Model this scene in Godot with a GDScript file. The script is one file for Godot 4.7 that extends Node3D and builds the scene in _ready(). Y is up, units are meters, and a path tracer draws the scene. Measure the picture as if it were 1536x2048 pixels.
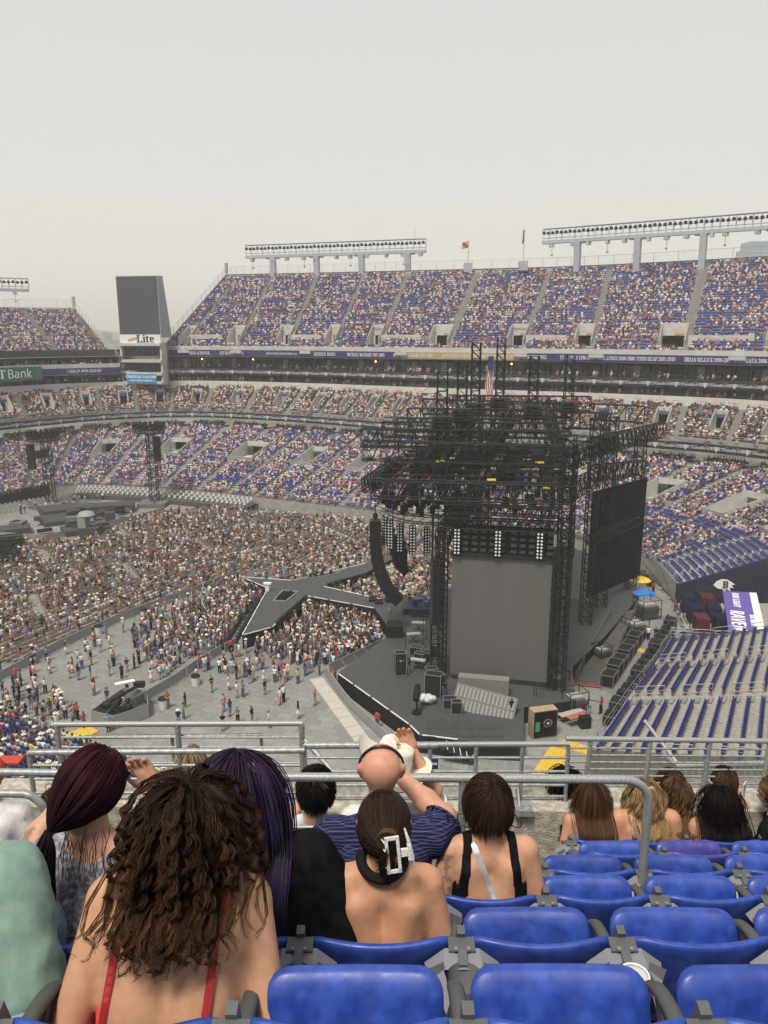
extends Node3D
# A stadium before a concert: upper-deck seats and spectators in front, the field, stage and stands beyond.
# Plan coordinates are (X, F): F metres ahead of the camera, so world z = -F.

const UP := Vector3.UP
var rng := RandomNumberGenerator.new()
var mats := {}
var placed_people := []      # people standing on the field: [variant, transform, colour index, where]

class Mb:
	var v := PackedVector3Array()
	var n := PackedVector3Array()
	var c := PackedColorArray()
	var u := PackedVector2Array()
	var ix := PackedInt32Array()
	var col := Color.WHITE

	func vert(p: Vector3, nn: Vector3, uv := Vector2.ZERO) -> int:
		v.push_back(p); n.push_back(nn); c.push_back(col); u.push_back(uv)
		return v.size() - 1

	func idx(a: int, b: int, d: int) -> void:
		# clockwise seen from the side that the normals point to
		var f := (v[b] - v[a]).cross(v[d] - v[a])
		if f.dot(n[a] + n[b] + n[d]) > 0.0:
			ix.push_back(a); ix.push_back(d); ix.push_back(b)
		else:
			ix.push_back(a); ix.push_back(b); ix.push_back(d)

	func tri(a: Vector3, b: Vector3, d: Vector3) -> void:
		# counter-clockwise order gives the outside
		var nn := (b - a).cross(d - a).normalized()
		var i := vert(a, nn); var j := vert(b, nn); var k := vert(d, nn)
		ix.push_back(i); ix.push_back(k); ix.push_back(j)

	func quad(a: Vector3, b: Vector3, d: Vector3, e: Vector3) -> void:
		var nn := (b - a).cross(d - a)
		if nn.length_squared() < 1e-14:
			nn = (d - a).cross(e - a)
		nn = nn.normalized()
		var i := vert(a, nn, Vector2(0, 0)); var j := vert(b, nn, Vector2(1, 0)); var k := vert(d, nn, Vector2(1, 1)); var l := vert(e, nn, Vector2(0, 1))
		ix.push_back(i); ix.push_back(k); ix.push_back(j)
		ix.push_back(i); ix.push_back(l); ix.push_back(k)

	func obox(o: Vector3, x: Vector3, y: Vector3, z: Vector3) -> void:
		# centre o, half axes x, y, z (right handed)
		quad(o - x - y + z, o + x - y + z, o + x + y + z, o - x + y + z)
		quad(o + x - y - z, o - x - y - z, o - x + y - z, o + x + y - z)
		quad(o + x - y + z, o + x - y - z, o + x + y - z, o + x + y + z)
		quad(o - x - y - z, o - x - y + z, o - x + y + z, o - x + y - z)
		quad(o - x + y + z, o + x + y + z, o + x + y - z, o - x + y - z)
		quad(o - x - y - z, o + x - y - z, o + x - y + z, o - x - y + z)

	func box(o: Vector3, s: Vector3) -> void:
		obox(o, Vector3(s.x / 2, 0, 0), Vector3(0, s.y / 2, 0), Vector3(0, 0, s.z / 2))

	func tbox(t: Transform3D, s: Vector3) -> void:
		obox(t.origin, t.basis.x * s.x / 2, t.basis.y * s.y / 2, t.basis.z * s.z / 2)

	func bar(p: Vector3, q: Vector3, w: float, h := -1.0) -> void:
		if h < 0.0: h = w
		var d := q - p
		var l := d.length()
		if l < 1e-5: return
		d /= l
		var s := d.cross(Vector3.UP)
		s = Vector3.RIGHT if s.length() < 0.05 else s.normalized()
		obox((p + q) / 2, s * w / 2, s.cross(d).normalized() * h / 2, -d * l / 2)

	func stick(p: Vector3, q: Vector3, r: float, sides := 4) -> void:
		# open thin tube for truss members and wires
		var d := (q - p).normalized()
		var s := d.cross(Vector3.UP)
		s = Vector3.RIGHT if s.length() < 0.05 else s.normalized()
		var t := d.cross(s)
		var base := v.size()
		for k in sides:
			var a := TAU * k / sides
			var o := s * cos(a) + t * sin(a)
			vert(p + o * r, o); vert(q + o * r, o)
		for k in sides:
			var a := base + k * 2
			var b := base + (k + 1) % sides * 2
			idx(a, b, b + 1); idx(a, b + 1, a + 1)

	func grid(rows: Array, closed := false) -> void:
		# rows of equal length; smooth normals from neighbours
		var m: int = rows[0].size()
		var base := v.size()
		var nr := rows.size()
		for r in nr:
			var row: PackedVector3Array = rows[r]
			var up_row: PackedVector3Array = rows[mini(r + 1, nr - 1)]
			var dn_row: PackedVector3Array = rows[maxi(r - 1, 0)]
			for k in m:
				var k1 := (k + 1) % m if closed else mini(k + 1, m - 1)
				var k0 := (k + m - 1) % m if closed else maxi(k - 1, 0)
				var nn := (row[k1] - row[k0]).cross(up_row[k] - dn_row[k])
				if nn.length_squared() < 1e-16:
					nn = (up_row[k1] - up_row[k0] + dn_row[k1] - dn_row[k0]).cross(up_row[k] - dn_row[k])
				if nn.length_squared() < 1e-16:
					nn = dn_row[k] - up_row[k]
					nn = nn if r == 0 else -nn
					if nn.length_squared() < 1e-16: nn = Vector3.UP
				vert(row[k], nn.normalized(), Vector2(float(k) / maxi(m - 1, 1), float(r) / maxi(nr - 1, 1)))
		var last := m if closed else m - 1
		for r in nr - 1:
			for k in last:
				var k1 := (k + 1) % m
				var a := base + r * m + k; var b := base + r * m + k1
				var d := b + m; var e := a + m
				ix.push_back(a); ix.push_back(d); ix.push_back(b)
				ix.push_back(a); ix.push_back(e); ix.push_back(d)

	func cap(ring: PackedVector3Array, nn: Vector3) -> void:
		var mid := Vector3.ZERO
		for p in ring: mid += p
		var i := vert(mid / ring.size(), nn)
		var b := v.size()
		for p in ring: vert(p, nn)
		for k in ring.size(): idx(i, b + k, b + (k + 1) % ring.size())

	func tube(pts: PackedVector3Array, radii: PackedFloat32Array, sides := 8, capped := true) -> void:
		var rows := []
		var s := Vector3.ZERO
		for i in pts.size():
			var d := (pts[mini(i + 1, pts.size() - 1)] - pts[maxi(i - 1, 0)]).normalized()
			if s == Vector3.ZERO:
				s = d.cross(Vector3.UP) if absf(d.y) < 0.95 else d.cross(Vector3.RIGHT)
			s = (s - d * s.dot(d)).normalized()
			var t := d.cross(s)
			var r: float = radii[mini(i, radii.size() - 1)]
			var ring := PackedVector3Array()
			for k in sides:
				var a := TAU * k / sides
				ring.push_back(pts[i] + (s * cos(a) + t * sin(a)) * r)
			rows.push_back(ring)
		grid(rows, true)
		if capped:
			cap(rows[0], (pts[0] - pts[1]).normalized())
			cap(rows[-1], (pts[-1] - pts[-2]).normalized())

	func pipe(p: Vector3, q: Vector3, r: float, sides := 8) -> void:
		tube(PackedVector3Array([p, q]), PackedFloat32Array([r]), sides)

	func loft(rings: Array, sides := 6, capped := true) -> void:
		# rings: [centre, rx, rz] stacked upwards (or any way), ellipses in the xz plane
		var rows := []
		for g in rings:
			var ring := PackedVector3Array()
			for k in sides:
				var a := -TAU * (k + 0.5) / sides
				ring.push_back(g[0] + Vector3(cos(a) * g[1], 0, sin(a) * g[2]))
			rows.push_back(ring)
		if rings[0][0].y > rings[-1][0].y: rows.reverse()
		grid(rows, true)
		if capped:
			cap(rows[0], Vector3.DOWN); cap(rows[-1], Vector3.UP)

	func ball(o: Vector3, r: Vector3, rings := 6, sides := 8, from := 0.0, to := 1.0) -> void:
		var rows := []
		for i in rings + 1:
			var a := PI * lerpf(1.0 - from, 1.0 - to, float(i) / rings)
			var row := PackedVector3Array()
			for k in sides:
				var b := -TAU * k / sides
				row.push_back(o + Vector3(sin(a) * cos(b) * r.x, cos(a) * r.y, sin(a) * sin(b) * r.z))
			rows.push_back(row)
		grid(rows, true)

	func prism(poly: PackedVector2Array, y0: float, y1: float, top := true, bottom := false) -> void:
		# poly in plan (X, F)
		var pl := poly
		if Geometry2D.is_polygon_clockwise(pl):
			pl = pl.duplicate(); pl.reverse()
		var m := pl.size()
		for k in m:
			var a := pl[k]; var b := pl[(k + 1) % m]
			quad(Vector3(a.x, y0, -a.y), Vector3(b.x, y0, -b.y), Vector3(b.x, y1, -b.y), Vector3(a.x, y1, -a.y))
		var t := Geometry2D.triangulate_polygon(pl)
		for k in range(0, t.size(), 3):
			for s in 2:
				if (s == 0 and not top) or (s == 1 and not bottom): continue
				var y := y1 if s == 0 else y0
				var nn := Vector3.UP if s == 0 else Vector3.DOWN
				var i := vert(Vector3(pl[t[k]].x, y, -pl[t[k]].y), nn); var j := vert(Vector3(pl[t[k + 1]].x, y, -pl[t[k + 1]].y), nn); var l := vert(Vector3(pl[t[k + 2]].x, y, -pl[t[k + 2]].y), nn)
				idx(i, j, l)

	func add(o: Mb, t: Transform3D) -> void:
		var base := v.size()
		for p in o.v: v.push_back(t * p)
		for q in o.n: n.push_back((t.basis * q).normalized())
		c.append_array(o.c); u.append_array(o.u)
		for k in o.ix: ix.push_back(base + k)

	func surface(m: ArrayMesh, mat: Material) -> void:
		if ix.is_empty(): return
		var a := []
		a.resize(Mesh.ARRAY_MAX)
		a[Mesh.ARRAY_VERTEX] = v; a[Mesh.ARRAY_NORMAL] = n; a[Mesh.ARRAY_COLOR] = c; a[Mesh.ARRAY_TEX_UV] = u; a[Mesh.ARRAY_INDEX] = ix
		m.add_surface_from_arrays(Mesh.PRIMITIVE_TRIANGLES, a)
		m.surface_set_material(m.get_surface_count() - 1, mat)

	func mesh(mat: Material) -> ArrayMesh:
		var m := ArrayMesh.new()
		surface(m, mat)
		return m

# ---------------------------------------------------------------- materials
func lin(r: float, g: float, b: float) -> Color:
	return Color(r, g, b).linear_to_srgb()

func mat(key: String, col: Color, rough := 0.7, metal := 0.0) -> StandardMaterial3D:
	if mats.has(key): return mats[key]
	var m := StandardMaterial3D.new()
	m.resource_name = key
	m.albedo_color = col; m.roughness = rough; m.metallic = metal
	if col.get_luminance() < .18 and rough > .45: m.metallic_specular = .2
	mats[key] = m
	return m

func vmat(key: String, rough := 0.7) -> StandardMaterial3D:
	if mats.has(key): return mats[key]
	var m := mat(key, Color.WHITE, rough)
	m.vertex_color_use_as_albedo = true
	return m

func noise_tex(sd: int, freq: float, a: Color, b: Color, size := 512, oct := 5, c := Color(0, 0, 0, 0)) -> NoiseTexture2D:
	var nz := FastNoiseLite.new()
	nz.seed = sd; nz.frequency = freq; nz.fractal_octaves = oct
	var t := NoiseTexture2D.new()
	t.width = size; t.height = size; t.seamless = true; t.noise = nz
	var g := Gradient.new()
	g.offsets = PackedFloat32Array([0.25, 0.75]); g.colors = PackedColorArray([a, b])
	if c.a > 0.0: g.add_point(0.9, c)
	t.color_ramp = g
	return t

func nmat(key: String, a: Color, b: Color, tile_m: float, rough := 0.85, freq := 0.012, c := Color(0, 0, 0, 0), relief := 0.0) -> StandardMaterial3D:
	# a surface whose tone wanders between two colours, laid on in world space
	if mats.has(key): return mats[key]
	var m := mat(key, Color.WHITE, rough)
	m.albedo_texture = noise_tex(mats.size() * 7 + 3, freq, a, b, 512, 6, c)
	m.uv1_triplanar = true; m.uv1_world_triplanar = true
	m.uv1_scale = Vector3.ONE / tile_m
	if relief > 0.0:
		m.heightmap_enabled = true
		m.heightmap_texture = noise_tex(mats.size() * 7 + 5, freq * 4.0, Color.BLACK, Color.WHITE, 512, 5)
		m.heightmap_scale = relief
	return m

# ---------------------------------------------------------------- objects
func thing(called: String, label: String, category: String, at := Vector3.ZERO, group := "", turn := 0.0) -> Node3D:
	var o := Node3D.new()
	o.name = called
	add_child(o, true)
	o.position = at; o.rotation.y = turn
	tag(o, label, category, group)
	return o

func tag(o: Node3D, label: String, category := "", group := "", kind := "") -> Node3D:
	if label: o.set_meta("label", label)
	if category: o.set_meta("category", category)
	if group: o.set_meta("group", group)
	if kind: o.set_meta("kind", kind)
	return o

func part(parent: Node, called: String, m: Mesh, at := Vector3.ZERO) -> MeshInstance3D:
	var o := MeshInstance3D.new()
	o.name = called; o.mesh = m
	parent.add_child(o, true)
	o.position = at
	return o

func solo(called: String, label: String, category: String, m: Mesh, at := Vector3.ZERO, group := "") -> MeshInstance3D:
	var o := part(self, called, m, at)
	tag(o, label, category, group)
	return o

func struct(called: String, label: String, category: String, m: Mesh) -> MeshInstance3D:
	var o := solo(called, label, category, m)
	o.set_meta("kind", "structure")
	return o

func many(parent: Node, called: String, m: Mesh, where: Array, tints := PackedColorArray()) -> MultiMeshInstance3D:
	var mm := MultiMesh.new()
	mm.transform_format = MultiMesh.TRANSFORM_3D
	mm.use_colors = tints.size() > 0
	mm.mesh = m
	mm.instance_count = where.size()
	for i in where.size():
		mm.set_instance_transform(i, where[i])
	if tints.size() > 0:
		for i in where.size():
			mm.set_instance_color(i, tints[i])
	var o := MultiMeshInstance3D.new()
	o.name = called; o.multimesh = mm
	parent.add_child(o, true)
	o.set_meta("kind", "stuff")
	return o

func V(x: float, y: float, f: float) -> Vector3:
	return Vector3(x, y, -f)

func smooth(pts: Array, n: int) -> PackedVector2Array:
	# Catmull-Rom through the points, n samples equal in arc length
	var fine := PackedVector2Array()
	for i in pts.size() - 1:
		var p0: Vector2 = pts[maxi(i - 1, 0)]; var p1: Vector2 = pts[i]; var p2: Vector2 = pts[i + 1]; var p3: Vector2 = pts[mini(i + 2, pts.size() - 1)]
		for k in 12:
			fine.push_back(p1.cubic_interpolate(p2, p0, p3, k / 12.0))
	fine.push_back(pts[-1])
	var s := PackedFloat32Array([0.0])
	for i in range(1, fine.size()): s.push_back(s[i - 1] + fine[i].distance_to(fine[i - 1]))
	var out := PackedVector2Array()
	var j := 0
	for k in n:
		var d := s[-1] * k / (n - 1)
		while j < fine.size() - 2 and s[j + 1] < d: j += 1
		out.push_back(fine[j].lerp(fine[j + 1], clampf((d - s[j]) / maxf(s[j + 1] - s[j], 1e-5), 0, 1)))
	return out

func at_t(line: PackedVector2Array, t: float) -> Vector2:
	var x := clampf(t, 0, 1) * (line.size() - 1)
	var i := mini(int(x), line.size() - 2)
	return line[i].lerp(line[i + 1], x - i)

func length_of(line: PackedVector2Array) -> float:
	var l := 0.0
	for i in line.size() - 1: l += line[i].distance_to(line[i + 1])
	return l

# a band (fascia, wall, deck edge) that follows a plan line
func band(mb: Mb, line: PackedVector2Array, y0: float, y1: float, t0 := 0.0, t1 := 1.0, n := 60, lean := 0.0, inward := Vector2.ZERO) -> void:
	for k in n:
		var a := at_t(line, lerpf(t0, t1, float(k) / n)); var b := at_t(line, lerpf(t0, t1, float(k + 1) / n))
		mb.quad(V(b.x, y0, b.y), V(a.x, y0, a.y), V(a.x, y1, a.y), V(b.x, y1, b.y))

func shelf(mb: Mb, la: PackedVector2Array, lb: PackedVector2Array, ya: float, yb: float, n := 60, t0 := 0.0, t1 := 1.0) -> void:
	for k in n:
		var s := lerpf(t0, t1, float(k) / n); var e := lerpf(t0, t1, float(k + 1) / n)
		var a := at_t(la, s); var b := at_t(la, e); var d := at_t(lb, e); var f := at_t(lb, s)
		mb.quad(V(a.x, ya, a.y), V(f.x, yb, f.y), V(d.x, yb, d.y), V(b.x, ya, b.y))

func offset(line: PackedVector2Array, d: float) -> PackedVector2Array:
	# outwards (away from the field) for lines that run from right to left
	var out := PackedVector2Array()
	for i in line.size():
		var t := (line[mini(i + 1, line.size() - 1)] - line[maxi(i - 1, 0)]).normalized()
		out.push_back(line[i] + Vector2(t.y, -t.x) * d)
	return out

# ---------------------------------------------------------------- spectators seen from afar
const SHIRTS := ["white", "black", "beige", "grey", "pink", "red", "blue", "denim", "green", "orange", "navy", "tan", "cream", "brown", "yellow"]
const BOTTOMS := ["denim shorts", "black trousers", "blue jeans", "white skirt", "tan shorts"]
const HAIRS := ["dark hair", "brown hair", "blonde hair", "black hair", "white cowboy hat", "brown cowboy hat", "dark cap"]
var seated_kinds := []
var standing_kinds := []
var kind_words := []

func shirt_colour(i: int) -> Color:
	var t := [Color(.70, .69, .67), Color(.018, .018, .020), Color(.52, .42, .33), Color(.24, .24, .25), Color(.62, .34, .33), Color(.42, .035, .04), Color(.14, .26, .52), Color(.13, .19, .30), Color(.10, .20, .12), Color(.62, .20, .08), Color(.03, .04, .10), Color(.38, .26, .17), Color(.64, .58, .48), Color(.12, .07, .045), Color(.65, .48, .06)]
	return t[i]

func pick_shirt(r: RandomNumberGenerator) -> int:
	var w := [27, 29, 3, 6, 6, 4, 4, 5, 2, 1, 6, 3, 6, 5, 1]
	var x := r.randf() * 108.0
	for i in w.size():
		x -= w[i]
		if x < 0.0: return i
	return 0

func crowd_person(seated: bool, hair: int, bottom: int, skin: int, pose: int) -> ArrayMesh:
	# one low body: shirt, skin, hair, trousers and shoes are its surfaces; faces -Z, feet at y = 0
	var shirt := Mb.new(); var sk := Mb.new(); var hr := Mb.new(); var pt := Mb.new(); var sh := Mb.new()
	var y := 0.0
	var bare: bool = bottom in [0, 3, 4]
	if seated:
		y = -0.40
		for s in [-1.0, 1.0]:
			var leg: Mb = sk if bare else pt
			pt.tube(PackedVector3Array([V(s * .09, .50, .02), V(s * .11, .52, .22), V(s * .12, .51, .34)]), PackedFloat32Array([.10, .09, .075]), 6)
			leg.tube(PackedVector3Array([V(s * .12, .51, .33), V(s * .12, .50, .44), V(s * .11, .28, .45), V(s * .10, .05, .40)]), PackedFloat32Array([.07, .065, .055, .04]), 5)
			sh.box(V(s * .10, .045, .47), Vector3(.09, .09, .25))
	else:
		for s in [-1.0, 1.0]:
			var st: float = 0.06 * s if pose == 1 else 0.0
			if bottom == 3: pass
			else:
				pt.tube(PackedVector3Array([V(s * .09, .90, 0), V(s * .10, .68, st * .5), V(s * .105, .52 if bare else .30, st), V(s * .105, .50 if bare else .07, st)]), PackedFloat32Array([.105, .095, .08, .065]), 6)
			if bare:
				sk.tube(PackedVector3Array([V(s * .10, .66, st * .5), V(s * .105, .48, st), V(s * .105, .30, st), V(s * .105, .07, st)]), PackedFloat32Array([.08, .062, .062, .042]), 5)
			sh.box(V(s * .105, .045, st + .05), Vector3(.09, .09, .27))
			if bottom == 3 and s > 0:
				pt.loft([[V(0, .55, 0), .21, .17], [V(0, .80, 0), .18, .14], [V(0, .97, 0), .145, .10]], 8)
	# torso
	pt.loft([[V(0, .84 + y, 0), .15, .11], [V(0, .98 + y, 0), .155, .105]], 8)
	shirt.loft([[V(0, .95 + y, 0), .155, .11], [V(0, 1.08 + y, 0), .14, .10], [V(0, 1.27 + y, 0), .18, .12], [V(0, 1.40 + y, 0), .19, .09], [V(0, 1.46 + y, 0), .09, .06]], 8)
	sk.loft([[V(0, 1.44 + y, 0), .055, .055], [V(0, 1.53 + y, .01), .05, .05]], 6)
	# arms
	for s in [-1.0, 1.0]:
		var sho := V(s * .19, 1.39 + y, 0)
		var elb := V(s * .24, 1.12 + y, -.03)
		var hand := V(s * .22, .88 + y, .05)
		if seated:
			elb = V(s * .24, 1.13 + y, .04); hand = V(s * .12, .98 + y, .30)
		if pose == 1 and s > 0: elb = V(s * .25, 1.12 + y, .05); hand = V(s * .14, 1.30 + y, .26)
		if pose == 2: elb = V(s * .25, 1.13 + y, .02); hand = V(s * .03, 1.10 + y, .20)
		if pose == 3 and s < 0: elb = V(s * .32, 1.48 + y, .05); hand = V(s * .20, 1.72 + y, .10)
		shirt.tube(PackedVector3Array([sho, sho.lerp(elb, .55)]), PackedFloat32Array([.062, .056]), 5)
		sk.tube(PackedVector3Array([sho.lerp(elb, .45), elb, elb.lerp(hand, .8), hand, hand + (hand - elb).normalized() * .09]), PackedFloat32Array([.045, .04, .03, .036, .02]), 5)
	# head
	var hc := V(0, 1.625 + y, .015)
	sk.ball(hc, Vector3(.078, .112, .095), 6, 8)
	sk.tri(hc + V(-.015, -.02, .085), hc + V(.015, -.02, .085), hc + V(0, .0, .115))
	if hair <= 3:
		hr.ball(hc + V(0, .018, -.018), Vector3(.088, .115, .098), 6, 8, .42, 1.0)
		if hair != 3:
			hr.loft([[hc + V(0, -.26, -.06), .07, .03], [hc + V(0, -.12, -.05), .095, .05], [hc + V(0, .02, -.03), .09, .07]], 7)
	elif hair <= 5:
		hr.loft([[hc + V(0, .035, -.01), .20, .22], [hc + V(0, .055, -.01), .19, .21]], 10)
		hr.loft([[hc + V(0, .05, -.01), .095, .11], [hc + V(0, .13, -.01), .085, .10], [hc + V(0, .17, -.01), .05, .08]], 8)
		sh.loft([[hc + V(0, -.10, -.06), .08, .035], [hc + V(0, .02, -.03), .085, .07]], 6)
	else:
		hr.ball(hc + V(0, .01, 0), Vector3(.088, .115, .105), 5, 8, .52, 1.0)
		hr.box(hc + V(0, .04, .13), Vector3(.13, .015, .10))
	var m := ArrayMesh.new()
	shirt.surface(m, vmat("spectator_shirt", .85))
	sk.surface(m, mat("spectator_skin_%d" % skin, [lin(.45, .265, .20), lin(.36, .205, .15), lin(.53, .335, .265), lin(.14, .075, .05)][skin], .55))
	hr.surface(m, mat("spectator_hair_%d" % hair, [lin(.03, .02, .014), lin(.07, .04, .024), lin(.26, .17, .08), lin(.012, .010, .010), lin(.62, .58, .50), lin(.14, .08, .045), lin(.04, .04, .06)][hair], .6))
	pt.surface(m, mat("spectator_bottom_%d" % bottom, [lin(.16, .24, .38), lin(.015, .015, .017), lin(.06, .09, .17), lin(.6, .58, .55), lin(.40, .31, .21)][bottom], .85))
	sh.surface(m, mat("spectator_shoes", lin(.10, .075, .06), .6))
	return m

func make_kinds() -> void:
	# hair, bottom, skin, pose
	for k in [[0, 0, 0, 0], [1, 0, 2, 0], [2, 0, 0, 1], [0, 1, 1, 0], [3, 2, 0, 2], [1, 3, 2, 0], [4, 0, 2, 0], [5, 2, 0, 0], [6, 4, 1, 1], [3, 1, 3, 0]]:
		seated_kinds.push_back(crowd_person(true, k[0], k[1], k[2], k[3]))
	for k in [[0, 0, 0, 0], [1, 0, 2, 1], [2, 0, 2, 0], [3, 2, 0, 0], [0, 3, 0, 2], [1, 2, 1, 2], [4, 0, 2, 0], [0, 2, 0, 1], [5, 0, 0, 0], [6, 4, 1, 0], [3, 4, 0, 1], [2, 3, 2, 1], [1, 1, 1, 0], [3, 1, 3, 0], [0, 0, 1, 3], [6, 1, 0, 2]]:
		standing_kinds.push_back(crowd_person(false, k[0], k[1], k[2], k[3]))
		kind_words.push_back("%s, %s," % [BOTTOMS[k[1]], HAIRS[k[0]]])

func crowd_object(called: String, label: String, where: Array, kinds: Array, tints := []) -> void:
	# a mass of spectators: one object, one part for each look
	if where.is_empty(): return
	var o := thing(called, label, "crowd")
	o.set_meta("kind", "stuff")
	var split := []
	var cols := []
	for k in kinds.size():
		split.push_back([]); cols.push_back(PackedColorArray())
	for i in where.size():
		var k := rng.randi() % kinds.size()
		split[k].push_back(where[i])
		cols[k].push_back(shirt_colour(pick_shirt(rng)) * rng.randf_range(.75, 1.1))
	for k in kinds.size():
		if split[k].size() > 0:
			many(o, "spectators", kinds[k], split[k], cols[k])

# ---------------------------------------------------------------- seats seen from afar
func far_seat(detail: bool) -> ArrayMesh:
	# origin on the tread under the seat, faces -Z
	var b := Mb.new(); var g := Mb.new()
	if detail:
		var rows := []
		for i in 6:
			var f := i / 5.0
			var w := .225 - .03 * pow(absf(f * 2 - 1), 3)
			var row := PackedVector3Array()
			for k in 5:
				var e := k / 4.0 * 2 - 1
				row.push_back(Vector3(e * w, .42 + f * .40, .02 + f * .09 + (1 - e * e) * .03))
			rows.push_back(row)
		b.grid(rows)
		var back := []
		for r in rows:
			var q := PackedVector3Array()
			for p in r: q.push_back(p + Vector3(0, 0, -.035))
			q.reverse(); back.push_back(q)
		b.grid(back)
		b.bar(V(-.21, .81, -.09), V(.21, .81, -.09), .04, .035)
		b.tbox(Transform3D(Basis(Vector3.RIGHT, -.25), Vector3(0, .60, -.12)), Vector3(.42, .36, .05))
		g.box(Vector3(.255, .33, -.02), Vector3(.035, .62, .06)); g.box(Vector3(.255, .64, -.14), Vector3(.04, .035, .30))
		g.box(Vector3(0, .40, -.02), Vector3(.48, .04, .05))
	else:
		b.tbox(Transform3D(Basis(Vector3.RIGHT, .22), Vector3(0, .62, .06)), Vector3(.45, .40, .05))
		b.tbox(Transform3D(Basis(Vector3.RIGHT, -.3), Vector3(0, .56, -.10)), Vector3(.40, .34, .05))
		g.box(Vector3(.25, .32, -.02), Vector3(.03, .62, .06))
	var m := ArrayMesh.new()
	b.surface(m, vmat("far_seat_plastic", .42))
	g.surface(m, mat("seat_iron", lin(.035, .037, .04), .55))
	return m

var seat_far: ArrayMesh
var seat_near: ArrayMesh

# A stepped stand between a front and a back plan line. voms: [t, half width in m, first row, last row]
func tier(o: Node3D, front: PackedVector2Array, back: PackedVector2Array, h0: float, h1: float, rows: int, aisles: Array, voms: Array, conc: Material, fill: float, seats: Array, people: Array, taken_seed: int, t0 := 0.0, t1 := 1.0, bare_to := -1.0) -> void:
	var ln := length_of(front)
	var ts := []
	var n := int(ln / 3.0)
	for i in n + 1: ts.push_back(lerpf(t0, t1, float(i) / n))
	for w in voms:
		ts.push_back(w[0] - w[1] / ln); ts.push_back(w[0] + w[1] / ln)
	ts.sort()
	var step := Mb.new()
	var rise := (h1 - h0) / rows
	var seg_t := PackedFloat32Array(ts)
	for k in ts.size() - 1:
		var ta: float = ts[k]; var tb: float = ts[k + 1]
		if tb - ta < 1e-6: continue
		var tm := (ta + tb) / 2
		var fa := at_t(front, ta); var fb := at_t(front, tb); var ba := at_t(back, ta); var bb := at_t(back, tb)
		for r in rows:
			var hole := false
			for w in voms:
				if absf(tm - w[0]) < w[1] / ln and r >= w[2] and r <= w[3]: hole = true
			if hole: continue
			var a := float(r) / rows; var b := float(r + 1) / rows
			var y := h0 + rise * r
			var p := fa.lerp(ba, a); var q := fb.lerp(bb, a); var s := fb.lerp(bb, b); var u := fa.lerp(ba, b)
			step.quad(V(p.x, y, p.y), V(u.x, y, u.y), V(s.x, y, s.y), V(q.x, y, q.y))
			step.quad(V(q.x, y - rise, q.y), V(p.x, y - rise, p.y), V(p.x, y, p.y), V(q.x, y, q.y))
	part(o, "stepped_terrace", step.mesh(conc))
	# portals
	for w in voms:
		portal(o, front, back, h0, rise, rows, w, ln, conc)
	# aisle steps: paler strips with nosing, standing proud of the terrace
	var st := Mb.new()
	for t in aisles:
		for r in rows:
			var inside := false
			for w in voms:
				if absf(t - w[0]) < w[1] / ln * 1.1 and r >= w[2] - 1 and r <= w[3]: inside = true
			if inside: continue
			var p: Vector2 = at_t(front, t).lerp(at_t(back, t), (r + .5) / rows)
			var side: Vector2 = (at_t(front, minf(t + .01, 1)) - at_t(front, maxf(t - .01, 0))).normalized()
			var q: Vector2 = at_t(front, t).lerp(at_t(back, t), (r + 1.0) / rows)
			var dv := (q - p) * .55
			st.obox(V(p.x + dv.x * .6, h0 + rise * r + rise * .26, p.y + dv.y * .6), Vector3(side.x, 0, -side.y) * .55, Vector3(0, rise * .25, 0), Vector3(dv.x, 0, -dv.y) * .7)
	part(o, "aisle_steps", st.mesh(mat("aisle_concrete", lin(.20, .20, .195), .9))).set_meta("kind", "stuff")
	# seats and people
	var nz := FastNoiseLite.new()
	nz.seed = taken_seed; nz.frequency = .06
	var r2 := RandomNumberGenerator.new()
	r2.seed = taken_seed
	for r in rows:
		var a := (r + .55) / rows
		var prev := at_t(front, t0).lerp(at_t(back, t0), a)
		var acc := 0.0
		var fine := n * 3
		var y := h0 + rise * r
		for k in fine:
			var tt := lerpf(t0, t1, (k + 1.0) / fine)
			var fp := at_t(front, tt); var bp := at_t(back, tt)
			var p := fp.lerp(bp, a)
			var dl := prev.distance_to(p)
			if dl < 1e-4: continue
			while acc <= dl:
				var sp := prev.lerp(p, acc / dl)
				var st_t := lerpf(t0, t1, (k + acc / dl) / fine)
				acc += .52
				var skip := false
				for ai in aisles:
					if absf(st_t - ai) * ln < .75: skip = true
				for w in voms:
					if absf(st_t - w[0]) < (w[1] + .35) / ln and r >= w[2] - 1 and r <= w[3]: skip = true
				if skip: continue
				var inw := (fp - bp).normalized()
				var bs := Basis.looking_at(Vector3(inw.x, 0, -inw.y))
				var xf := Transform3D(bs, V(sp.x, y, sp.y))
				seats.push_back(xf)
				var chance := fill + nz.get_noise_2d(sp.x * .8 + sp.y * .3, r * 7.0) * 1.1 - (5.0 if st_t < bare_to and r < 13 else 0.0)
				if r2.randf() < chance:
					var lean := r2.randf_range(-.25, .25)
					people.push_back(Transform3D(bs.rotated(UP, lean) * r2.randf_range(.92, 1.04), xf.origin + Vector3(inw.x, 0, -inw.y) * .06 + Vector3(r2.randf_range(-.06, .06), .02, 0)))
			acc -= dl
			prev = p

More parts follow.
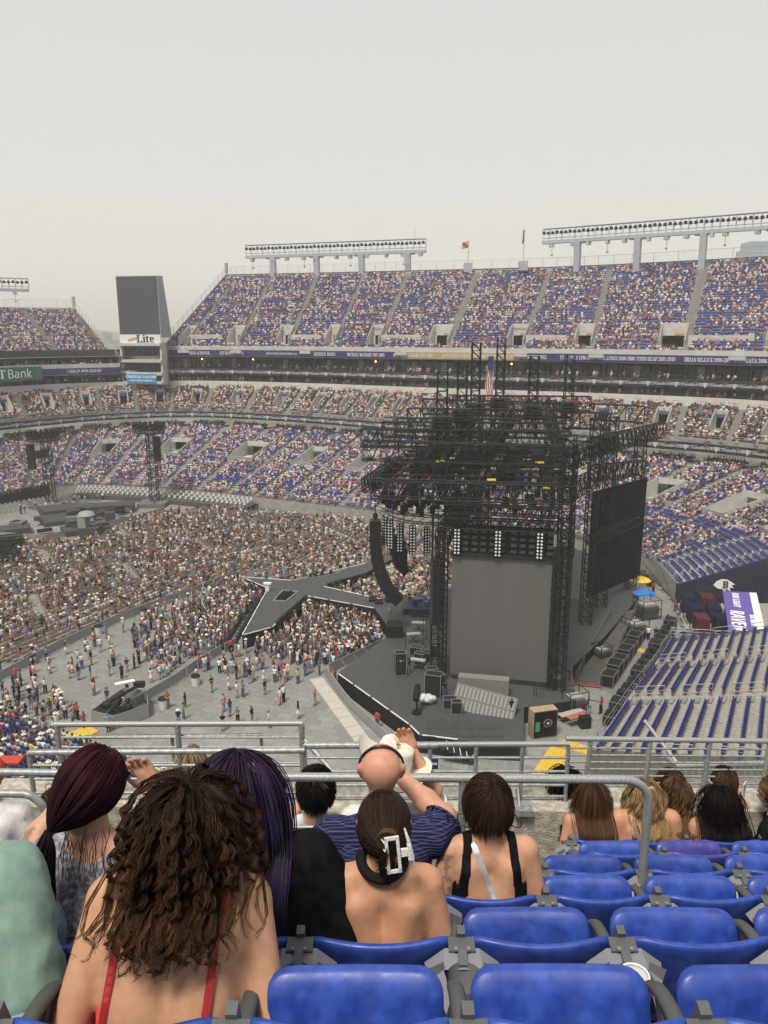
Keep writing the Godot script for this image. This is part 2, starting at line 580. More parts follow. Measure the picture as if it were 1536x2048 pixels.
func portal(o: Node3D, front: PackedVector2Array, back: PackedVector2Array, h0: float, rise: float, rows: int, w: Array, ln: float, conc: Material) -> void:
	var mb := Mb.new(); var dark := Mb.new()
	var ta: float = w[0] - w[1] / ln; var tb: float = w[0] + w[1] / ln
	var a := float(w[2]) / rows; var b: float = (w[3] + 1.0) / rows
	var p := at_t(front, ta).lerp(at_t(back, ta), a); var q := at_t(front, tb).lerp(at_t(back, tb), a)
	var u := at_t(front, ta).lerp(at_t(back, ta), b); var s := at_t(front, tb).lerp(at_t(back, tb), b)
	var yf: float = h0 + rise * w[2] - rise
	var yb: float = h0 + rise * (w[3] + 1) + .9
	# floor and the two raking side walls, thick
	mb.quad(V(p.x, yf, p.y), V(u.x, yf, u.y), V(s.x, yf, s.y), V(q.x, yf, q.y))
	for e in [[p, u, 1.0], [q, s, -1.0]]:
		var lo: Vector2 = e[0]; var hi: Vector2 = e[1]
		var side: Vector2 = (q - p).normalized() * .28 * float(e[2])
		var poly := [V(lo.x, yf - .3, lo.y), V(hi.x, yf - .3, hi.y), V(hi.x, yb, hi.y), V(lo.x, yf + rise + 1.0, lo.y)]
		var off := Vector3(side.x, 0, -side.y)
		if e[2] > 0:
			mb.quad(poly[0] + off, poly[3] + off, poly[2] + off, poly[1] + off)
			mb.quad(poly[0], poly[1], poly[2], poly[3])
		else:
			mb.quad(poly[0] + off, poly[1] + off, poly[2] + off, poly[3] + off)
			mb.quad(poly[0], poly[3], poly[2], poly[1])
		mb.quad(poly[3], poly[2], poly[2] + off, poly[3] + off); mb.quad(poly[3] + off, poly[2] + off, poly[2], poly[3])
		mb.quad(poly[0], poly[3], poly[3] + off, poly[0] + off); mb.quad(poly[0] + off, poly[3] + off, poly[3], poly[0])
	# back wall above the opening, and the dark passage behind it
	var top := yf + 2.3
	if yb > top:
		mb.quad(V(s.x, top, s.y), V(u.x, top, u.y), V(u.x, yb, u.y), V(s.x, yb, s.y))
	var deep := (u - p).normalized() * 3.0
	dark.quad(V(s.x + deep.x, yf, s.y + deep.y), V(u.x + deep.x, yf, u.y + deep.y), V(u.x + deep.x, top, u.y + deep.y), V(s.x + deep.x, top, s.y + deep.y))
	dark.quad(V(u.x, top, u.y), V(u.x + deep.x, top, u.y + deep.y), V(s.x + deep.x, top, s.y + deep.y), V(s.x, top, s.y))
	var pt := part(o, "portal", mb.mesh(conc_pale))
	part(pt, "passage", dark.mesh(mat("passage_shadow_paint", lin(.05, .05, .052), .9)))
	if w.size() > 4:
		var sg := Mb.new()
		var c := (s + u) / 2 - deep * .06
		var dx := (u - s).normalized()
		sg.obox(V(c.x, top + .35, c.y), Vector3(dx.x, 0, -dx.y) * s.distance_to(u) * .36, Vector3(0, .3, 0), Vector3(deep.x, 0, -deep.y) * -.015)
		part(pt, "section_sign", sg.mesh(w[4]))
		if w.size() > 5:
			var s2 := Mb.new()
			c = c + dx * s.distance_to(u) * .17 - deep * .02
			s2.obox(V(c.x, top + .35, c.y), Vector3(dx.x, 0, -dx.y) * s.distance_to(u) * .17, Vector3(0, .22, 0), Vector3(deep.x, 0, -deep.y) * -.012)
			part(pt, "orange_panel", s2.mesh(w[5]))

func stations(pts: Array, per := 10) -> PackedVector2Array:
	var out := PackedVector2Array()
	for i in pts.size() - 1:
		var p0: Vector2 = pts[maxi(i - 1, 0)]; var p1: Vector2 = pts[i]; var p2: Vector2 = pts[i + 1]; var p3: Vector2 = pts[mini(i + 2, pts.size() - 1)]
		for k in per: out.push_back(p1.cubic_interpolate(p2, p0, p3, float(k) / per))
	out.push_back(pts[-1])
	return out

func P2(a: Array) -> Array:
	var out := []
	for i in range(0, a.size(), 2): out.push_back(Vector2(a[i], a[i + 1]))
	return out

var wall_line: PackedVector2Array
var club_line: PackedVector2Array
var suite_line: PackedVector2Array
var upper_line: PackedVector2Array
var upper_back: PackedVector2Array
var west_line: PackedVector2Array
var west_back: PackedVector2Array
var conc: StandardMaterial3D
var conc_pale: StandardMaterial3D
var steel: StandardMaterial3D
var galv: StandardMaterial3D
var black_steel: StandardMaterial3D

func _ready() -> void:
	rng.seed = 20240713
	# camera
	var cam := Camera3D.new()
	cam.name = "camera"
	cam.position = Vector3(0, 34.5, 0)
	cam.rotation_degrees = Vector3(-13.1, 0, 0)
	cam.fov = 67.32
	cam.near = 0.05; cam.far = 9000.0
	add_child(cam)
	cam.current = true
	# sky, air and exposure
	var env := Environment.new()
	env.background_mode = Environment.BG_SKY
	var sky := Sky.new()
	var sm := ProceduralSkyMaterial.new()
	sm.sky_top_color = lin(.375, .392, .400)
	sm.sky_horizon_color = lin(.52, .500, .462)
	sm.sky_curve = .22
	sm.ground_horizon_color = lin(.30, .29, .275); sm.ground_bottom_color = lin(.10, .10, .095)
	sm.sun_angle_max = 1.0
	sky.sky_material = sm
	env.sky = sky
	env.tonemap_mode = Environment.TONE_MAPPER_LINEAR
	env.tonemap_exposure = 1.72
	env.sdfgi_enabled = true; env.ssao_enabled = true; env.ssil_enabled = true
	env.fog_enabled = true
	env.fog_density = 0.00052
	env.fog_light_color = lin(.90, .89, .86)
	var we := WorldEnvironment.new()
	we.name = "world_environment"
	we.environment = env
	add_child(we)
	var sun := DirectionalLight3D.new()
	sun.name = "hazy_sun"
	sun.light_energy = 0.85
	sun.light_angular_distance = 14.0
	sun.light_color = Color(1.0, .96, .90)
	sun.rotation_degrees = Vector3(-62, -28, 0)
	sun.shadow_enabled = true
	add_child(sun)
	# shared materials
	conc = nmat("terrace_concrete", lin(.21, .205, .195), lin(.30, .295, .28), 9.0, .92)
	conc_pale = nmat("pale_concrete", lin(.40, .395, .38), lin(.50, .49, .47), 14.0, .9)
	steel = mat("grey_painted_steel", lin(.36, .39, .43), .5, .1)
	galv = nmat("galvanised_steel", lin(.20, .215, .225), lin(.33, .345, .35), 0.5, .48, .02)
	galv.metallic = .35
	black_steel = mat("black_truss_steel", lin(.022, .025, .027), .5, .2)
	make_kinds()
	seat_far = far_seat(false)
	seat_near = far_seat(true)
	terrain()
	stands()
	end_stand()
	skyline()
	field_floor()
	stage()
	floor_things()
	floor_crowd()
	foreground()

func terrain() -> void:
	var g := Mb.new()
	g.quad(Vector3(-4000, -.25, 800), Vector3(4000, -.25, 800), Vector3(4000, -.25, -3600), Vector3(-4000, -.25, -3600))
	struct("ground", "hazy low city ground stretching away beyond the stadium", "ground", g.mesh(nmat("city_ground", lin(.07, .085, .055), lin(.17, .17, .155), 300.0, .95, .03)))

func stands() -> void:
	wall_line = stations(P2([38.3, 96, 38.5, 108, 33, 118, 20, 126.5, -3, 139.5, -18, 147.5, -33, 155, -52, 162, -68, 164, -77, 154, -84, 132, -88, 110]))
	club_line = stations(P2([70, 96, 71, 115, 62, 133, 42, 147.5, 12, 164.5, -4, 174, -21, 185, -47, 196, -67, 190.5, -82, 173, -96, 148, -100, 118]))
	suite_line = stations(P2([80, 96, 81, 118, 69, 142.5, 47, 159, 16, 174, 0, 182.5, -17, 192, -47, 203, -70, 197, -88, 180.5, -102, 150, -107, 118]))
	upper_line = stations(P2([84, 128, 70, 143, 46, 160, 25, 170.5, 0, 182.5, -17, 192, -37, 199.5, -57, 203.5]))
	upper_back = stations(P2([108, 163, 91, 178, 61, 200.5, 39, 212, 9, 221.5, -10.5, 227.5, -32, 233.3, -46.5, 237]))
	west_line = stations(P2([-67, 198.5, -82, 187, -94, 170, -102, 150]))
	west_back = stations(P2([-92, 236, -114, 229, -132, 212, -145, 190]))
	var ring_board := mat("ring_of_honor_blue", lin(.024, .023, .115), .5)
	var sign_white := mat("portal_sign_grey", lin(.45, .45, .45), .6)
	var sign_orange := mat("portal_sign_orange", lin(.55, .22, .06), .6)
	var sign_purple := mat("portal_sign_purple", lin(.09, .075, .21), .6)
	# lower stand
	var seats := []
	var people := []
	var o := thing("lower_stand", "lower grandstand bowl of blue seats curving round the far side of the field", "grandstand")
	var back := offset(club_line, 3.0)
	var ais := []
	for k in 27: ais.push_back(.028 + k * .0365)
	var voms := []
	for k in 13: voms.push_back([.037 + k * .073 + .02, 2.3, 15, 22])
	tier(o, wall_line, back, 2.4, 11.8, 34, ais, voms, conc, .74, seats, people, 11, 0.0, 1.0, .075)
	var w := Mb.new()
	band(w, wall_line, 0, 2.3, 0, 1, 110); band(w, offset(wall_line, .3), 2.3, 2.6, 0, 1, 110)
	shelf(w, wall_line, offset(wall_line, .3), 2.6, 2.6, 110)
	part(o, "field_wall", w.mesh(conc))
	var x := Mb.new()
	var mid := PackedVector2Array()
	for i in wall_line.size(): mid.push_back(wall_line[i].lerp(back[i], 14.9 / 34.0))
	band(x, mid, 5.9, 7.3, .05, 1, 100); shelf(x, mid, offset(mid, .25), 7.3, 7.3, 100, .05, 1.0)
	part(o, "cross_aisle_wall", x.mesh(conc))
	rail_along(o, wall_line, 2.6, 1.0, .0, 1.0, 70)
	many(o, "blue_seats", seat_far, seats, seat_tints(seats.size(), 0))
	crowd_object("seated_crowd", "crowd seated in the lower bowl of blue seats across the field", people, seated_kinds)
	# club stand with grey seats
	seats = []; people = []
	o = thing("club_stand", "middle club tier of dark grey seats above the bull skull ribbon board", "grandstand")
	ais = []; voms = []
	for k in 26: ais.push_back(.045 + k * .0365)
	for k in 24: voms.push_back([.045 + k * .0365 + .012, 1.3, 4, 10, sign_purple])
	tier(o, club_line, suite_line, 15.6, 20.7, 14, ais, voms, conc, .72, seats, people, 12)
	var sl := Mb.new()
	shelf(sl, offset(club_line, 14.0), club_line, 13.6, 13.6, 110)
	band(sl, club_line, 15.2, 16.1, 0, 1, 110)
	part(o, "tier_slab", sl.mesh(conc))
	many(o, "grey_seats", seat_far, seats, seat_tints(seats.size(), 1))
	crowd_object("seated_crowd", "crowd seated in the grey club tier below the white wall", people, seated_kinds)
	rail_along(o, club_line, 16.1, .7, .0, 1.0, 90)
	ribbon(club_line, 13.75, 15.15, .04, .985, "black ribbon board with white bull skulls on the club tier front")
	# white wall and the two storeys of suites
	suites()
	# upper stand
	seats = []; people = []
	o = thing("upper_stand", "tall upper deck of blue seats along the far side of the stadium", "grandstand")
	ais = []; voms = []
	for k in 11:
		var t := .045 + k * .092
		ais.push_back(t - .012)
		voms.push_back([t, 1.9, 3, 8, sign_white, sign_orange])
	tier(o, upper_line, upper_back, 30.5, 50.6, 35, ais, voms, conc, .60, seats, people, 13)
	x = Mb.new()
	mid = PackedVector2Array()
	for i in upper_line.size(): mid.push_back(upper_line[i].lerp(upper_back[i], 3.85 / 35.0))
	for k in 12:
		if k % 2 == 1: continue
		band(x, mid, 32.2, 34.1, clampf(.045 + (k - 1) * .092 + .022, 0, 1), clampf(.045 + k * .092 - .014, 0, 1), 12)
	part(o, "concourse_wall", x.mesh(conc_pale))
	x = Mb.new()
	band(x, offset(upper_back, .4), 49.6, 51.4, 0, 1, 50); shelf(x, offset(upper_back, .2), offset(upper_back, .6), 51.4, 51.4, 50)
	band(x, offset(upper_line, -.02), 28.6, 31.3, 0, 1, 60)
	shelf(x, upper_line, offset(upper_line, 6.0), 28.75, 28.75, 60)
	var fe := at_t(upper_line, 1); var be := at_t(upper_back, 1)
	x.quad(V(fe.x, 28, fe.y), V(be.x, 28, be.y), V(be.x, 51.6, be.y), V(fe.x, 31.4, fe.y))
	x.quad(V(fe.x, 31.4, fe.y), V(be.x, 51.6, be.y), V(be.x, 28, be.y), V(fe.x, 28, fe.y))
	part(o, "deck_shell", x.mesh(conc_pale))
	many(o, "blue_seats", seat_far, seats, seat_tints(seats.size(), 0))
	crowd_object("seated_crowd", "crowd filling most of the far upper deck under the light racks", people, seated_kinds)
	back_fence(o, upper_back, 51.4, 2.2, 46)
	slope_fence(o, fe, be, 31.4, 51.6)
	# upper stand of the far end, lower and beyond the video board
	seats = []; people = []
	o = thing("upper_stand", "lower upper deck of blue seats at the far left end beyond the video board", "grandstand")
	tier(o, west_line, west_back, 26.3, 41.0, 30, [.02, .22, .44, .66, .88], [[.07, 1.8, 1, 5, sign_white, sign_orange], [.27, 1.8, 1, 5, sign_white, sign_orange], [.49, 1.8, 1, 5, sign_white, sign_orange], [.71, 1.8, 1, 5, sign_white, sign_orange]], conc, .72, seats, people, 14)
	x = Mb.new()
	band(x, offset(west_back, .4), 40, 41.8, 0, 1, 30)
	band(x, offset(west_line, -.02), 24.4, 27.1, 0, 1, 30); shelf(x, west_line, offset(west_line, 6.0), 24.5, 24.5, 30)
	fe = at_t(west_line, 0); be = at_t(west_back, 0)
	x.quad(V(fe.x, 24, fe.y), V(fe.x, 27.2, fe.y), V(be.x, 42, be.y), V(be.x, 24, be.y))
	x.quad(V(fe.x, 24, fe.y), V(be.x, 24, be.y), V(be.x, 42, be.y), V(fe.x, 27.2, fe.y))
	part(o, "deck_shell", x.mesh(conc_pale))
	many(o, "blue_seats", seat_far, seats, seat_tints(seats.size(), 0))
	crowd_object("seated_crowd", "crowd seated in the far end upper deck left of the video board", people, seated_kinds)
	back_fence(o, west_back, 41.8, 2.2, 22)
	slope_fence(o, fe, be, 27.2, 42.0)
	boards()
	video_board()
	light_racks()

func seat_tints(n: int, kind: int) -> PackedColorArray:
	var c := PackedColorArray()
	for i in n:
		var f := rng.randf_range(.8, 1.15)
		c.push_back(Color(.030 * f, .055 * f, .30 * f) if kind == 0 else Color(.045 * f, .047 * f, .05 * f))
	return c

func rail_along(o: Node3D, line: PackedVector2Array, y: float, h: float, t0: float, t1: float, n: int, rm: Material = null) -> void:
	var r := Mb.new()
	for k in n:
		var a := at_t(line, lerpf(t0, t1, float(k) / n)); var b := at_t(line, lerpf(t0, t1, (k + 1.0) / n))
		r.stick(V(a.x, y, a.y), V(a.x, y + h, a.y), .03)
		r.stick(V(a.x, y + h, a.y), V(b.x, y + h, b.y), .03)
		r.stick(V(a.x, y + h * .5, a.y), V(b.x, y + h * .5, b.y), .02)
	part(o, "guard_rail", r.mesh(steel if rm == null else rm))

func back_fence(o: Node3D, line: PackedVector2Array, y: float, h: float, n: int) -> void:
	var r := Mb.new()
	var g := Mb.new()
	for k in n:
		var a := at_t(line, float(k) / n); var b := at_t(line, (k + 1.0) / n)
		r.stick(V(a.x, y, a.y), V(a.x, y + h, a.y), .05)
		r.stick(V(a.x, y + h, a.y), V(b.x, y + h, b.y), .035)
		for j in 5:
			var f := j / 5.0
			g.stick(V(a.x, y + h * f, a.y), V(b.x, y + h * f, b.y), .007, 3)
		for j in 8:
			var q := a.lerp(b, j / 8.0)
			g.stick(V(q.x, y, q.y), V(q.x, y + h, q.y), .007, 3)
	part(o, "fence_frame", r.mesh(steel))
	part(o, "fence_mesh", g.mesh(steel))

func slope_fence(o: Node3D, a: Vector2, b: Vector2, y0: float, y1: float) -> void:
	var r := Mb.new()
	for k in 15:
		var q := a.lerp(b, k / 14.0); var y := lerpf(y0, y1, k / 14.0)
		r.stick(V(q.x, y, q.y), V(q.x, y + 2.0, q.y), .05)
	for j in 7:
		r.stick(V(a.x, y0 + j * .33, a.y), V(b.x, y1 + j * .33, b.y), .045 if j == 6 else .02)
	part(o, "sloping_fence", r.mesh(steel))
	r = Mb.new()
	r.stick(V(b.x, y1, b.y), V(b.x, y1 + 3.0, b.y), .5, 4)
	part(o, "corner_post", r.mesh(steel))

func suites() -> void:
	var o := thing("suite_block", "two dark storeys of glazed suites between the club tier and upper deck", "building")
	var w := Mb.new()
	band(w, suite_line, 20.4, 22.4, 0, 1, 120); shelf(w, suite_line, offset(suite_line, .4), 22.4, 22.4, 120)
	part(o, "white_wall", w.mesh(nmat("white_wall_paint", lin(.47, .46, .45), lin(.56, .55, .53), 12.0, .8)))
	w = Mb.new()
	var inn := offset(suite_line, 4.2)
	shelf(w, suite_line, inn, 22.25, 22.25, 110); shelf(w, suite_line, inn, 25.6, 25.6, 110); shelf(w, inn, suite_line, 24.1, 24.1, 110)
	shelf(w, inn, suite_line, 28.74, 28.74, 110)
	part(o, "floor_slab", w.mesh(mat("suite_slab", lin(.13, .13, .135), .8)))
	w = Mb.new()
	band(w, inn, 22.2, 30.4, 0, 1, 110)
	part(o, "rear_wall", w.mesh(mat("suite_dark_wall", lin(.028, .029, .032), .7)))
	var glass := mat("suite_glass", lin(.035, .042, .05), .12)
	var pane := Mb.new(); pane.box(Vector3.ZERO, Vector3(2.0, 1.7, .05))
	var pm := pane.mesh(glass)
	var mull := Mb.new(); mull.box(Vector3.ZERO, Vector3(.16, 3.1, .2))
	var mm := mull.mesh(mat("suite_mullion", lin(.17, .175, .18), .6))
	var door := Mb.new(); door.box(Vector3.ZERO, Vector3(1.4, 2.4, .1))
	var dm := door.mesh(mat("suite_door_grey", lin(.22, .22, .21), .7))
	var gl := offset(suite_line, 3.2)
	for lev in 2:
		var y := 22.25 + lev * 3.35
		for k in 88:
			var t := .09 + k * .0098
			var p := at_t(gl, t); var q := at_t(gl, t + .002)
			var d := (p - q).normalized()
			var bs := Basis(Vector3(d.x, 0, -d.y), UP, Vector3(d.x, 0, -d.y).cross(UP))
			var e := part(o, "window_pane", pm); e.transform = Transform3D(bs, V(p.x, y + 1.55 - lev * .1, p.y))
			var qq := at_t(gl, t + .0049)
			e = part(o, "mullion", mm); e.transform = Transform3D(bs, V(qq.x, y + 1.0 + lev * .5, qq.y))
			if k % 4 == 1:
				e = part(o, "door", dm); e.transform = Transform3D(bs, V(qq.x + d.y * .4, y + 1.2, qq.y - d.x * .4))
	rail_along(o, offset(suite_line, .15), 22.4, .55, .05, .98, 120, mat("suite_rail", lin(.09, .09, .095), .5))
	rail_along(o, offset(suite_line, .15), 25.65, .75, .05, .9, 120, mat("suite_rail", lin(.09, .09, .095), .5))
	ribbon(offset(suite_line, -.06), 24.05, 25.65, .04, .76, "black ribbon board with white bull skulls between the suite storeys")
	# guests on the balconies
	var ps := []
	for k in 420:
		var t := rng.randf_range(.06, .93)
		var lev := rng.randi() % 2
		if lev == 1 and t > .75: continue
		var p := at_t(offset(suite_line, rng.randf_range(.8, 2.0)), t); var q := at_t(suite_line, t)
		var d := Vector3(q.x - p.x, 0, p.y - q.y)
		ps.push_back(Transform3D(Basis.looking_at(d.normalized()), V(p.x, 22.3 + lev * 3.35, p.y)))
	crowd_object("balcony_crowd", "guests sitting along the dark suite balconies", ps, seated_kinds)
	# warm lamps left on inside a few suites
	for t in [.155, .185, .33, .475, .60, .64]:
		var p := at_t(offset(suite_line, 2.9), t)
		var lm := Mb.new(); lm.ball(Vector3.ZERO, Vector3(.16, .16, .16), 5, 8)
		var em := mat("suite_lamp_glow", Color(1, .85, .6), .5)
		em.emission_enabled = true; em.emission = Color(1, .72, .38); em.emission_energy_multiplier = 6.0
		var l := solo("hanging_lamp", "small warm lamp glowing in a dark suite, %s from the right" % ordinal([.155, .185, .33, .475, .60, .64].find(t) + 1), "lamp", lm.mesh(em), V(p.x, 24.0 + (3.9 if t > .3 else 0.0), p.y), "lamps lit in the suites")
		var om := OmniLight3D.new()
		om.name = "lamp_light"; om.light_color = Color(1, .72, .38); om.light_energy = .35; om.light_size = .15; om.omni_range = 8.0; om.omni_attenuation = 2.0; om.shadow_enabled = true
		l.add_child(om)

func text_mesh(s: String, size: float, bold := true, serif := true) -> TextMesh:
	var t := TextMesh.new()
	var f := SystemFont.new()
	f.font_names = PackedStringArray(["Droid Serif" if serif else "Droid Sans"])
	f.font_weight = 700 if bold else 400
	t.font = f; t.text = s
	t.font_size = 32
	t.pixel_size = size / 32.0 / .72
	t.depth = .04
	t.curve_step = 6.0
	return t

func lay(o: Node3D, called: String, m: Mesh, material: Material, p: Vector3, along: Vector3, up: Vector3) -> MeshInstance3D:
	var e := part(o, called, m)
	e.material_override = material
	var x := along.normalized()
	e.transform = Transform3D(Basis(x, up, x.cross(up)), p)
	return e

func skull_mesh() -> ArrayMesh:
	# long-horned bull skull, 1 unit wide per horn side
	var m := Mb.new()
	var pts := [[0, .0], [.10, .05], [.16, -.12], [.10, -.42], [.06, -.55], [0, -.58]]
	for s in [-1.0, 1.0]:
		for i in pts.size() - 1:
			var a := Vector3(0, pts[i][1] * .9, .02); var b := Vector3(s * pts[i][0], pts[i][1], .02); var c := Vector3(s * pts[i + 1][0], pts[i + 1][1], .02)
			if s > 0: m.tri(a, c, b)
			else: m.tri(a, b, c)
			a = Vector3(0, pts[i + 1][1], .02)
			if s > 0: m.tri(a, c, Vector3(0, pts[i][1] * .9, .02))
			else: m.tri(a, Vector3(0, pts[i][1] * .9, .02), c)
		var prev := Vector3(s * .08, 0, .02); var w := .10
		for k in range(1, 9):
			var f := k / 8.0
			var nx := Vector3(s * (.08 + f * 1.0), -.02 - sin(f * PI * .8) * .10 + f * f * .26, .02)
			var w2 := lerpf(.10, .02, f)
			var q := [prev + Vector3(0, -w / 2, 0), nx + Vector3(0, -w2 / 2, 0), nx + Vector3(0, w2 / 2, 0), prev + Vector3(0, w / 2, 0)]
			if s > 0: m.quad(q[0], q[1], q[2], q[3])
			else: m.quad(q[3], q[2], q[1], q[0])
			prev = nx; w = w2
		# ear
	return m.mesh(mat("ribbon_white", lin(.46, .47, .50), .6))

func ribbon(line: PackedVector2Array, y0: float, y1: float, t0: float, t1: float, label: String) -> void:
	var o := thing("ribbon_board", label, "sign board")
	var b := Mb.new()
	band(b, offset(line, -.12), y0, y1, t0, t1, 110)
	shelf(b, offset(line, -.12), offset(line, .02), y1, y1, 110, t0, t1)
	shelf(b, offset(line, .02), offset(line, -.12), y0, y0, 110, t0, t1)
	part(o, "display_face", b.mesh(mat("ribbon_black", lin(.018, .02, .028), .4)))
	var white := mat("ribbon_white", lin(.46, .47, .50), .6)
	var left := text_mesh("Brooks", .50); var right := text_mesh("& Dunn", .50)
	var sk := skull_mesh()
	var ln := offset(line, -.2)
	# walk the line in equal metres
	var total := 0.0
	var cum := PackedFloat32Array([0.0])
	for i in range(1, ln.size()):
		total += ln[i].distance_to(ln[i - 1]); cum.push_back(total)
	var unit := 5.4
	var pos := unit
	var at := func(d: float) -> Vector2:
		var j := 0
		while j < cum.size() - 2 and cum[j + 1] < d: j += 1
		return ln[j].lerp(ln[j + 1], (d - cum[j]) / maxf(cum[j + 1] - cum[j], 1e-4))
	var n := 0
	while pos < total - unit:
		if pos / total > t0 + .01 and pos / total < t1 - .01 and n < 95:
			var ym := (y0 + y1) / 2
			for e in [[right, -1.45, "lettering"], [left, 1.45, "lettering"], [sk, 0.0, "bull_skull"]]:
				var p: Vector2 = at.call(pos + e[1]); var q: Vector2 = at.call(pos + e[1] - .5)
				var al := Vector3(q.x - p.x, 0, p.y - q.y)
				var m := lay(o, e[2], e[0], white, V(p.x, ym + (.28 if e[1] == 0.0 else -.06), p.y), al, UP)
				if e[1] == 0.0: m.scale = Vector3(2.0, 1.55, 1.0)
			n += 1
		pos += unit

func boards() -> void:
	# the ring of honour fascia of the far upper deck, names in white on blue, one stretch gold
	var line := offset(upper_line, -.35)
	var o := thing("fascia_board", "long blue fascia with white names below the far upper deck", "sign board")
	var b := Mb.new(); var g := Mb.new()
	var face := func(m: Mb, a: float, e: float, n: int) -> void:
		band(m, line, 28.8, 30.3, a, e, n); shelf(m, line, offset(line, .3), 30.3, 30.3, n, a, e); shelf(m, offset(line, .3), line, 28.8, 28.8, n, a, e)
	face.call(b, 0.0, .40, 30); face.call(g, .401, .545, 12)
	part(o, "blue_face", b.mesh(mat("ring_of_honor_blue", lin(.024, .023, .115), .5)))
	b = Mb.new(); face.call(b, .546, 1.0, 40)
	part(o, "blue_face", b.mesh(mat("ring_of_honor_blue", lin(.024, .023, .115), .5)))
	part(o, "gold_face", g.mesh(mat("ring_of_honor_gold", lin(.34, .27, .14), .5)))
	var white := mat("fascia_lettering", lin(.6, .6, .62), .6)
	for e in [[1500, "HALOTI NGATA 2006-2014"], [1418, "BRIAN BILLICK 1999-2007"], [1313, "TODD HEAP 2001-2010"], [1229, "JAMAL LEWIS 2000-2006"], [1147, "MATT STOVER 1996-2008"], [1064, "ED REED 2002-2012"], [998, "RAY LEWIS 1996-2012"], [929, "JONATHAN OGDEN 1996-2007"], [826, "PETER BOULWARE 1997-2005"], [732, "MICHAEL McCRARY 1997-2002"], [650, "ARTHUR B. MODELL"], [563, "JOHNNY UNITAS & THE BALTIMORE COLTS"], [460, "EARNEST BYNER 1996-2001"], [400, "RING of HONOR"]]:
		# find the place on the line by its bearing from the middle of the seats
		var best := 0.0; var bd := 9.0
		for k in 401:
			var p := at_t(line, k / 400.0)
			var d := absf(p.x / (p.y * .974 + 1.2) - (e[0] - 768) / 1538.0)
			if d < bd: bd = d; best = k / 400.0
		# letters sit word by word so that they follow the curve
		var s: String = e[1]
		var p := at_t(offset(line, -.05), best); var q := at_t(offset(line, -.05), clampf(best - .004, 0, 1))
		var le := lay(o, "lettering", text_mesh(s, .74 if s.length() < 30 else .45), white, V(p.x, 29.5, p.y), Vector3(q.x - p.x, 0, p.y - q.y), UP)
		le.scale = Vector3(.66, 1, 1)
	var cab := Mb.new()
	cab.box(Vector3.ZERO, Vector3(3.0, .7, .9))
	for t in [.03, .17, .30, .40, .545, .73, .86, .95]:
		var p := at_t(line, t); var q := at_t(line, t - .004)
		lay(o, "vent_box", cab.mesh(mat("fascia_box", lin(.4, .4, .4), .7)), mat("fascia_box", lin(.4, .4, .4), .7), V(p.x, 29.9, p.y), Vector3(q.x - p.x, 0, p.y - q.y), UP)
	# fascia of the far end deck
	var wl := offset(west_line, -.35)
	o = thing("fascia_board", "short blue fascia with a help number left of the video board", "sign board")
	b = Mb.new()
	band(b, wl, 24.6, 26.1, 0, .34, 20); shelf(b, wl, offset(wl, .3), 26.1, 26.1, 20, 0, .34)
	part(o, "blue_face", b.mesh(mat("ring_of_honor_blue", lin(.024, .023, .115), .5)))
	var p := at_t(offset(wl, -.05), .2); var q := at_t(offset(wl, -.05), .19)
	lay(o, "lettering", text_mesh("TEXT FOR HELP 410-324-8141", .72, true, false), white, V(p.x, 25.35, p.y), Vector3(q.x - p.x, 0, p.y - q.y), UP)
	# green bank sign
	o = thing("bank_sign", "green bank sign with white lettering under the far end deck", "sign")
	p = at_t(offset(west_line, -1.0), .50); q = at_t(offset(west_line, -1.0), .49)
	var al := Vector3(q.x - p.x, 0, p.y - q.y).normalized()
	b = Mb.new(); b.box(Vector3.ZERO, Vector3(19, 3.2, .4))
	var gm := mat("bank_sign_green", lin(.015, .13, .075), .5)
	var c := V(p.x, 25.2, p.y) + al * .4
	lay(o, "panel", b.mesh(gm), gm, c, al, UP)
	lay(o, "lettering", text_mesh("M&T", 1.9), mat("sign_white", lin(.75, .75, .75), .6), c + al * -2.6 + al.cross(UP) * .25, al, UP)
	lay(o, "lettering", text_mesh("Bank", 1.9, false, false), mat("sign_white", lin(.75, .75, .75), .6), c + al * 3.9 + al.cross(UP) * .25, al, UP)

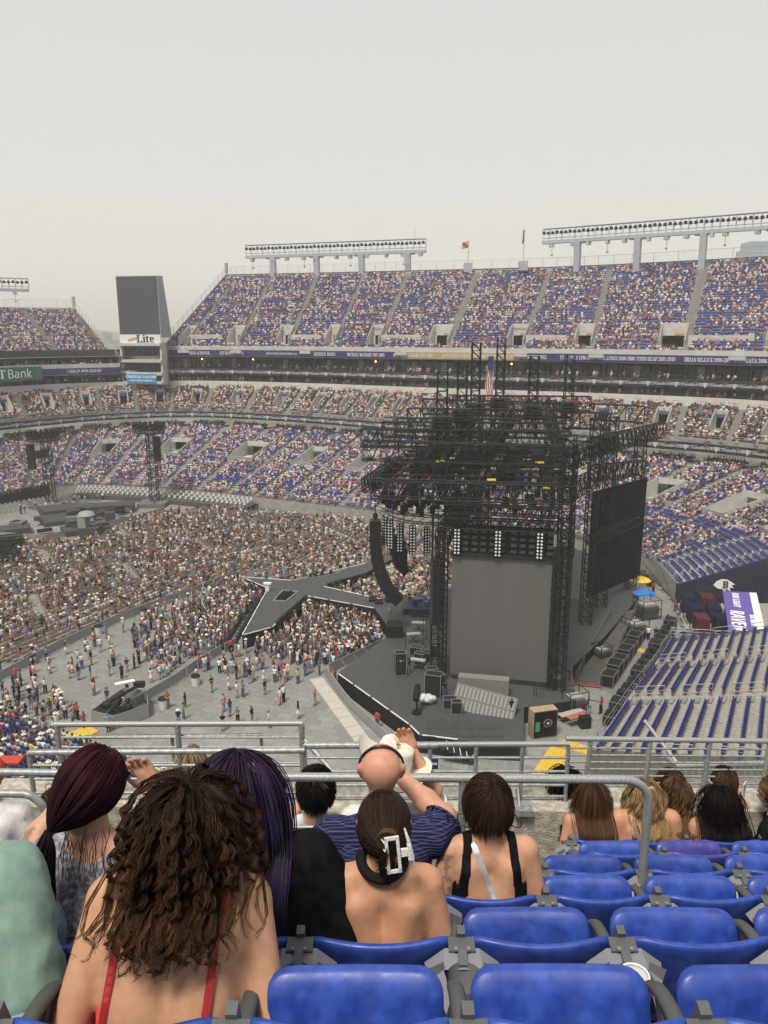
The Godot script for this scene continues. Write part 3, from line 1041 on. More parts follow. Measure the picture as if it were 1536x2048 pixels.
func video_board() -> void:
	var o := thing("video_board", "tall dark grey video board standing in the corner gap between upper decks", "screen")
	var right := Vector3(.985, 0, .17).normalized()
	var inn := right.cross(UP)
	var c := V(-61.5, 0, 199)
	var b := Mb.new()
	b.obox(c + UP * 41.0 - inn * 1.6, right * 5.6, UP * 7.4, inn * 1.5)
	part(o, "cabinet", b.mesh(mat("board_cabinet", lin(.40, .42, .44), .6)))
	b = Mb.new(); b.obox(c + UP * 41.2, right * 5.35, UP * 7.0, inn * .12)
	part(o, "screen", b.mesh(nmat("board_screen", lin(.050, .055, .068), lin(.056, .062, .074), 6.0, .6)))
	b = Mb.new()
	# leaning side fin
	var fr := c + right * 5.6
	for s in [1.0, -1.0]:
		var q := [fr + UP * 33.4, fr + UP * 33.4 + right * 1.5 - inn * 3.0, fr + UP * 48.0 - inn * 3.0, fr + UP * 48.2]
		if s > 0: b.quad(q[0], q[1], q[2], q[3])
		else: b.quad(q[3], q[2], q[1], q[0])
	part(o, "side_fin", b.mesh(mat("board_fin", lin(.30, .32, .34), .6)))
	b = Mb.new(); b.obox(c + UP * 33.0, right * 5.5, UP * 1.15, inn * .2)
	part(o, "sponsor_panel", b.mesh(mat("board_white", lin(.66, .66, .66), .6)))
	lay(o, "lettering", text_mesh("Lite", 1.75), mat("lite_blue", lin(.012, .018, .06), .6), c + UP * 33.05 + right * 1.4 + inn * .25, right, UP)
	var mi := lay(o, "lettering", text_mesh("Miller", .62), mat("miller_gold", lin(.32, .22, .08), .6), c + UP * 33.0 - right * 2.0 + inn * .25, right.rotated(inn, .3), UP.rotated(inn, .3))
	# tower of boxes underneath
	o = thing("corner_tower", "narrow grey tower of windowed boxes under the video board", "building")
	b = Mb.new()
	b.obox(c + UP * 26.6 - inn * 2.6, right * 5.2, UP * 5.2, inn * 1.6)
	part(o, "rear_block", b.mesh(conc))
	b = Mb.new()
	for y in [31.7, 27.6, 24.4, 22.2]:
		b.obox(c + UP * y - inn * .6, right * 5.5, UP * .35, inn * 1.4)
	for s in [-1.0, 1.0]: b.obox(c + UP * 27 - inn * 1.0 + right * 5.4 * s, right * .25, UP * 5.2, inn * 1.3)
	part(o, "ledge", b.mesh(conc_pale))
	var pm := Mb.new(); pm.box(Vector3.ZERO, Vector3(1.15, 2.1, .06))
	var gm := pm.mesh(mat("suite_glass", lin(.035, .042, .05), .12))
	for lev in 2:
		for k in 8:
			var e := part(o, "window", gm)
			e.transform = Transform3D(Basis(right, UP, inn), c + UP * (29.9 - lev * 4.0) + right * (k - 3.5) * 1.28 - inn * .9)
	var ps := []
	for k in 9: ps.push_back(Transform3D(Basis.looking_at(inn), c + UP * 28.0 + right * (k - 4) * 1.1 - inn * .1))
	b = Mb.new(); b.obox(c + UP * 23.3 + inn * .9, right * 4.0, UP * 1.1, inn * .1)
	o = thing("blue_sign", "light blue factory sign at the foot of the corner tower", "sign")
	part(o, "panel", b.mesh(mat("sign_sky_blue", lin(.03, .25, .52), .5)))
	lay(o, "lettering", text_mesh("STRATEGIC FACTORY", .62, true, false), mat("sign_white", lin(.75, .75, .75), .6), c + UP * 23.65 + inn * 1.03, right, UP)
	lay(o, "lettering", text_mesh("PRINT  DESIGN  BRANDING", .34, true, false), mat("sign_white", lin(.75, .75, .75), .6), c + UP * 22.7 + inn * 1.03, right, UP)

func light_racks() -> void:
	var racks := [[V(-40.3, 56.1, 236), V(11.5, 56.4, 222), 4, "long rack of floodlights above the middle of the far upper deck"], [V(41.2, 57.3, 210), V(104, 57.3, 168), 5, "long rack of floodlights above the right part of the far deck"], [V(-103.5, 46.6, 233), V(-150, 46.6, 206), 3, "rack of floodlights above the far end deck at the left"]]
	var hd := Mb.new()
	hd.loft([[V(0, 0, -.1), .30, .30], [V(0, .3, -.1), .42, .42], [V(0, .5, -.1), .45, .45]], 8)
	var lamp := hd.mesh(mat("flood_black", lin(.03, .032, .036), .5))
	for r in racks:
		var o := thing("floodlight_rack", r[3], "floodlight", Vector3.ZERO, "floodlight racks above the decks")
		var a: Vector3 = r[0]; var b: Vector3 = r[1]
		var d := (b - a).normalized()
		var inn := UP.cross(d).normalized()
		if inn.z < 0: inn = -inn
		var ln := a.distance_to(b)
		var f := Mb.new()
		f.bar(a, b, 1.4, .8)
		for y in [1.0, 2.1, 3.2]:
			f.bar(a + UP * y + inn * .5, b + UP * y + inn * .5, .10); f.bar(a + UP * y - inn * .5, b + UP * y - inn * .5, .10)
		f.bar(a + UP * 3.3, b + UP * 3.3, 1.2, .12)
		var n := int(ln / 1.7)
		for k in n + 1:
			var p := a + d * (ln * k / n)
			f.bar(p + inn * .5, p + inn * .5 + UP * 3.2, .08); f.bar(p - inn * .5, p - inn * .5 + UP * 3.2, .08)
			if k % 2: f.bar(p + inn * .5, p - inn * .5 + UP * 3.2, .06)
		part(o, "frame", f.mesh(steel))
		var tilt := Basis(inn, inn.cross(UP).cross(inn), inn.cross(UP)).orthonormalized()
		var nl := int(ln / 1.15)
		for k in nl:
			var e := part(o, "floodlight", lamp)
			e.position = a + d * (ln * (k + .5) / nl) + UP * (2.35 + (.12 if k % 3 == 0 else 0.0)) + inn * .6
			e.basis = Basis(d.cross(inn).cross(d) if false else d, PI / 2 + .35) if false else Basis(d.normalized(), (PI / 2 + .3) * (1.0 if d.x > 0 else -1.0))
		f = Mb.new()
		for k in int(ln / 4.5):
			var p := a + d * (ln * (k + .6) / int(ln / 4.5)) + d * rng.randf_range(-1, 1)
			f.tbox(Transform3D(Basis(UP, rng.randf()), p - UP * .9 + inn * .4), Vector3(1.2, .8, .8))
			if k % 3 == 0:
				f.stick(p, p - UP * 3.0, .06); f.ball(p - UP * 3.1, Vector3(.35, .35, .35), 4, 6)
		part(o, "hanging_speaker", f.mesh(mat("rack_fixture", lin(.42, .43, .44), .6)))
		var np: int = r[2]
		for k in np:
			var p := a + d * (ln * (k + .62) / np)
			f = Mb.new()
			f.bar(p - UP * 11.0 - inn * .6, p - UP * .3, 1.5, 1.5)
			f.bar(p - UP * .5 - d * 2.0, p - UP * .5 + d * 2.0, 1.0, .5)
			part(o, "post", f.mesh(steel))
		f = Mb.new()
		f.stick(b - d * 3.0 + UP * 3.3, b - d * 3.0 + UP * 6.0, .05)
		part(o, "antenna", f.mesh(steel))
	# flag poles on the rear wall
	var o := thing("flagpole", "pole with a small orange and black flag behind the far upper deck", "flag", V(22.6, 51.4, 216.5))
	pole_and_flag(o, 7.3, mat("flag_orange", lin(.42, .20, .05), .8), true)
	o = thing("flagpole", "pole with a limp grey flag behind the far upper deck", "flag", V(36.4, 51.4, 210.5))
	pole_and_flag(o, 9.5, mat("flag_grey", lin(.16, .16, .17), .8), false)

func pole_and_flag(o: Node3D, h: float, m: Material, open: bool) -> void:
	var b := Mb.new()
	b.box(V(0, .2, 0), Vector3(2.2, 2.4, 2.2))
	part(o, "plinth", b.mesh(steel))
	b = Mb.new(); b.pipe(V(0, 1, 0), V(0, h, 0), .10, 6)
	part(o, "pole", b.mesh(steel))
	b = Mb.new()
	var rows := []
	for i in 7:
		var row := PackedVector3Array()
		for k in 7:
			var f := k / 6.0
			row.push_back(V(-f * (1.7 if open else .45) + .1 * sin(i), h - .2 - i * (.28 if open else .55) + f * (-.5), sin(f * 6.0 + i) * .25))
		rows.push_back(row)
	b.grid(rows)
	part(o, "flag", b.mesh(m))
	if open:
		b = Mb.new()
		for k in 6: b.box(V(-.25 - k * .24, h - .6 - (k % 3) * .4, .3), Vector3(.2, .3, .02))
		part(o, "black_marks", b.mesh(mat("flag_black", lin(.02, .02, .02), .8)))

func end_stand() -> void:
	# empty block of blue seats behind the stage, at the right
	var front := stations(P2([16.2, 54.3, 22.2, 63.8, 27.0, 71.0, 30.4, 76.6]))
	var back := stations(P2([33.5, 42.5, 38.5, 53.5, 43.0, 62.0, 46.0, 68.0]))
	var o := thing("end_stand", "empty lower stand of blue seats on pale concrete behind the stage", "grandstand")
	var seats := []
	var people := []
	var pale := nmat("end_stand_concrete", lin(.235, .22, .195), lin(.32, .30, .27), 5.0, .92, .02)
	tier(o, front, back, 2.6, 8.4, 19, [.30, .62], [], pale, -5.0, seats, people, 21)
	var w := Mb.new()
	band(w, front, 0, 2.7, 0, 1, 30); shelf(w, front, offset(front, .3), 2.7, 2.7, 30)
	for e in [0.0, 1.0]:
		var a := at_t(front, e); var b := at_t(back, e)
		w.quad(V(a.x, -.1, a.y), V(b.x, -.1, b.y), V(b.x, 8.6, b.y), V(a.x, 2.8, a.y))
		w.quad(V(a.x, 2.8, a.y), V(b.x, 8.6, b.y), V(b.x, -.1, b.y), V(a.x, -.1, a.y))
	part(o, "side_wall", w.mesh(pale))
	rail_along(o, front, 2.7, 1.0, 0, 1, 16, galv)
	# hoop rails at the aisles and at both ends
	for t in [.0, .28, .33, .60, .65, .99]:
		for k in 5:
			var r := Mb.new()
			var a: Vector2 = at_t(front, t).lerp(at_t(back, t), k * .2 + .03); var b: Vector2 = at_t(front, t).lerp(at_t(back, t), k * .2 + .15)
			var ya := 2.6 + 5.8 * (k * .2 + .03); var yb := 2.6 + 5.8 * (k * .2 + .15)
			r.tube(PackedVector3Array([V(a.x, ya, a.y), V(a.x, ya + .95, a.y), V(b.x, yb + .95, b.y), V(b.x, yb, b.y)]), PackedFloat32Array([.035]), 6)
			r.stick(V(a.x, ya + .5, a.y), V(b.x, yb + .5, b.y), .025)
			part(o, "hoop_rail", r.mesh(mat("pale_rail", lin(.34, .345, .35), .5, .2)))
	# nearest seats that show are seats of their own
	seats.sort_custom(func(a, b): return a.origin.z > b.origin.z)
	var in_row := {}
	var rest := []
	var n := 0
	var proto: MeshInstance3D = null
	var blue := mat("end_seat_blue", lin(.022, .042, .235), .42)
	for xf in seats:
		var z: float = -xf.origin.z * .974 + (34.5 - xf.origin.y) * .2266
		if n < 235 and xf.origin.x / z < .512:
			var rw := int(round((xf.origin.y - 2.6) / (5.8 / 19.0))) + 1
			in_row[rw] = in_row.get(rw, 0) + 1
			var s: MeshInstance3D
			if proto == null:
				s = part(self, "stadium_seat", seat_near)
				s.set_surface_override_material(0, blue)
				proto = s
			else:
				s = proto.duplicate()
				s.name = "stadium_seat"
				add_child(s, true)
			s.transform = xf
			tag(s, "empty blue seat, %s from the near end in the %s row behind the stage" % [ordinal(in_row[rw]), ordinal(rw)], "seat", "empty blue seats behind the stage")
			n += 1
		else:
			rest.push_back(xf)
	var tints := PackedColorArray()
	for i in rest.size(): tints.push_back(Color(.022, .042, .235))
	var so := many(self, "blue_seats", seat_near, rest, tints)
	tag(so, "farther rows of empty blue seats in the bare stand behind the stage", "seats", "", "stuff")
	# the small block past the tunnel
	# tunnel side wall in navy with the bird's-head emblem
	var nv := thing("tunnel_wall", "navy wall with a white bird head emblem under the corner seats", "wall")
	var b := Mb.new()
	var p0 := V(38.4, 0, 95.8); var p1 := V(60.0, 0, 95.4)
	b.quad(p0, p1, p1 + UP * 9.4, p0 + UP * 2.4)
	b.quad(p1 + V(0, 0, .4), p0 + V(0, 0, .4), p0 + V(0, 2.4, .4), p1 + V(0, 9.4, .4))
	b.quad(p0 + UP * 2.4, p1 + UP * 9.4, p1 + V(0, 9.4, .4), p0 + V(0, 2.4, .4))
	part(nv, "navy_panel", b.mesh(nmat("navy_banner", lin(.010, .011, .028), lin(.022, .024, .06), 8.0, .6, .02)))
	var head := Mb.new()
	var prof := P2([-1.0, .15, -.7, .55, -.2, .8, .4, .75, .85, .5, 1.3, .2, .9, .12, 1.2, -.2, .75, -.15, .9, -.55, .45, -.35, .2, -.7, -.05, -.3, -.5, -.25, -.75, -.05])
	head_emblem(nv, prof, V(44.2, 2.3, 95.55), 1.25)
	lay(nv, "lettering", text_mesh("B", .9), mat("emblem_navy", lin(.02, .02, .06), .6), V(44.5, 2.55, 95.40), Vector3.RIGHT, UP)
	rail_along(nv, PackedVector2Array([Vector2(38.4, 96.0), Vector2(60, 95.6)]), 2.4, .0, 0, 1, 2)
	# purple canopy over the tunnel mouth
	o = thing("tunnel_canopy", "purple canopy with white team lettering roofing the tunnel mouth", "canopy")
	b = Mb.new()
	b.prism(PackedVector2Array([Vector2(42.4, 91.5), Vector2(45.5, 91.1), Vector2(39.7, 76.4), Vector2(36.8, 76.8)]), 2.85, 3.05, true, true)
	part(o, "canopy_sheet", b.mesh(mat("canopy_purple", lin(.105, .07, .31), .6)))
	b = Mb.new()
	b.prism(PackedVector2Array([Vector2(45.55, 91.1), Vector2(46.4, 91.0), Vector2(40.6, 76.3), Vector2(39.75, 76.4)]), 2.9, 3.0, true, true)
	part(o, "white_border", b.mesh(mat("board_white", lin(.66, .66, .66), .6)))
	var dn := Vector3(-5.9, 0, 15.0).normalized()
	var w_ := mat("sign_white", lin(.75, .75, .75), .6)
	lay(o, "lettering", text_mesh("RAVENS", 1.5, true, false), w_, V(39.6, 3.06, 80.9), dn, UP.cross(dn))
	lay(o, "lettering", text_mesh("BALTIMORE", .5, true, false), w_, V(41.4, 3.06, 81.3), dn, UP.cross(dn))
	lay(o, "lettering", text_mesh("BUD LIGHT", .75, true, false), w_, V(42.6, 3.06, 88.2), dn, UP.cross(dn))
	b = Mb.new()
	for q in [[42.6, 90.8], [46, 90.4], [37.0, 77.3], [40.2, 77.0]]: b.pipe(V(q[0], 0, q[1]), V(q[0], 2.85, q[1]), .08, 6)
	part(o, "post", b.mesh(galv))
	# concrete tunnel floor, side parapet
	b = Mb.new()
	b.prism(PackedVector2Array([Vector2(36.0, 86.5), Vector2(60, 84), Vector2(60, 95.2), Vector2(38.4, 95.4)]), -.1, .05)
	struct("tunnel_floor", "bare concrete ground inside the corner tunnel", "floor", b.mesh(pale))
	b = Mb.new()
	b.prism(PackedVector2Array([Vector2(45.8, 74.0), Vector2(49.2, 92.5), Vector2(62, 92.0), Vector2(56.0, 70.0)]), 0, 3.4)
	b.prism(PackedVector2Array([Vector2(47.3, 74.0), Vector2(50.4, 92.5), Vector2(62, 92.0), Vector2(56.0, 70.0)]), 3.4, 4.0)
	o = thing("side_block", "pale concrete terrace with one column of blue seats beyond the canopy", "grandstand")
	part(o, "terrace", b.mesh(pale))
	for k in 26:
		var s := part(o, "seat", seat_near)
		s.set_surface_override_material(0, blue)
		s.transform = Transform3D(Basis(UP, PI / 2 - .18), V(46.9 + k * .115, 3.4, 76.0 + k * .6))
	# railed steps at the near side of the tunnel
	var rl := Mb.new()
	for k in 4:
		rl.stick(V(30.6, 2.9 + k * .35, 77.0), V(44.0, 4.6 + k * .35, 69.8), .035)
	for k in 8:
		var f := k / 7.0
		rl.stick(V(lerpf(30.6, 44, f), 2.2 + f * 1.7, lerpf(77, 69.8, f)), V(lerpf(30.6, 44, f), 3.95 + f * 1.7, lerpf(77, 69.8, f)), .04)
	solo("end_rail", "pale metal railing along the top end of the bare seat block", "railing", rl.mesh(mat("pale_rail", lin(.34, .345, .35), .5, .2)))
	# racks of folded chairs
	for k in 6:
		var c := thing("chair_rack", "tall rack of %s folded chairs, %s back from the lane, %s column" % ["dark red" if k % 3 == 1 else "navy", ordinal(k / 2 + 1), ["left", "right"][k % 2]], "chair rack", V(38.6 + (k % 2) * 2.3 + (k / 2) * -.6, .05, 92.5 - (k / 2) * 3.6), "racks of folded chairs in the tunnel", -.2)
		var fr := Mb.new(); var ch := Mb.new()
		for s in [-1.0, 1.0]:
			fr.stick(V(s, 0, -1.2), V(s, 2.4, -1.2), .04); fr.stick(V(s, 0, 1.2), V(s, 2.4, 1.2), .04)
			fr.stick(V(s, .15, -1.2), V(s, .15, 1.2), .04); fr.stick(V(s, 2.4, -1.2), V(s, 2.4, 1.2), .04)
		part(c, "frame", fr.mesh(black_steel))
		var cm := mat("folded_chair_red" if k % 3 == 1 else "folded_chair_navy", lin(.10, .02, .028) if k % 3 == 1 else lin(.018, .026, .06), .5)
		for j in 14:
			ch = Mb.new()
			ch.tbox(Transform3D(Basis(Vector3.RIGHT, .12), V(0, 1.1, -1.1 + j * .165)), Vector3(1.5, 2.0, .05))
			part(c, "folded_chair", ch.mesh(cm))

func head_emblem(o: Node3D, prof: Array, at: Vector3, s: float) -> void:
	var m := Mb.new()
	var pl := PackedVector2Array(prof)
	var t := Geometry2D.triangulate_polygon(pl)
	for k in range(0, t.size(), 3):
		var i := m.vert(Vector3(pl[t[k]].x, pl[t[k]].y, 0) * s, Vector3.BACK); var j := m.vert(Vector3(pl[t[k + 1]].x, pl[t[k + 1]].y, 0) * s, Vector3.BACK); var l := m.vert(Vector3(pl[t[k + 2]].x, pl[t[k + 2]].y, 0) * s, Vector3.BACK)
		m.idx(i, j, l)
	part(o, "bird_head_emblem", m.mesh(mat("sign_white", lin(.75, .75, .75), .6)), at)

func skyline() -> void:
	# a pale glass tower beyond the deck, low hazy town in the gap by the video board
	var b := Mb.new()
	var o := thing("office_tower", "pale blue glass office tower rising behind the far upper deck", "building", V(418, 0, 900))
	b.box(V(0, 62, 0), Vector3(38, 124, 30)); b.box(V(0, 128, 0), Vector3(32, 9, 24))
	part(o, "glass_body", b.mesh(mat("tower_glass", lin(.18, .25, .30), .3)))
	b = Mb.new()
	for k in 26: b.box(V(0, 22 + k * 4.0, 0), Vector3(38.3, .8, 30.3))
	part(o, "floor_band", b.mesh(mat("tower_band", lin(.4, .42, .43), .6)))
	b = Mb.new()
	b.box(V(0, 30, 0), Vector3(26, 60, 20))
	solo("office_block", "faint grey office block just showing over the deck rail", "building", b.mesh(mat("block_grey", lin(.3, .3, .3), .8)), V(170, 0, 800)).position.y = 14
	var hill := Mb.new()
	var rows := []
	for j in 5:
		var row := PackedVector3Array()
		for k in 41:
			var x := lerpf(-2600, 1800, k / 40.0)
			row.push_back(V(x, [-.5, 26, 48, 62, 30][j] * (.75 + .35 * sin(k * .9 + j)) - .5, [1700, 2000, 2400, 2900, 3500][j]))
		rows.push_back(row)
	hill.grid(rows)
	struct("hills", "low wooded hills fading into the haze behind the town", "hills", hill.mesh(nmat("hill_woods", lin(.03, .045, .025), lin(.07, .085, .05), 200.0, .95, .03)))
	var r := RandomNumberGenerator.new()
	r.seed = 5
	var wall := [mat("town_brick", lin(.20, .12, .09), .9), mat("town_pale", lin(.45, .44, .41), .9), mat("town_grey", lin(.28, .28, .28), .9)]
	for k in 46:
		var f := r.randf_range(420, 1500)
		var x := f * r.randf_range(-.44, -.26)
		var s := Vector3(r.randf_range(14, 46), r.randf_range(7, 20), r.randf_range(12, 30))
		if k < 5: s.y = r.randf_range(22, 38); f = r.randf_range(1300, 2000); x = f * r.randf_range(-.42, -.28)
		b = Mb.new()
		b.box(V(0, s.y / 2, 0), s)
		b.box(V(s.x * .2, s.y + 1, 0), Vector3(s.x * .3, 2.4, s.z * .4))
		var h := thing("town_building", "faint %s %s in the hazy town, %s beside the video board" % [["brick", "pale", "grey"][k % 3], "tower" if k < 5 else "low building", ordinal(k + 1)], "building", V(x, 0, f), "hazy town buildings beyond the corner gap", r.randf_range(-.4, .4))
		part(h, "wall", b.mesh(wall[k % 3]))
		var wn := Mb.new()
		for i in int(s.x / 4):
			for j in int(s.y / 4): wn.box(V(-s.x / 2 + 2 + i * 4, 2 + j * 4, -s.z / 2 - .05), Vector3(1.8, 1.6, .2))
		part(h, "windows", wn.mesh(mat("town_window", lin(.05, .06, .07), .3))).set_meta("kind", "stuff")
	var tr := Mb.new()
	for k in 5:
		tr.ball(V(r.randf_range(-1.6, 1.6), 5.5 + r.randf_range(-1.5, 2), r.randf_range(-1.6, 1.6)), Vector3(2.3, 2.0, 2.3) * r.randf_range(.7, 1.1), 5, 7)
	var where := []
	for k in 700:
		var f := r.randf_range(380, 1700)
		where.push_back(Transform3D(Basis(UP, r.randf() * TAU).scaled(Vector3.ONE * r.randf_range(.8, 1.6)), V(f * r.randf_range(-.45, -.24), -.5, f)))
	var tm := many(self, "woods", tr.mesh(mat("far_tree_green", lin(.045, .07, .035), .95)), where)
	tag(tm, "hazy trees scattered through the town beyond the corner gap", "trees", "", "stuff")

# ---------------------------------------------------------------- stage
func truss_mesh(p: Vector3, q: Vector3, w: float, h: float, mt: Material, cr := .07, br := .045) -> ArrayMesh:
	# box truss whose upper chords run from p to q
	var m := Mb.new()
	var d := (q - p).normalized()
	var ref := UP if absf(d.y) < .9 else Vector3(0, 0, 1)
	var s := d.cross(ref).normalized() * w / 2
	var t := d.cross(s).normalized() * h
	if t.y > 0 and absf(d.y) < .9: t = -t
	var l := p.distance_to(q)
	var n := maxi(2, int(round(l / maxf(h, w) / .95)))
	for c in [s, -s, s + t, -s + t]: m.stick(p + c, q + c, cr, 4)
	for k in n:
		var a := p + d * (l * k / n); var b := p + d * (l * (k + 1) / n); var c := (a + b) / 2
		for e in [s, -s]:
			m.stick(a + e, c + e + t, br, 3); m.stick(c + e + t, b + e, br, 3)
			m.stick(a + e, a + e + t, br, 3)
		for e in [Vector3.ZERO, t]:
			m.stick(a + s + e, b - s + e, br, 3); m.stick(a + s + e, a - s + e, br, 3)
	m.stick(q + s, q + s + t, br, 3); m.stick(q - s, q - s + t, br, 3); m.stick(q + s, q - s, br, 3)
	return m.mesh(mt)

func road_case(called: String, label: String, at: Vector3, s: Vector3, turn := 0.0, group := "road cases round the stage", tone := .02) -> Node3D:
	var o := thing(called, label, "case", at, group, turn)
	var b := Mb.new()
	b.box(V(0, s.y / 2 + .08, 0), Vector3(s.x, s.y, s.z))
	part(o, "shell", b.mesh(mat("case_laminate_%d" % int(tone * 1000), lin(tone, tone, tone * 1.05), .5)))
	b = Mb.new()
	for x in [-1.0, 1.0]:
		for z in [-1.0, 1.0]:
			b.box(Vector3(x * s.x / 2, s.y / 2 + .08, z * s.z / 2), Vector3(.05, s.y + .01, .05))
		for y in [0.0, 1.0]:
			b.box(Vector3(x * s.x / 2, y * s.y + .08, 0), Vector3(.05, .05, s.z + .02)); b.box(Vector3(0, y * s.y + .08, x * s.z / 2), Vector3(s.x + .02, .05, .05))
	part(o, "edge_trim", b.mesh(mat("case_aluminium", lin(.30, .31, .32), .4, .5)))
	for x in [-1.0, 1.0]:
		for z in [-1.0, 1.0]:
			b = Mb.new(); b.box(Vector3(x * s.x * .4, .04, z * s.z * .4), Vector3(.08, .08, .08))
			part(o, "castor", b.mesh(mat("castor_rubber", lin(.03, .03, .03), .7)))
	return o

func cage(label: String, at: Vector3, s: Vector3, turn: float) -> void:
	var o := thing("wire_cage", label, "cage", at, "black steel cages behind the stage", turn)
	var b := Mb.new()
	for x in [-1.0, 1.0]:
		for z in [-1.0, 1.0]: b.bar(Vector3(x * s.x / 2, 0, z * s.z / 2), Vector3(x * s.x / 2, s.y, z * s.z / 2), .07)
		for y in [.1, .5, 1.0]:
			b.bar(Vector3(x * s.x / 2, y * s.y, -s.z / 2), Vector3(x * s.x / 2, y * s.y, s.z / 2), .06); b.bar(Vector3(-s.x / 2, y * s.y, x * s.z / 2), Vector3(s.x / 2, y * s.y, x * s.z / 2), .06)
	part(o, "frame", b.mesh(black_steel))
	b = Mb.new(); b.box(Vector3(0, s.y * .35, 0), Vector3(s.x * .85, s.y * .6, s.z * .85))
	part(o, "load", b.mesh(mat("cage_load_grey", lin(.06, .062, .066), .7)))
	b = Mb.new(); b.box(Vector3(0, s.y * .7, 0), Vector3(s.x * .7, .25, s.z * .6))
	part(o, "pale_crate", b.mesh(mat("crate_grey", lin(.26, .27, .27), .6)))

func stage() -> void:
	var deck := nmat("stage_deck_black", lin(.040, .042, .045), lin(.056, .058, .060), 7.0, .62, .02)
	var skirt := mat("stage_skirt", lin(.014, .014, .016), .85)
	var strip := mat("edge_strip_white", lin(.62, .63, .64), .5)
	# deck and star runway
	var o := thing("stage_deck", "large black concert stage deck under the truss roof", "stage")
	var main := PackedVector2Array([Vector2(-4.6, 70.5), Vector2(2.2, 60.2), Vector2(3.0, 58.5), Vector2(6.3, 57.7), Vector2(11.5, 57.2), Vector2(12.6, 63.5), Vector2(17.6, 64.8), Vector2(19.0, 72), Vector2(24.5, 80), Vector2(32.5, 93), Vector2(33.5, 100), Vector2(20, 104), Vector2(6.5, 94.5), Vector2(0, 92), Vector2(-1.1, 88.9), Vector2(.9, 81.3), Vector2(-.4, 78.6)])
	var b := Mb.new(); b.prism(main, 1.62, 1.7)
	part(o, "deck_surface", b.mesh(deck))
	b = Mb.new(); b.prism(main, 0, 1.615, false)
	part(o, "skirt", b.mesh(skirt))
	edge_strips(o, main, [0, 1, 2], strip)
	o = thing("star_runway", "black star shaped runway reaching from the stage into the standing crowd", "stage")
	var star := PackedVector2Array([Vector2(-19.8, 101.4), Vector2(-12.4, 99.8), Vector2(-2.6, 107.7), Vector2(3.2, 113.5), Vector2(-2.8, 102.9), Vector2(-8.1, 97.3), Vector2(-.02, 92.0), Vector2(-1.12, 88.9), Vector2(-9.9, 93.5), Vector2(-12.8, 82.7), Vector2(-15.8, 80.3), Vector2(-15.3, 96.5)])
	b = Mb.new(); b.prism(star, 1.62, 1.7)
	part(o, "deck_surface", b.mesh(deck))
	b = Mb.new(); b.prism(star, 0, 1.615, false)
	part(o, "skirt", b.mesh(skirt))
	edge_strips(o, star, [0, 1, 5, 7, 8, 9, 10, 11], strip)
	# lighting pits let into the runway
	for q in [[[-14.3, 102.5], [-13.2, 103.6], [-7.1, 106.6], [-8.6, 104.9], 0], [[-14.5, 94.2], [-13.9, 98.6], [-11.6, 98.0], [-12.7, 94.0], 1]]:
		var pts := []
		for i in 4: pts.push_back(Vector2(q[i][0], q[i][1]))
		if q[4] == 0: pts = [Vector2(-11.9, 99.9), Vector2(-10.9, 101.1), Vector2(-5.9, 104.0), Vector2(-6.9, 102.4)]
		if q[4] == 1: pts = [Vector2(-13.9, 91.6), Vector2(-13.2, 95.6), Vector2(-11.2, 95.0), Vector2(-12.3, 91.4)]
		b = Mb.new(); b.prism(PackedVector2Array(pts), 1.69, 1.712)
		var pit := part(o, "lighting_pit", b.mesh(mat("pit_black", lin(.008, .008, .009), .8)))
		b = Mb.new()
		for i in 4:
			var a: Vector2 = pts[i]; var c: Vector2 = pts[(i + 1) % 4]
			b.bar(V(a.x, 1.76, a.y), V(c.x, 1.76, c.y), .16, .12)
		part(pit, "pit_rim", b.mesh(mat("pit_rim_grey", lin(.20, .20, .21), .6)))
		for k in 4:
			b = Mb.new()
			var cpt: Vector2 = pts[0].lerp(pts[2], .25 + k * .17) + Vector2(rng.randf_range(-.3, .3), rng.randf_range(-.3, .3))
			b.box(V(cpt.x, 1.85, cpt.y), Vector3(.45, .28, .4)); b.ball(V(cpt.x, 2.1, cpt.y), Vector3(.2, .2, .2), 4, 6)
			part(pit, "moving_light", b.mesh(black_steel))
	# rows of footlights in the two notches of the star
	for e in [[V(-9.9, 1.3, 93.0), V(-12.5, 1.3, 83.6), 16], [V(-7.6, 1.3, 97.6), V(-2.5, 1.3, 102.2), 13]]:
		for k in e[2]:
			var p: Vector3 = (e[0] as Vector3).lerp(e[1], (k + .5) / e[2])
			b = Mb.new(); b.box(p + UP * .15, Vector3(.5, .3, .4)); b.ball(p + UP * .55, Vector3(.24, .3, .24), 4, 6)
			b.bar(p - UP * .6, p, .08)
			solo("footlight", "black moving light, %s in the %s notch row of the star" % [ordinal(k + 1), "near" if e[2] == 16 else "far"], "light", b.mesh(black_steel), Vector3.ZERO, "footlights along the runway")
	# low track on the far side of the left arm, and runway steps
	b = Mb.new()
	b.bar(V(-16.4, .35, 97), V(-17.0, .35, 80), .25, .5); b.bar(V(-17.3, .35, 97), V(-18.0, .35, 80), .25, .5)
	for k in 17: b.bar(V(-16.4 - k * .035, .3, 96.5 - k), V(-17.3 - k * .035, .3, 96.5 - k), .1)
	solo("camera_track", "dark camera track laid beside the left arm of the star runway", "track", b.mesh(black_steel))
	b = Mb.new()
	for k in 4: b.box(V(-8.8 + k * .35, 1.4 - k * .36, 91.9 - k * .3), Vector3(1.0, .08, 1.0))
	b.bar(V(-9.3, 2.3, 92.3), V(-7.8, 1.1, 91.2), .06)
	solo("runway_steps", "small black steps from the star runway notch down to the floor", "steps", b.mesh(black_steel))
	# white box light on the star's left notch
	b = Mb.new(); b.box(V(-15.2, 2.2, 95.4), Vector3(.5, .9, .5)); b.box(V(-15.2, 2.75, 95.4), Vector3(1.0, .2, .6))
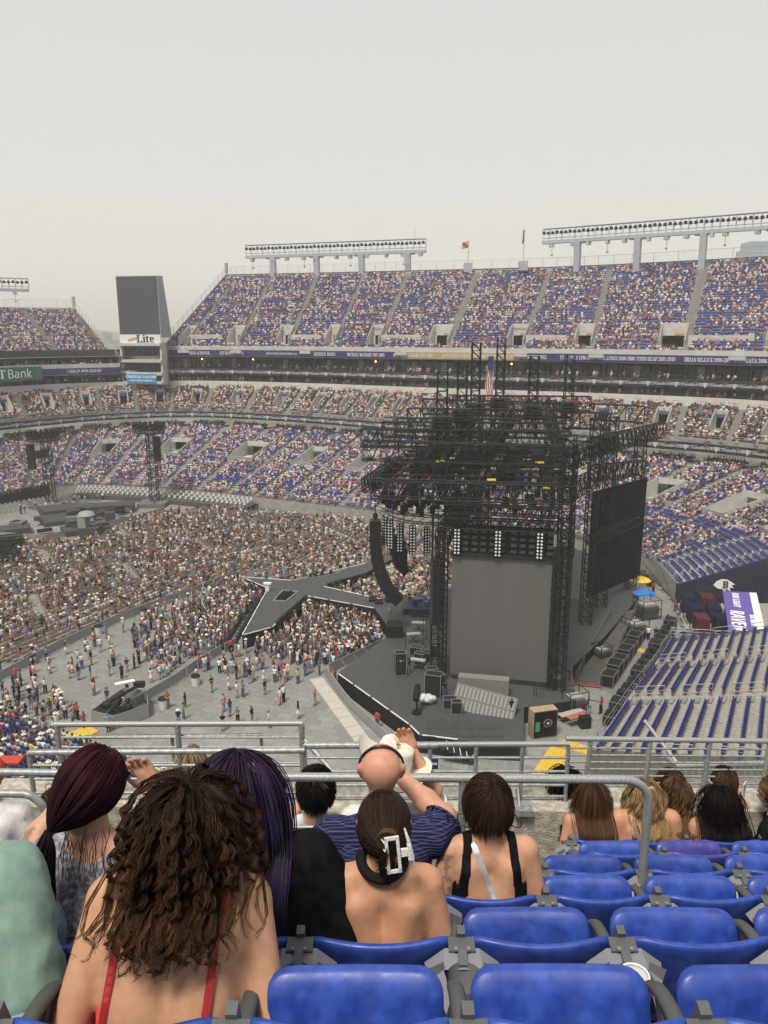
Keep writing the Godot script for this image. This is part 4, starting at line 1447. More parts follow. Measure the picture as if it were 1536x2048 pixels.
	solo("white_camera", "white remote camera standing on the left edge of the star runway", "camera", b.mesh(strip))
	roof()
	screens()
	stage_gear()

func edge_strips(o: Node3D, poly: PackedVector2Array, which: Array, mt: Material) -> void:
	for i in which:
		var a := poly[i]; var c := poly[(i + 1) % poly.size()]
		var n := maxi(1, int(a.distance_to(c) / 2.6))
		for k in n:
			var p := a.lerp(c, (k + .06) / n); var q := a.lerp(c, (k + .94) / n)
			var b := Mb.new(); b.bar(V(p.x, 1.74, p.y), V(q.x, 1.74, q.y), .10, .07)
			part(o, "edge_strip", b.mesh(mt))

func roof() -> void:
	var o := thing("stage_roof", "huge black steel truss roof on lattice towers over the stage", "truss structure")
	var m := black_steel
	# towers
	for t in [[5.2, 70.2, 24.5], [16.4, 66.6, 24.5], [18.6, 76, 24.5], [23.3, 83.4, 25.5], [26.7, 89.2, 25], [32.4, 95.8, 22], [9.6, 89, 25], [14, 104, 26], [22, 101, 26], [9.5, 80, 25]]:
		part(o, "tower", truss_mesh(V(t[0], 1.7 if t[1] > 66 and t[0] < 32 else 0.0, t[1]), V(t[0], t[2], t[1]), 1.15, 1.15, m, .07, .045))
	# masts above the roof
	for t in [[5.9, 78, 30.7], [8.7, 86, 31.3], [11.0, 93, 33.4], [15.0, 100, 33.9], [17.4, 90, 31.9], [22.5, 94, 32.0]]:
		part(o, "mast", truss_mesh(V(t[0], 23, t[1]), V(t[0], t[2], t[1]), 1.0, 1.0, m, .06, .04))
		var c := Mb.new()
		for j in 4: c.box(V(t[0], 25.1 + j * .38, t[1]), Vector3(2.1, .16, 2.1))
		part(o, "sleeve_block", c.mesh(m))
	# main trusses, upper chords from end to end, [x y f, x y f, width, height]
	for t in [[-2.1, 24.1, 76, 17.4, 23.8, 74, 1.2, 1.9], [-2.5, 24.4, 83, 19.7, 24.4, 81, 1.2, 1.9], [5.2, 25.9, 104, 24.9, 25.5, 102, 1.2, 2.0], [9.7, 25.9, 110, 29.1, 25.8, 109, 1.2, 2.0], [28.8, 24.9, 108, 35.8, 24.7, 106, 1.2, 2.2], [23, 24.7, 98, 28.5, 24.7, 97, 1.2, 2.0],
		[22.9, 23.2, 84, 39.1, 22.2, 108, 1.2, 1.9], [17.5, 23.1, 74.5, 27.2, 23.0, 91, 1.2, 1.9], [-1.1, 21.4, 69.2, 16.8, 21.5, 66.2, 1.3, 1.6], [5.6, 17.9, 69.2, 15.6, 17.9, 67.1, .9, .9], [5.6, 19.2, 69.2, 15.6, 19.2, 67.1, .9, .8],
		[23.3, 12.2, 84, 31.8, 11.9, 94.5, .9, 1.0], [1.5, 24.6, 92, 19, 24.6, 91, 1.0, 1.6], [5.8, 23.2, 77, 12, 24, 104, 1.0, 1.4], [17.4, 23.4, 75, 22, 24, 101, 1.0, 1.4], [10.2, 23.3, 76, 17, 24, 103, 1.0, 1.4], [-1.6, 21.3, 70, 1.8, 21.3, 84, 1.0, 1.2]]:
		part(o, "box_truss", truss_mesh(V(t[0], t[1], t[2]), V(t[3], t[4], t[5]), t[6], t[7], m, .08, .05))
	for t in [[-.2, 24.6, 88, 20.2, 24.7, 86], [3.0, 25.2, 98, 22.6, 25.2, 96], [12, 24.6, 112, 27, 24.6, 110], [18.2, 19.5, 76, 23.3, 19.6, 84], [16.6, 16.5, 67, 18.8, 16.5, 76], [23.3, 20.2, 84, 32.4, 19.0, 95], [5.4, 16.2, 70.4, 9.6, 16.5, 88], [3.6, 22.6, 75.5, 8, 23, 100]]:
		part(o, "box_truss", truss_mesh(V(t[0], t[1], t[2]), V(t[3], t[4], t[5]), 1.1, 1.7, m, .07, .05))
	for k in 18:
		var b := Mb.new()
		var p := V(rng.randf_range(3, 17), rng.randf_range(19.5, 22.5), rng.randf_range(72, 94))
		b.box(p, Vector3(rng.randf_range(.8, 2.6), rng.randf_range(.4, 1.2), rng.randf_range(.6, 1.6))); b.stick(p, p + UP * 2.0, .05)
		part(o, "rigging_box", b.mesh(mat("fixture_black", lin(.012, .013, .015), .5)))
	# lower grid that carries the lights
	for k in 8:
		var f := 71.0 + k * 3.2
		part(o, "grid_truss", truss_mesh(V(-.6 + k * .5, 21.0, f), V(16.6 + k * .8, 21.0, f - 1.5), .6, .7, m, .045, .03))
	for k in 5:
		var x := 2.0 + k * 3.4
		part(o, "grid_truss", truss_mesh(V(x, 20.2, 70), V(x + 4, 20.2, 94), .6, .6, m, .045, .03))
	# moving lights under the grid
	for k in 90:
		var f := rng.randf_range(70, 92)
		var b := Mb.new()
		var p := V(rng.randf_range(0, 16) + (f - 70) * .2, rng.randf_range(17.6, 20.0), f)
		b.box(p, Vector3(.5, .35, .5)); b.ball(p - UP * .45, Vector3(.28, .36, .28), 4, 6); b.stick(p, p + UP * .8, .04)
		part(o, "hanging_light", b.mesh(mat("fixture_black", lin(.012, .013, .015), .5)))
	for e in [[.6, 20.0, 76, 2.8, 20.6, 82], [4.3, 20.2, 75, 6.1, 20.6, 80], [9.4, 20.6, 74, 10.3, 20.9, 77.5], [9.5, 25.0, 96, 14, 25.4, 103]]:
		var b := Mb.new(); b.bar(V(e[0], e[1], e[2]), V(e[3], e[4], e[5]), .28, .3)
		part(o, "rust_beam", b.mesh(mat("rust_brown_beam", lin(.17, .055, .028), .7)))
	for e in [[15.2, 22.2, 74.2], [15.0, 20.5, 70], [5.6, 22.2, 75], [10.0, 21.2, 70.4], [8.0, 20.8, 71]]:
		var b := Mb.new(); b.box(V(e[0], e[1], e[2]), Vector3(.8, .14, .4))
		part(o, "yellow_tag", b.mesh(mat("tag_yellow", lin(.6, .5, .05), .6)))
	# guy wires
	var w := Mb.new()
	for e in [[11, 33, 93, 33, 2, 62], [15, 33.5, 100, 38, 3, 80], [17.4, 31.5, 90, 32, 1, 78], [22.5, 31.6, 94, 36, 2, 84], [-.9, 5, 82, 16, 18, 70], [5.9, 30.4, 78, -2, 24.2, 76], [17.4, 31.5, 90, 40, 20, 96], [8.7, 31, 86, 20, 24, 82], [33, 22, 95, 36.5, 0, 88], [26.7, 24, 89, 33.5, 0, 78]]:
		w.stick(V(e[0], e[1], e[2]), V(e[3], e[4], e[5]), .022, 3)
	part(o, "guy_wires", w.mesh(m)).set_meta("kind", "stuff")
	# black rear curtains between the far right towers
	var cu := Mb.new()
	var rows := []
	for j in 2:
		var row := PackedVector3Array()
		for k in 61:
			var f := k / 60.0
			row.push_back(V(lerpf(24.4, 33.8, f) + (.22 if k % 2 else 0.0), 3.2 if j == 0 else 16.4, lerpf(88.3, 97.4, f)))
		rows.push_back(row)
	cu.grid(rows)
	solo("rear_curtain", "tall pleated black curtain hung between the rear stage towers", "curtain", cu.mesh(mat("curtain_black", lin(.011, .012, .016), .9)))
	# large plain panels of the far side screen seen from behind
	cu = Mb.new()
	cu.quad(V(20.2, 1.7, 91), V(22.8, 1.7, 93.4), V(22.8, 8.6, 93.4), V(20.2, 8.6, 91)); cu.quad(V(22.8, 1.7, 93.4), V(20.2, 1.7, 91), V(20.2, 8.6, 91), V(22.8, 8.6, 93.4))
	cu.quad(V(22.8, 1.7, 93.4), V(26.3, 1.7, 90.6), V(26.3, 7.6, 90.6), V(22.8, 8.6, 93.4)); cu.quad(V(26.3, 1.7, 90.6), V(22.8, 1.7, 93.4), V(22.8, 8.6, 93.4), V(26.3, 7.6, 90.6))
	solo("grey_backdrop", "pale grey flat panels standing deep inside the stage", "panel", cu.mesh(mat("rear_panel_grey", lin(.27, .29, .29), .6)))

func line_array(label: String, top: Vector3, n: int, ch: float, w: float, d: float, bend0: float, bend1: float, turn: float) -> void:
	var o := thing("line_array", label, "speaker", top, "hung speaker arrays of the stage", turn)
	var p := Vector3.ZERO
	for k in n:
		var a := lerpf(bend0, bend1, pow(float(k) / n, 2.0))
		var bs := Basis(Vector3(0, 0, 1), a)
		var b := Mb.new()
		b.tbox(Transform3D(bs, p + bs * Vector3(0, -ch / 2, 0)), Vector3(d, ch * .94, w))
		var e := part(o, "cabinet", b.mesh(mat("speaker_black", lin(.016, .017, .019), .6)))
		var g := Mb.new()
		g.tbox(Transform3D(bs, p + bs * Vector3(-d * .51, -ch / 2, 0)), Vector3(.03, ch * .7, w * .9))
		part(e, "grille", g.mesh(mat("speaker_grille", lin(.030, .031, .034), .5)))
		p += bs * Vector3(0, -ch, 0)
	var f := Mb.new()
	f.box(Vector3(0, .15, 0), Vector3(d * .9, .12, w)); f.stick(Vector3(0, .2, 0), Vector3(0, 5.5, 0), .05); f.ball(Vector3(0, .7, 0), Vector3(.3, .4, .3), 5, 6)
	part(o, "rigging_frame", f.mesh(black_steel))

var strip_count := 0
func blinder(at: Vector3, h: float, n: int, along := Vector3.RIGHT) -> void:
	strip_count += 1
	var o := thing("strip_light", "black strip light with round white lamps, %s %s" % [ordinal(strip_count), "above the big screen" if n == 8 else "in the hanging curve"], "light", at, "strip lights with white lamps")
	var inn := along.cross(UP)
	var b := Mb.new(); b.obox(Vector3(0, -h / 2, 0), along * .34, UP * h / 2, inn * .1)
	part(o, "housing", b.mesh(mat("fixture_black", lin(.012, .013, .015), .5)))
	var l := Mb.new(); l.ball(Vector3.ZERO, Vector3(.11, .11, .05), 4, 8)
	var lm := l.mesh(mat("lamp_white", lin(.62, .63, .66), .3))
	for k in n:
		for s in [-1.0, 1.0]:
			var e := part(o, "lamp_lens", lm, Vector3(0, -h * (k + .5) / n, 0) + along * .16 * s + inn * .12)
			e.basis = Basis(along, UP, inn)

func screens() -> void:
	var bl := V(6.4, 2.35, 69.1); var br := V(15.35, 2.35, 67.15)
	var x := (br - bl).normalized()
	var w := bl.distance_to(br)
	var h := 11.9
	var n := x.cross(UP)
	var o := thing("side_screen", "big switched-off grey video screen hung in the stage truss facing the near stands", "screen")
	var tones := []
	for k in 5:
		var g := .088 + k * .0013
		tones.push_back(mat("led_panel_%d" % k, lin(g, g * 1.0, g * .99), .62))
	var nx := 9; var ny := 12
	var p := Mb.new(); p.box(Vector3.ZERO, Vector3(w / nx - .005, h / ny - .005, .12))
	var pm := []
	for t in tones: pm.push_back(p.mesh(t))
	for i in nx:
		for j in ny:
			var e := part(o, "led_panel", pm[(rng.randi() % 3 + (i * 7) % 3) % 5])
			e.transform = Transform3D(Basis(x, UP, n), bl + x * (w * (i + .5) / nx) + UP * (h * (j + .5) / ny) + n * rng.randf_range(0, .003))
	var f := Mb.new()
	f.obox(bl + x * w / 2 + UP * h / 2 - n * .35, x * w / 2, UP * h / 2, n * .2)
	part(o, "rear_frame", f.mesh(black_steel))
	f = Mb.new()
	for k in 7: f.box(Vector3.ZERO, Vector3(.01, .01, .01))
	f = Mb.new(); f.obox(bl + x * w / 2 + UP * (h + .18), x * (w / 2 + .2), UP * .16, n * .25)
	part(o, "header_bar", f.mesh(black_steel))
	# stacked amplifier racks flanking the screen
	for s in [[-.75, 13.6], [w + .55, 13.2]]:
		part(o, "side_ladder", truss_mesh(bl + x * s[0] + n * .3 - UP * 2.2, bl + x * s[0] + n * .3 + UP * s[1], .8, .6, black_steel, .06, .045))
	# header full of fixtures above the screen
	for k in 3:
		blinder(bl + x * (.45 + k * 3.75) + UP * (h + 2.75) + n * .4, 2.5, 8, x)
	var hd := thing("fixture_wall", "dark wall of stacked stage fixtures above the grey screen", "light rig")
	f = Mb.new(); f.obox(bl + x * w / 2 + UP * (h + 1.6) - n * .5, x * w / 2, UP * 1.35, n * .1)
	part(hd, "backing", f.mesh(mat("curtain_black", lin(.011, .012, .016), .9)))
	for k in 40:
		f = Mb.new()
		var q := bl + x * (1.2 + (k % 10) * .82 + (.3 if k % 10 > 4 else 0.0)) + UP * (h + .7 + (k / 10) * .6) - n * .1
		f.obox(q, x * .26, UP * .14, n * .2); f.ball(q + x * .2, Vector3(.14, .16, .14), 4, 5)
		part(hd, "fixture", f.mesh(mat("fixture_dark_grey", lin(.035, .038, .042), .45)))
	# screen on the inner face, seen edge on behind, and speaker hangs
	line_array("long J shaped speaker array hanging nearest the star runway", V(-.95, 14.3, 82), 17, .58, 1.5, 1.25, .0, .95, 0.0)
	line_array("shorter J shaped speaker array behind the long one", V(1.0, 11.6, 86), 12, .40, 1.2, .9, .1, 1.05, 0.0)
	line_array("straight speaker column hung left of the grey screen", V(5.05, 13.6, 69.6), 15, .42, 1.0, 1.1, 0, 0, .2)
	line_array("small speaker array hanging behind the strip lights", V(2.2, 10.6, 84), 6, .42, 1.1, .9, 0, .15, 0.0)
	# curved hanging rig with strip lights at the audience corner
	var rg := thing("curved_truss", "curved black lighting truss hanging at the audience corner", "truss")
	var c := Mb.new()
	for lv in 2:
		for k in 14:
			var a := PI * (1.05 + k * .055); var a2 := PI * (1.05 + (k + 1) * .055)
			for r in [5.2, 6.1]:
				c.stick(V(5.6 + cos(a) * r, 15.0 + lv * .8, 84 + sin(a) * r), V(5.6 + cos(a2) * r, 15.0 + lv * .8, 84 + sin(a2) * r), .06)
			c.stick(V(5.6 + cos(a) * 5.2, 15.0 + lv * .8, 84 + sin(a) * 5.2), V(5.6 + cos(a2) * 6.1, 15.0 + lv * .8, 84 + sin(a2) * 6.1), .04)
			if lv == 0: c.stick(V(5.6 + cos(a) * 6.1, 15.0, 84 + sin(a) * 6.1), V(5.6 + cos(a2) * 6.1, 15.8, 84 + sin(a2) * 6.1), .04)
	part(rg, "ring", c.mesh(black_steel))
	for k in 26:
		c = Mb.new()
		var a := PI * (1.05 + k * .028)
		var q := V(5.6 + cos(a) * 5.7, 16.3 + (k % 3) * .5, 84 + sin(a) * 5.7)
		c.box(q, Vector3(.55, .4, .5)); c.ball(q + UP * .4, Vector3(.3, .35, .3), 4, 6); c.stick(q, q + UP * 4.0, .035)
		part(rg, "fixture", c.mesh(mat("fixture_black", lin(.012, .013, .015), .5)))
	for k in 6:
		var a := PI * (1.08 + k * .09)
		blinder(V(5.6 + cos(a) * 5.7, 14.7, 84 + sin(a) * 5.7), 3.2, 10, Vector3(-sin(a), 0, -cos(a)) * 1.0 if false else Vector3.RIGHT.rotated(UP, -.5 + k * .2))
	# tilted rack of strip panels lying on the near deck
	var tl := thing("tilted_panel", "tilted rack of grey upright strips leaning under the big screen", "panel")
	var a0 := V(6.7, 3.6, 64.3); var xx := V(5.3, -.55, -2.1).normalized()
	var yy := Vector3(.12, -.62, .5).normalized(); yy = (yy - xx * yy.dot(xx)).normalized()
	var nn := xx.cross(yy)
	c = Mb.new(); c.obox(a0 + xx * 2.75 + yy * 1.15, xx * 2.8, yy * 1.2, nn * .08)
	part(tl, "backing", c.mesh(mat("panel_frame_grey", lin(.10, .10, .10), .6)))
	for i in 15:
		for j in 2:
			c = Mb.new(); c.obox(a0 + xx * (.2 + i * .365) + yy * (.62 + j * 1.12) - nn * .13, xx * .10, yy * .50, nn * .05)
			part(tl, "grey_strip", c.mesh(mat("strip_pale_grey", lin(.17, .172, .165), .6)))
	c = Mb.new(); c.bar(a0 + xx * .3 + yy * 2.3, a0 + xx * .3 + yy * 2.3 - UP * 1.0, .1); c.bar(a0 + xx * 5.2 + yy * 2.3, a0 + xx * 5.2 + yy * 2.3 - UP * .9, .1)
	c.bar(a0 + xx * .5, V(7.2, 1.7, 66), .1); c.bar(a0 + xx * 5, V(11.9, 1.7, 64.5), .1)
	part(tl, "legs", c.mesh(black_steel))
	c = Mb.new(); c.obox(V(9.3, 2.6, 66.3), Vector3(2.3, 0, .45), UP * .7, Vector3(-.1, 0, .5))
	solo("under_screen_case", "long grey tray standing under the big screen", "case", c.mesh(mat("tray_grey", lin(.16, .165, .16), .6)))

func stage_gear() -> void:
	# drum riser with kit
	var o := thing("drum_riser", "black drum riser with steps and a blue lit kit at the crowd edge", "riser", V(4.6, 1.7, 89))
	var b := Mb.new(); b.box(V(0, .35, 0), Vector3(4.6, .7, 4.2))
	for k in 3: b.box(V(-.4, .1 + k * .15, -2.9 + k * .25), Vector3(2.0, .2 + k * .3, .3))
	part(o, "platform", b.mesh(mat("riser_navy", lin(.02, .03, .06), .4)))
	for k in 7:
		b = Mb.new()
		var a := k * .9
		b.loft([[V(cos(a) * .9, .75 + (k % 3) * .2, sin(a) * .9), .3, .3], [V(cos(a) * .9, 1.15 + (k % 3) * .2, sin(a) * .9), .3, .3]], 10)
		part(o, "drum", b.mesh(mat("drum_blue", lin(.04, .10, .26), .3)))
		b = Mb.new()
		b.loft([[V(cos(a) * 1.3, 1.75, sin(a) * 1.3), .32, .32], [V(cos(a) * 1.3, 1.79, sin(a) * 1.3), .05, .05]], 10); b.stick(V(cos(a) * 1.3, .7, sin(a) * 1.3), V(cos(a) * 1.3, 1.75, sin(a) * 1.3), .02)
		part(o, "cymbal", b.mesh(mat("cymbal_brass", lin(.45, .36, .16), .3, .8)))
	# tall cases with a small white skull stencil, keyboards, amps
	var cs := road_case("tall_case", "tall black case with a white bull skull stencil standing alone on the deck", V(1.6, 1.7, 70.2), Vector3(1.1, 2.3, .8), .12)
	var sk := part(cs, "skull_stencil", skull_mesh(), V(0, 1.7, -.43)); sk.scale = Vector3(.35, .4, 1); sk.position = Vector3(0, 1.7, .43)
	road_case("tall_case", "open black case with silver edges near the screen tower", V(4.6, 1.7, 65.6), Vector3(1.5, 2.2, 1.0), -.3)
	var where := [[3.6, 72.6, .9, 1.2, .7], [4.3, 73.4, 1.0, 1.0, .9], [4.6, 69.0, 1.1, 1.2, .8], [5.2, 66.9, .9, 1.5, .8], [5.9, 63.3, 1.2, .9, .8], [6.4, 62.3, .9, 1.1, .7], [3.4, 74.8, 1.3, .9, .6], [5.3, 74.5, .8, 1.3, .8]]
	for q in where:
		road_case("road_case", "black road case, %s of the group left of the big screen" % ordinal(where.find(q) + 1), V(q[0], 1.7, q[1]), Vector3(q[2], q[3], q[4]), rng.randf_range(-.5, .5))
	for q in [[-.6, 90.6], [-1.4, 91.6], [.6, 91.4], [1.6, 92.6]]:
		b = Mb.new(); b.tbox(Transform3D(Basis(Vector3.RIGHT, .6), V(q[0], 1.95, q[1])), Vector3(1.0, .5, .6))
		solo("floor_monitor", "black wedge monitor, %s at the crowd edge of the stage" % ordinal([-.6, -1.4, .6, 1.6].find(q[0]) + 1), "speaker", b.mesh(mat("speaker_black", lin(.016, .017, .019), .6)), Vector3.ZERO, "wedge monitors on the stage")
	b = Mb.new(); b.box(V(0, .5, 0), Vector3(1.9, 1.0, 1.3)); b.tbox(Transform3D(Basis(Vector3.RIGHT, .4), V(0, 1.2, 0)), Vector3(1.8, .5, 1.1))
	solo("subwoofer_stack", "black speaker stack on the corner where the runway meets the stage", "speaker", b.mesh(mat("speaker_black", lin(.016, .017, .019), .6)), V(1.2, 1.7, 80.2))
	# keyboards desk and mixing racks
	for q in [[3.2, 78.2], [3.9, 81.5], [3.4, 71.4]]:
		o = thing("keyboard_stand", "pale keyboard on a black stand, %s in the stage wing" % ordinal([3.2, 3.9, 3.4].find(q[0]) + 1), "keyboard", V(q[0], 1.7, q[1]), "keyboards in the stage wing", rng.randf_range(-.4, .4))
		b = Mb.new(); b.box(V(0, 1.05, 0), Vector3(1.5, .14, .5)); part(o, "keyboard", b.mesh(mat("keyboard_pale", lin(.33, .34, .35), .4)))
		b = Mb.new(); b.bar(V(-.5, 0, 0), V(.5, 1.0, 0), .06); b.bar(V(.5, 0, 0), V(-.5, 1.0, 0), .06); part(o, "stand", b.mesh(black_steel))
	for q in [[2.2, 73.5], [4.2, 76.8], [4.6, 78.5]]:
		b = Mb.new(); b.stick(V(0, 0, 0), V(0, 4.2, 0), .03); b.stick(V(-.4, 0, 0), V(0, .6, 0), .03); b.stick(V(.4, 0, 0), V(0, .6, 0), .03); b.stick(V(0, 4.2, 0), V(.4, 4.0, 0), .03)
		solo("microphone_stand", "tall thin black boom stand, %s on the open deck" % ordinal([2.2, 4.2, 4.6].find(q[0]) + 1), "stand", b.mesh(black_steel), V(q[0], 1.7, q[1]), "boom stands on the deck")
	# follow spot at the near deck edge, shiny wrapped bundle
	b = Mb.new()
	b.loft([[V(0, .0, 0), .45, .45], [V(0, .25, 0), .4, .4]], 8); b.bar(V(0, .2, 0), V(0, 1.3, 0), .14); b.tube(PackedVector3Array([V(-.1, 1.5, -.5), V(0, 1.9, .2), V(.1, 2.3, .8)]), PackedFloat32Array([.28, .32, .25]), 8)
	solo("follow_spot", "black follow spot standing near the front deck edge", "light", b.mesh(mat("fixture_black", lin(.012, .013, .015), .5)), V(2.9, 1.7, 62.3))
	b = Mb.new()
	for k in 9: b.ball(V(rng.randf_range(-.5, .5), rng.randf_range(.2, .6), rng.randf_range(-.4, .4)), Vector3(.35, .3, .35), 4, 6)
	solo("wrapped_bundle", "bundle wrapped in pale shiny plastic on the deck", "bundle", b.mesh(mat("plastic_wrap", lin(.45, .46, .47), .2)), V(4.0, 1.7, 64.2))
	# steps and low platform at the near front corner
	o = thing("front_steps", "dark stage steps with white nosings at the near front corner", "steps", V(3.9, 0, 59.2))
	for k in 5:
		b = Mb.new(); b.box(V(1.0 + k * .55, 1.45 - k * .28, -2.0), Vector3(.55, .12, 1.4)); part(o, "tread", b.mesh(black_steel))
		b = Mb.new(); b.box(V(1.28 + k * .55, 1.53 - k * .28, -2.0), Vector3(.05, .03, 1.4)); part(o, "white_nosing", b.mesh(mat("edge_strip_white", lin(.62, .63, .64), .5)))
	for k in 10:
		b = Mb.new(); b.box(V(4.2 + (k % 5) * 1.3, 1.74, 60.2 - (k / 5) * 1.4), Vector3(1.25, .06, 1.35))
		solo("deck_board", "dark plank panel, %s on the low front platform" % ordinal(k + 1), "panel", b.mesh(nmat("deck_board", lin(.035, .037, .038), lin(.05, .052, .053), 2.0, .55)), Vector3.ZERO, "plank panels of the front platform")
	# disc shaped drum on a plywood case
	o = thing("plywood_case", "plywood case holding a black disc with a white ring near the right tower", "case", V(13.9, .05, 61.4), "", .25)
	b = Mb.new(); b.box(V(0, 1.3, 0), Vector3(2.3, 2.6, 1.0)); part(o, "shell", b.mesh(nmat("plywood", lin(.26, .20, .13), lin(.34, .27, .18), 2.0, .8)))
	b = Mb.new(); b.box(V(-.1, 1.5, -.53), Vector3(1.9, 1.9, .06)); part(o, "black_board", b.mesh(skirt_mat()))
	b = Mb.new(); b.box(Vector3(0, 1.36, .53), Vector3(2.16, 2.4, .06)); part(o, "black_board", b.mesh(skirt_mat()))
	for r in [[.42, .56, "pale_ring"], [.30, .58, "black_disc"], [.12, .60, "pale_hub"]]:
		b = Mb.new()
		var ring := PackedVector3Array()
		for k in 20: ring.push_back(Vector3(.2 + cos(TAU * k / 20) * r[0], 1.45 + sin(TAU * k / 20) * r[0], r[1]))
		b.cap(ring, Vector3.BACK)
		part(o, r[2], b.mesh(skirt_mat() if r[2] == "black_disc" else mat("disc_white", lin(.55, .55, .55), .5)))
	b = Mb.new(); b.box(Vector3(-.75, 1.2, .58), Vector3(.4, .9, .02)); part(o, "green_label", b.mesh(mat("label_green", lin(.04, .22, .10), .6)))
	# ramp behind the stage
	o = thing("loading_ramp", "dark timber loading ramp with railings climbing to the rear of the stage", "ramp")
	var q0 := [V(19.2, .15, 71.4), V(21.6, .15, 70.6), V(31.0, 1.66, 89.0), V(27.2, 1.66, 87.0)]
	var nb := 22
	for k in nb:
		var a0 := (k + .02) / nb; var a1 := (k + .98) / nb
		var p0: Vector3 = q0[0].lerp(q0[3], a0); var p1: Vector3 = q0[1].lerp(q0[2], a0); var p2: Vector3 = q0[1].lerp(q0[2], a1); var p3: Vector3 = q0[0].lerp(q0[3], a1)
		b = Mb.new()
		b.quad(p0, p1, p2, p3); b.quad(p1 - UP * .12, p0 - UP * .12, p0, p1)
		part(o, "ramp_board", b.mesh(nmat("ramp_board_%d" % (k % 3), lin(.050, .046, .043), lin(.072, .066, .060), 2.0, .75)))
	for e in [[0, 3], [1, 2]]:
		b = Mb.new()
		var s: Vector3 = q0[e[0]]; var t: Vector3 = q0[e[1]]
		for y in [.5, 1.05]: b.stick(s + UP * y, t + UP * y, .045)
		for k in 10: b.stick(s.lerp(t, k / 9.0) - UP * s.lerp(t, k / 9.0).y, s.lerp(t, k / 9.0) + UP * 1.05, .045)
		part(o, "railing", b.mesh(mat("ramp_rail", lin(.13, .125, .115), .6)))
	b = Mb.new(); b.bar(q0[0] + V(-.1, .05, -.1), q0[1] + V(.1, .05, -.1), .12, .1)
	b.bar(q0[0] + V(-.15, .05, 0), q0[0].lerp(q0[3], .12) + V(-.15, .15, 0), .1, .1)
	part(o, "red_edge", b.mesh(mat("edge_red", lin(.40, .05, .03), .6)))
	# cages and trolleys
	for q in [[17.7, 65.6, 1.9, 2.3, 1.7, .3], [23.4, 77.2, 1.5, 1.9, 1.5, .5], [29.3, 84.4, 2.2, 2.2, 2.2, .4], [32.6, 90.2, 2.6, 2.5, 2.2, .3], [16.3, 69.6, 2.6, 2.6, 2.4, .4]]:
		cage("black steel cage of grey crates behind the stage, %s from the near tower" % ordinal([17.7, 23.4, 29.3, 32.6, 16.3].find(q[0]) + 1), V(q[0], .05, q[1]), Vector3(q[2], q[3], q[4]), q[5])
	for k in 7:
		var f := k / 6.0
		var c := road_case("truss_cart", "long black equipment cart, %s in the row up the loading ramp" % ordinal(k + 1), V(lerpf(22.6, 29.3, f), .05, lerpf(71.5, 83.0, f)), Vector3(1.3, 1.2 + .3 * (k % 2), 1.9), -.52, "carts beside the loading ramp", .016)
	for k in 14:
		var f := k / 13.0
		var c := road_case("truss_cart", "black truss cart, %s in the row along the bare stand wall" % ordinal(k + 1), V(lerpf(20.6, 34.0, f), .05, lerpf(63.5, 86.0, f)), Vector3(1.3, .9 + .5 * ((k * 3) % 4) / 3.0, 1.6), -.52, "carts along the stand wall", .018)
		b = Mb.new()
		for j in 3: b.tbox(Transform3D(Basis(UP, .1 * j), Vector3(rng.randf_range(-.3, .3), 1.3 + j * .15, 0)), Vector3(.25, .12, 1.5))
		part(c, "truss_piece", b.mesh(black_steel))
	for k in 16:
		b = Mb.new()
		b.tbox(Transform3D(Basis(UP, rng.randf() * 3.0), Vector3(0, .5, 0)), Vector3(rng.randf_range(.6, 1.6), rng.randf_range(.5, 1.3), rng.randf_range(.5, 1.2)))
		if k % 3 == 0: b.stick(V(0, .5, 0), V(.2, 2.6, .2), .04); b.stick(V(.2, 2.6, .2), V(1.2, 2.4, .2), .04)
		solo("gear_box", "dark equipment box, %s of the heap by the near right tower" % ordinal(k + 1), "case", b.mesh(mat("gear_grey_%d" % (k % 3), [lin(.014, .015, .017), lin(.05, .052, .055), lin(.10, .10, .10)][k % 3], .6)), V(rng.randf_range(13.2, 18.0), .05, rng.randf_range(62.5, 70.0)), "equipment heap by the near right tower")
	for k in 5:
		b = Mb.new(); b.tbox(Transform3D(Basis(UP, .5), V(15.4 + k * .55, .35 + .15 * k, 66.4 - k * .75)), Vector3(2.6, .06, .7))
		solo("striped_board", "%s pale and red board of the steps by the near right tower" % ordinal(k + 1), "board", b.mesh(mat("board_pale" if k % 2 else "board_red", lin(.34, .31, .28) if k % 2 else lin(.30, .10, .08), .7)), Vector3.ZERO, "boards by the near right tower")
	# umbrellas
	for u in [["blue", 33.2, 93.0, lin(.02, .16, .50)], ["yellow", 34.4, 98.6, lin(.65, .47, .03)]]:
		o = thing("parasol", "%s parasol shading the workers %s" % [u[0], ["beside the rear towers", "behind the rear tower cases", "below the near ramp tower"][0 if u[0] == "blue" else (1 if u[1] > 30 else 2)]], "parasol", V(u[1], 0, u[2]))
		b = Mb.new(); b.loft([[V(0, 2.2, 0), 1.5, 1.5], [V(0, 2.55, 0), .8, .8], [V(0, 2.75, 0), .05, .05]], 8)
		part(o, "canopy", b.mesh(mat("parasol_" + u[0], u[3], .7)))
		b = Mb.new(); b.stick(V(0, 0, 0), V(0, 2.6, 0), .04); part(o, "pole", b.mesh(steel))
	b = Mb.new()
	for k in 4: b.loft([[V(k * 1.5 - .3, 0, -k * .9), .1, .1], [V(k * 1.5, .1, -k * .9), .75, .75], [V(k * 1.5, 1.3, -k * .9), .75, .75]], 10)
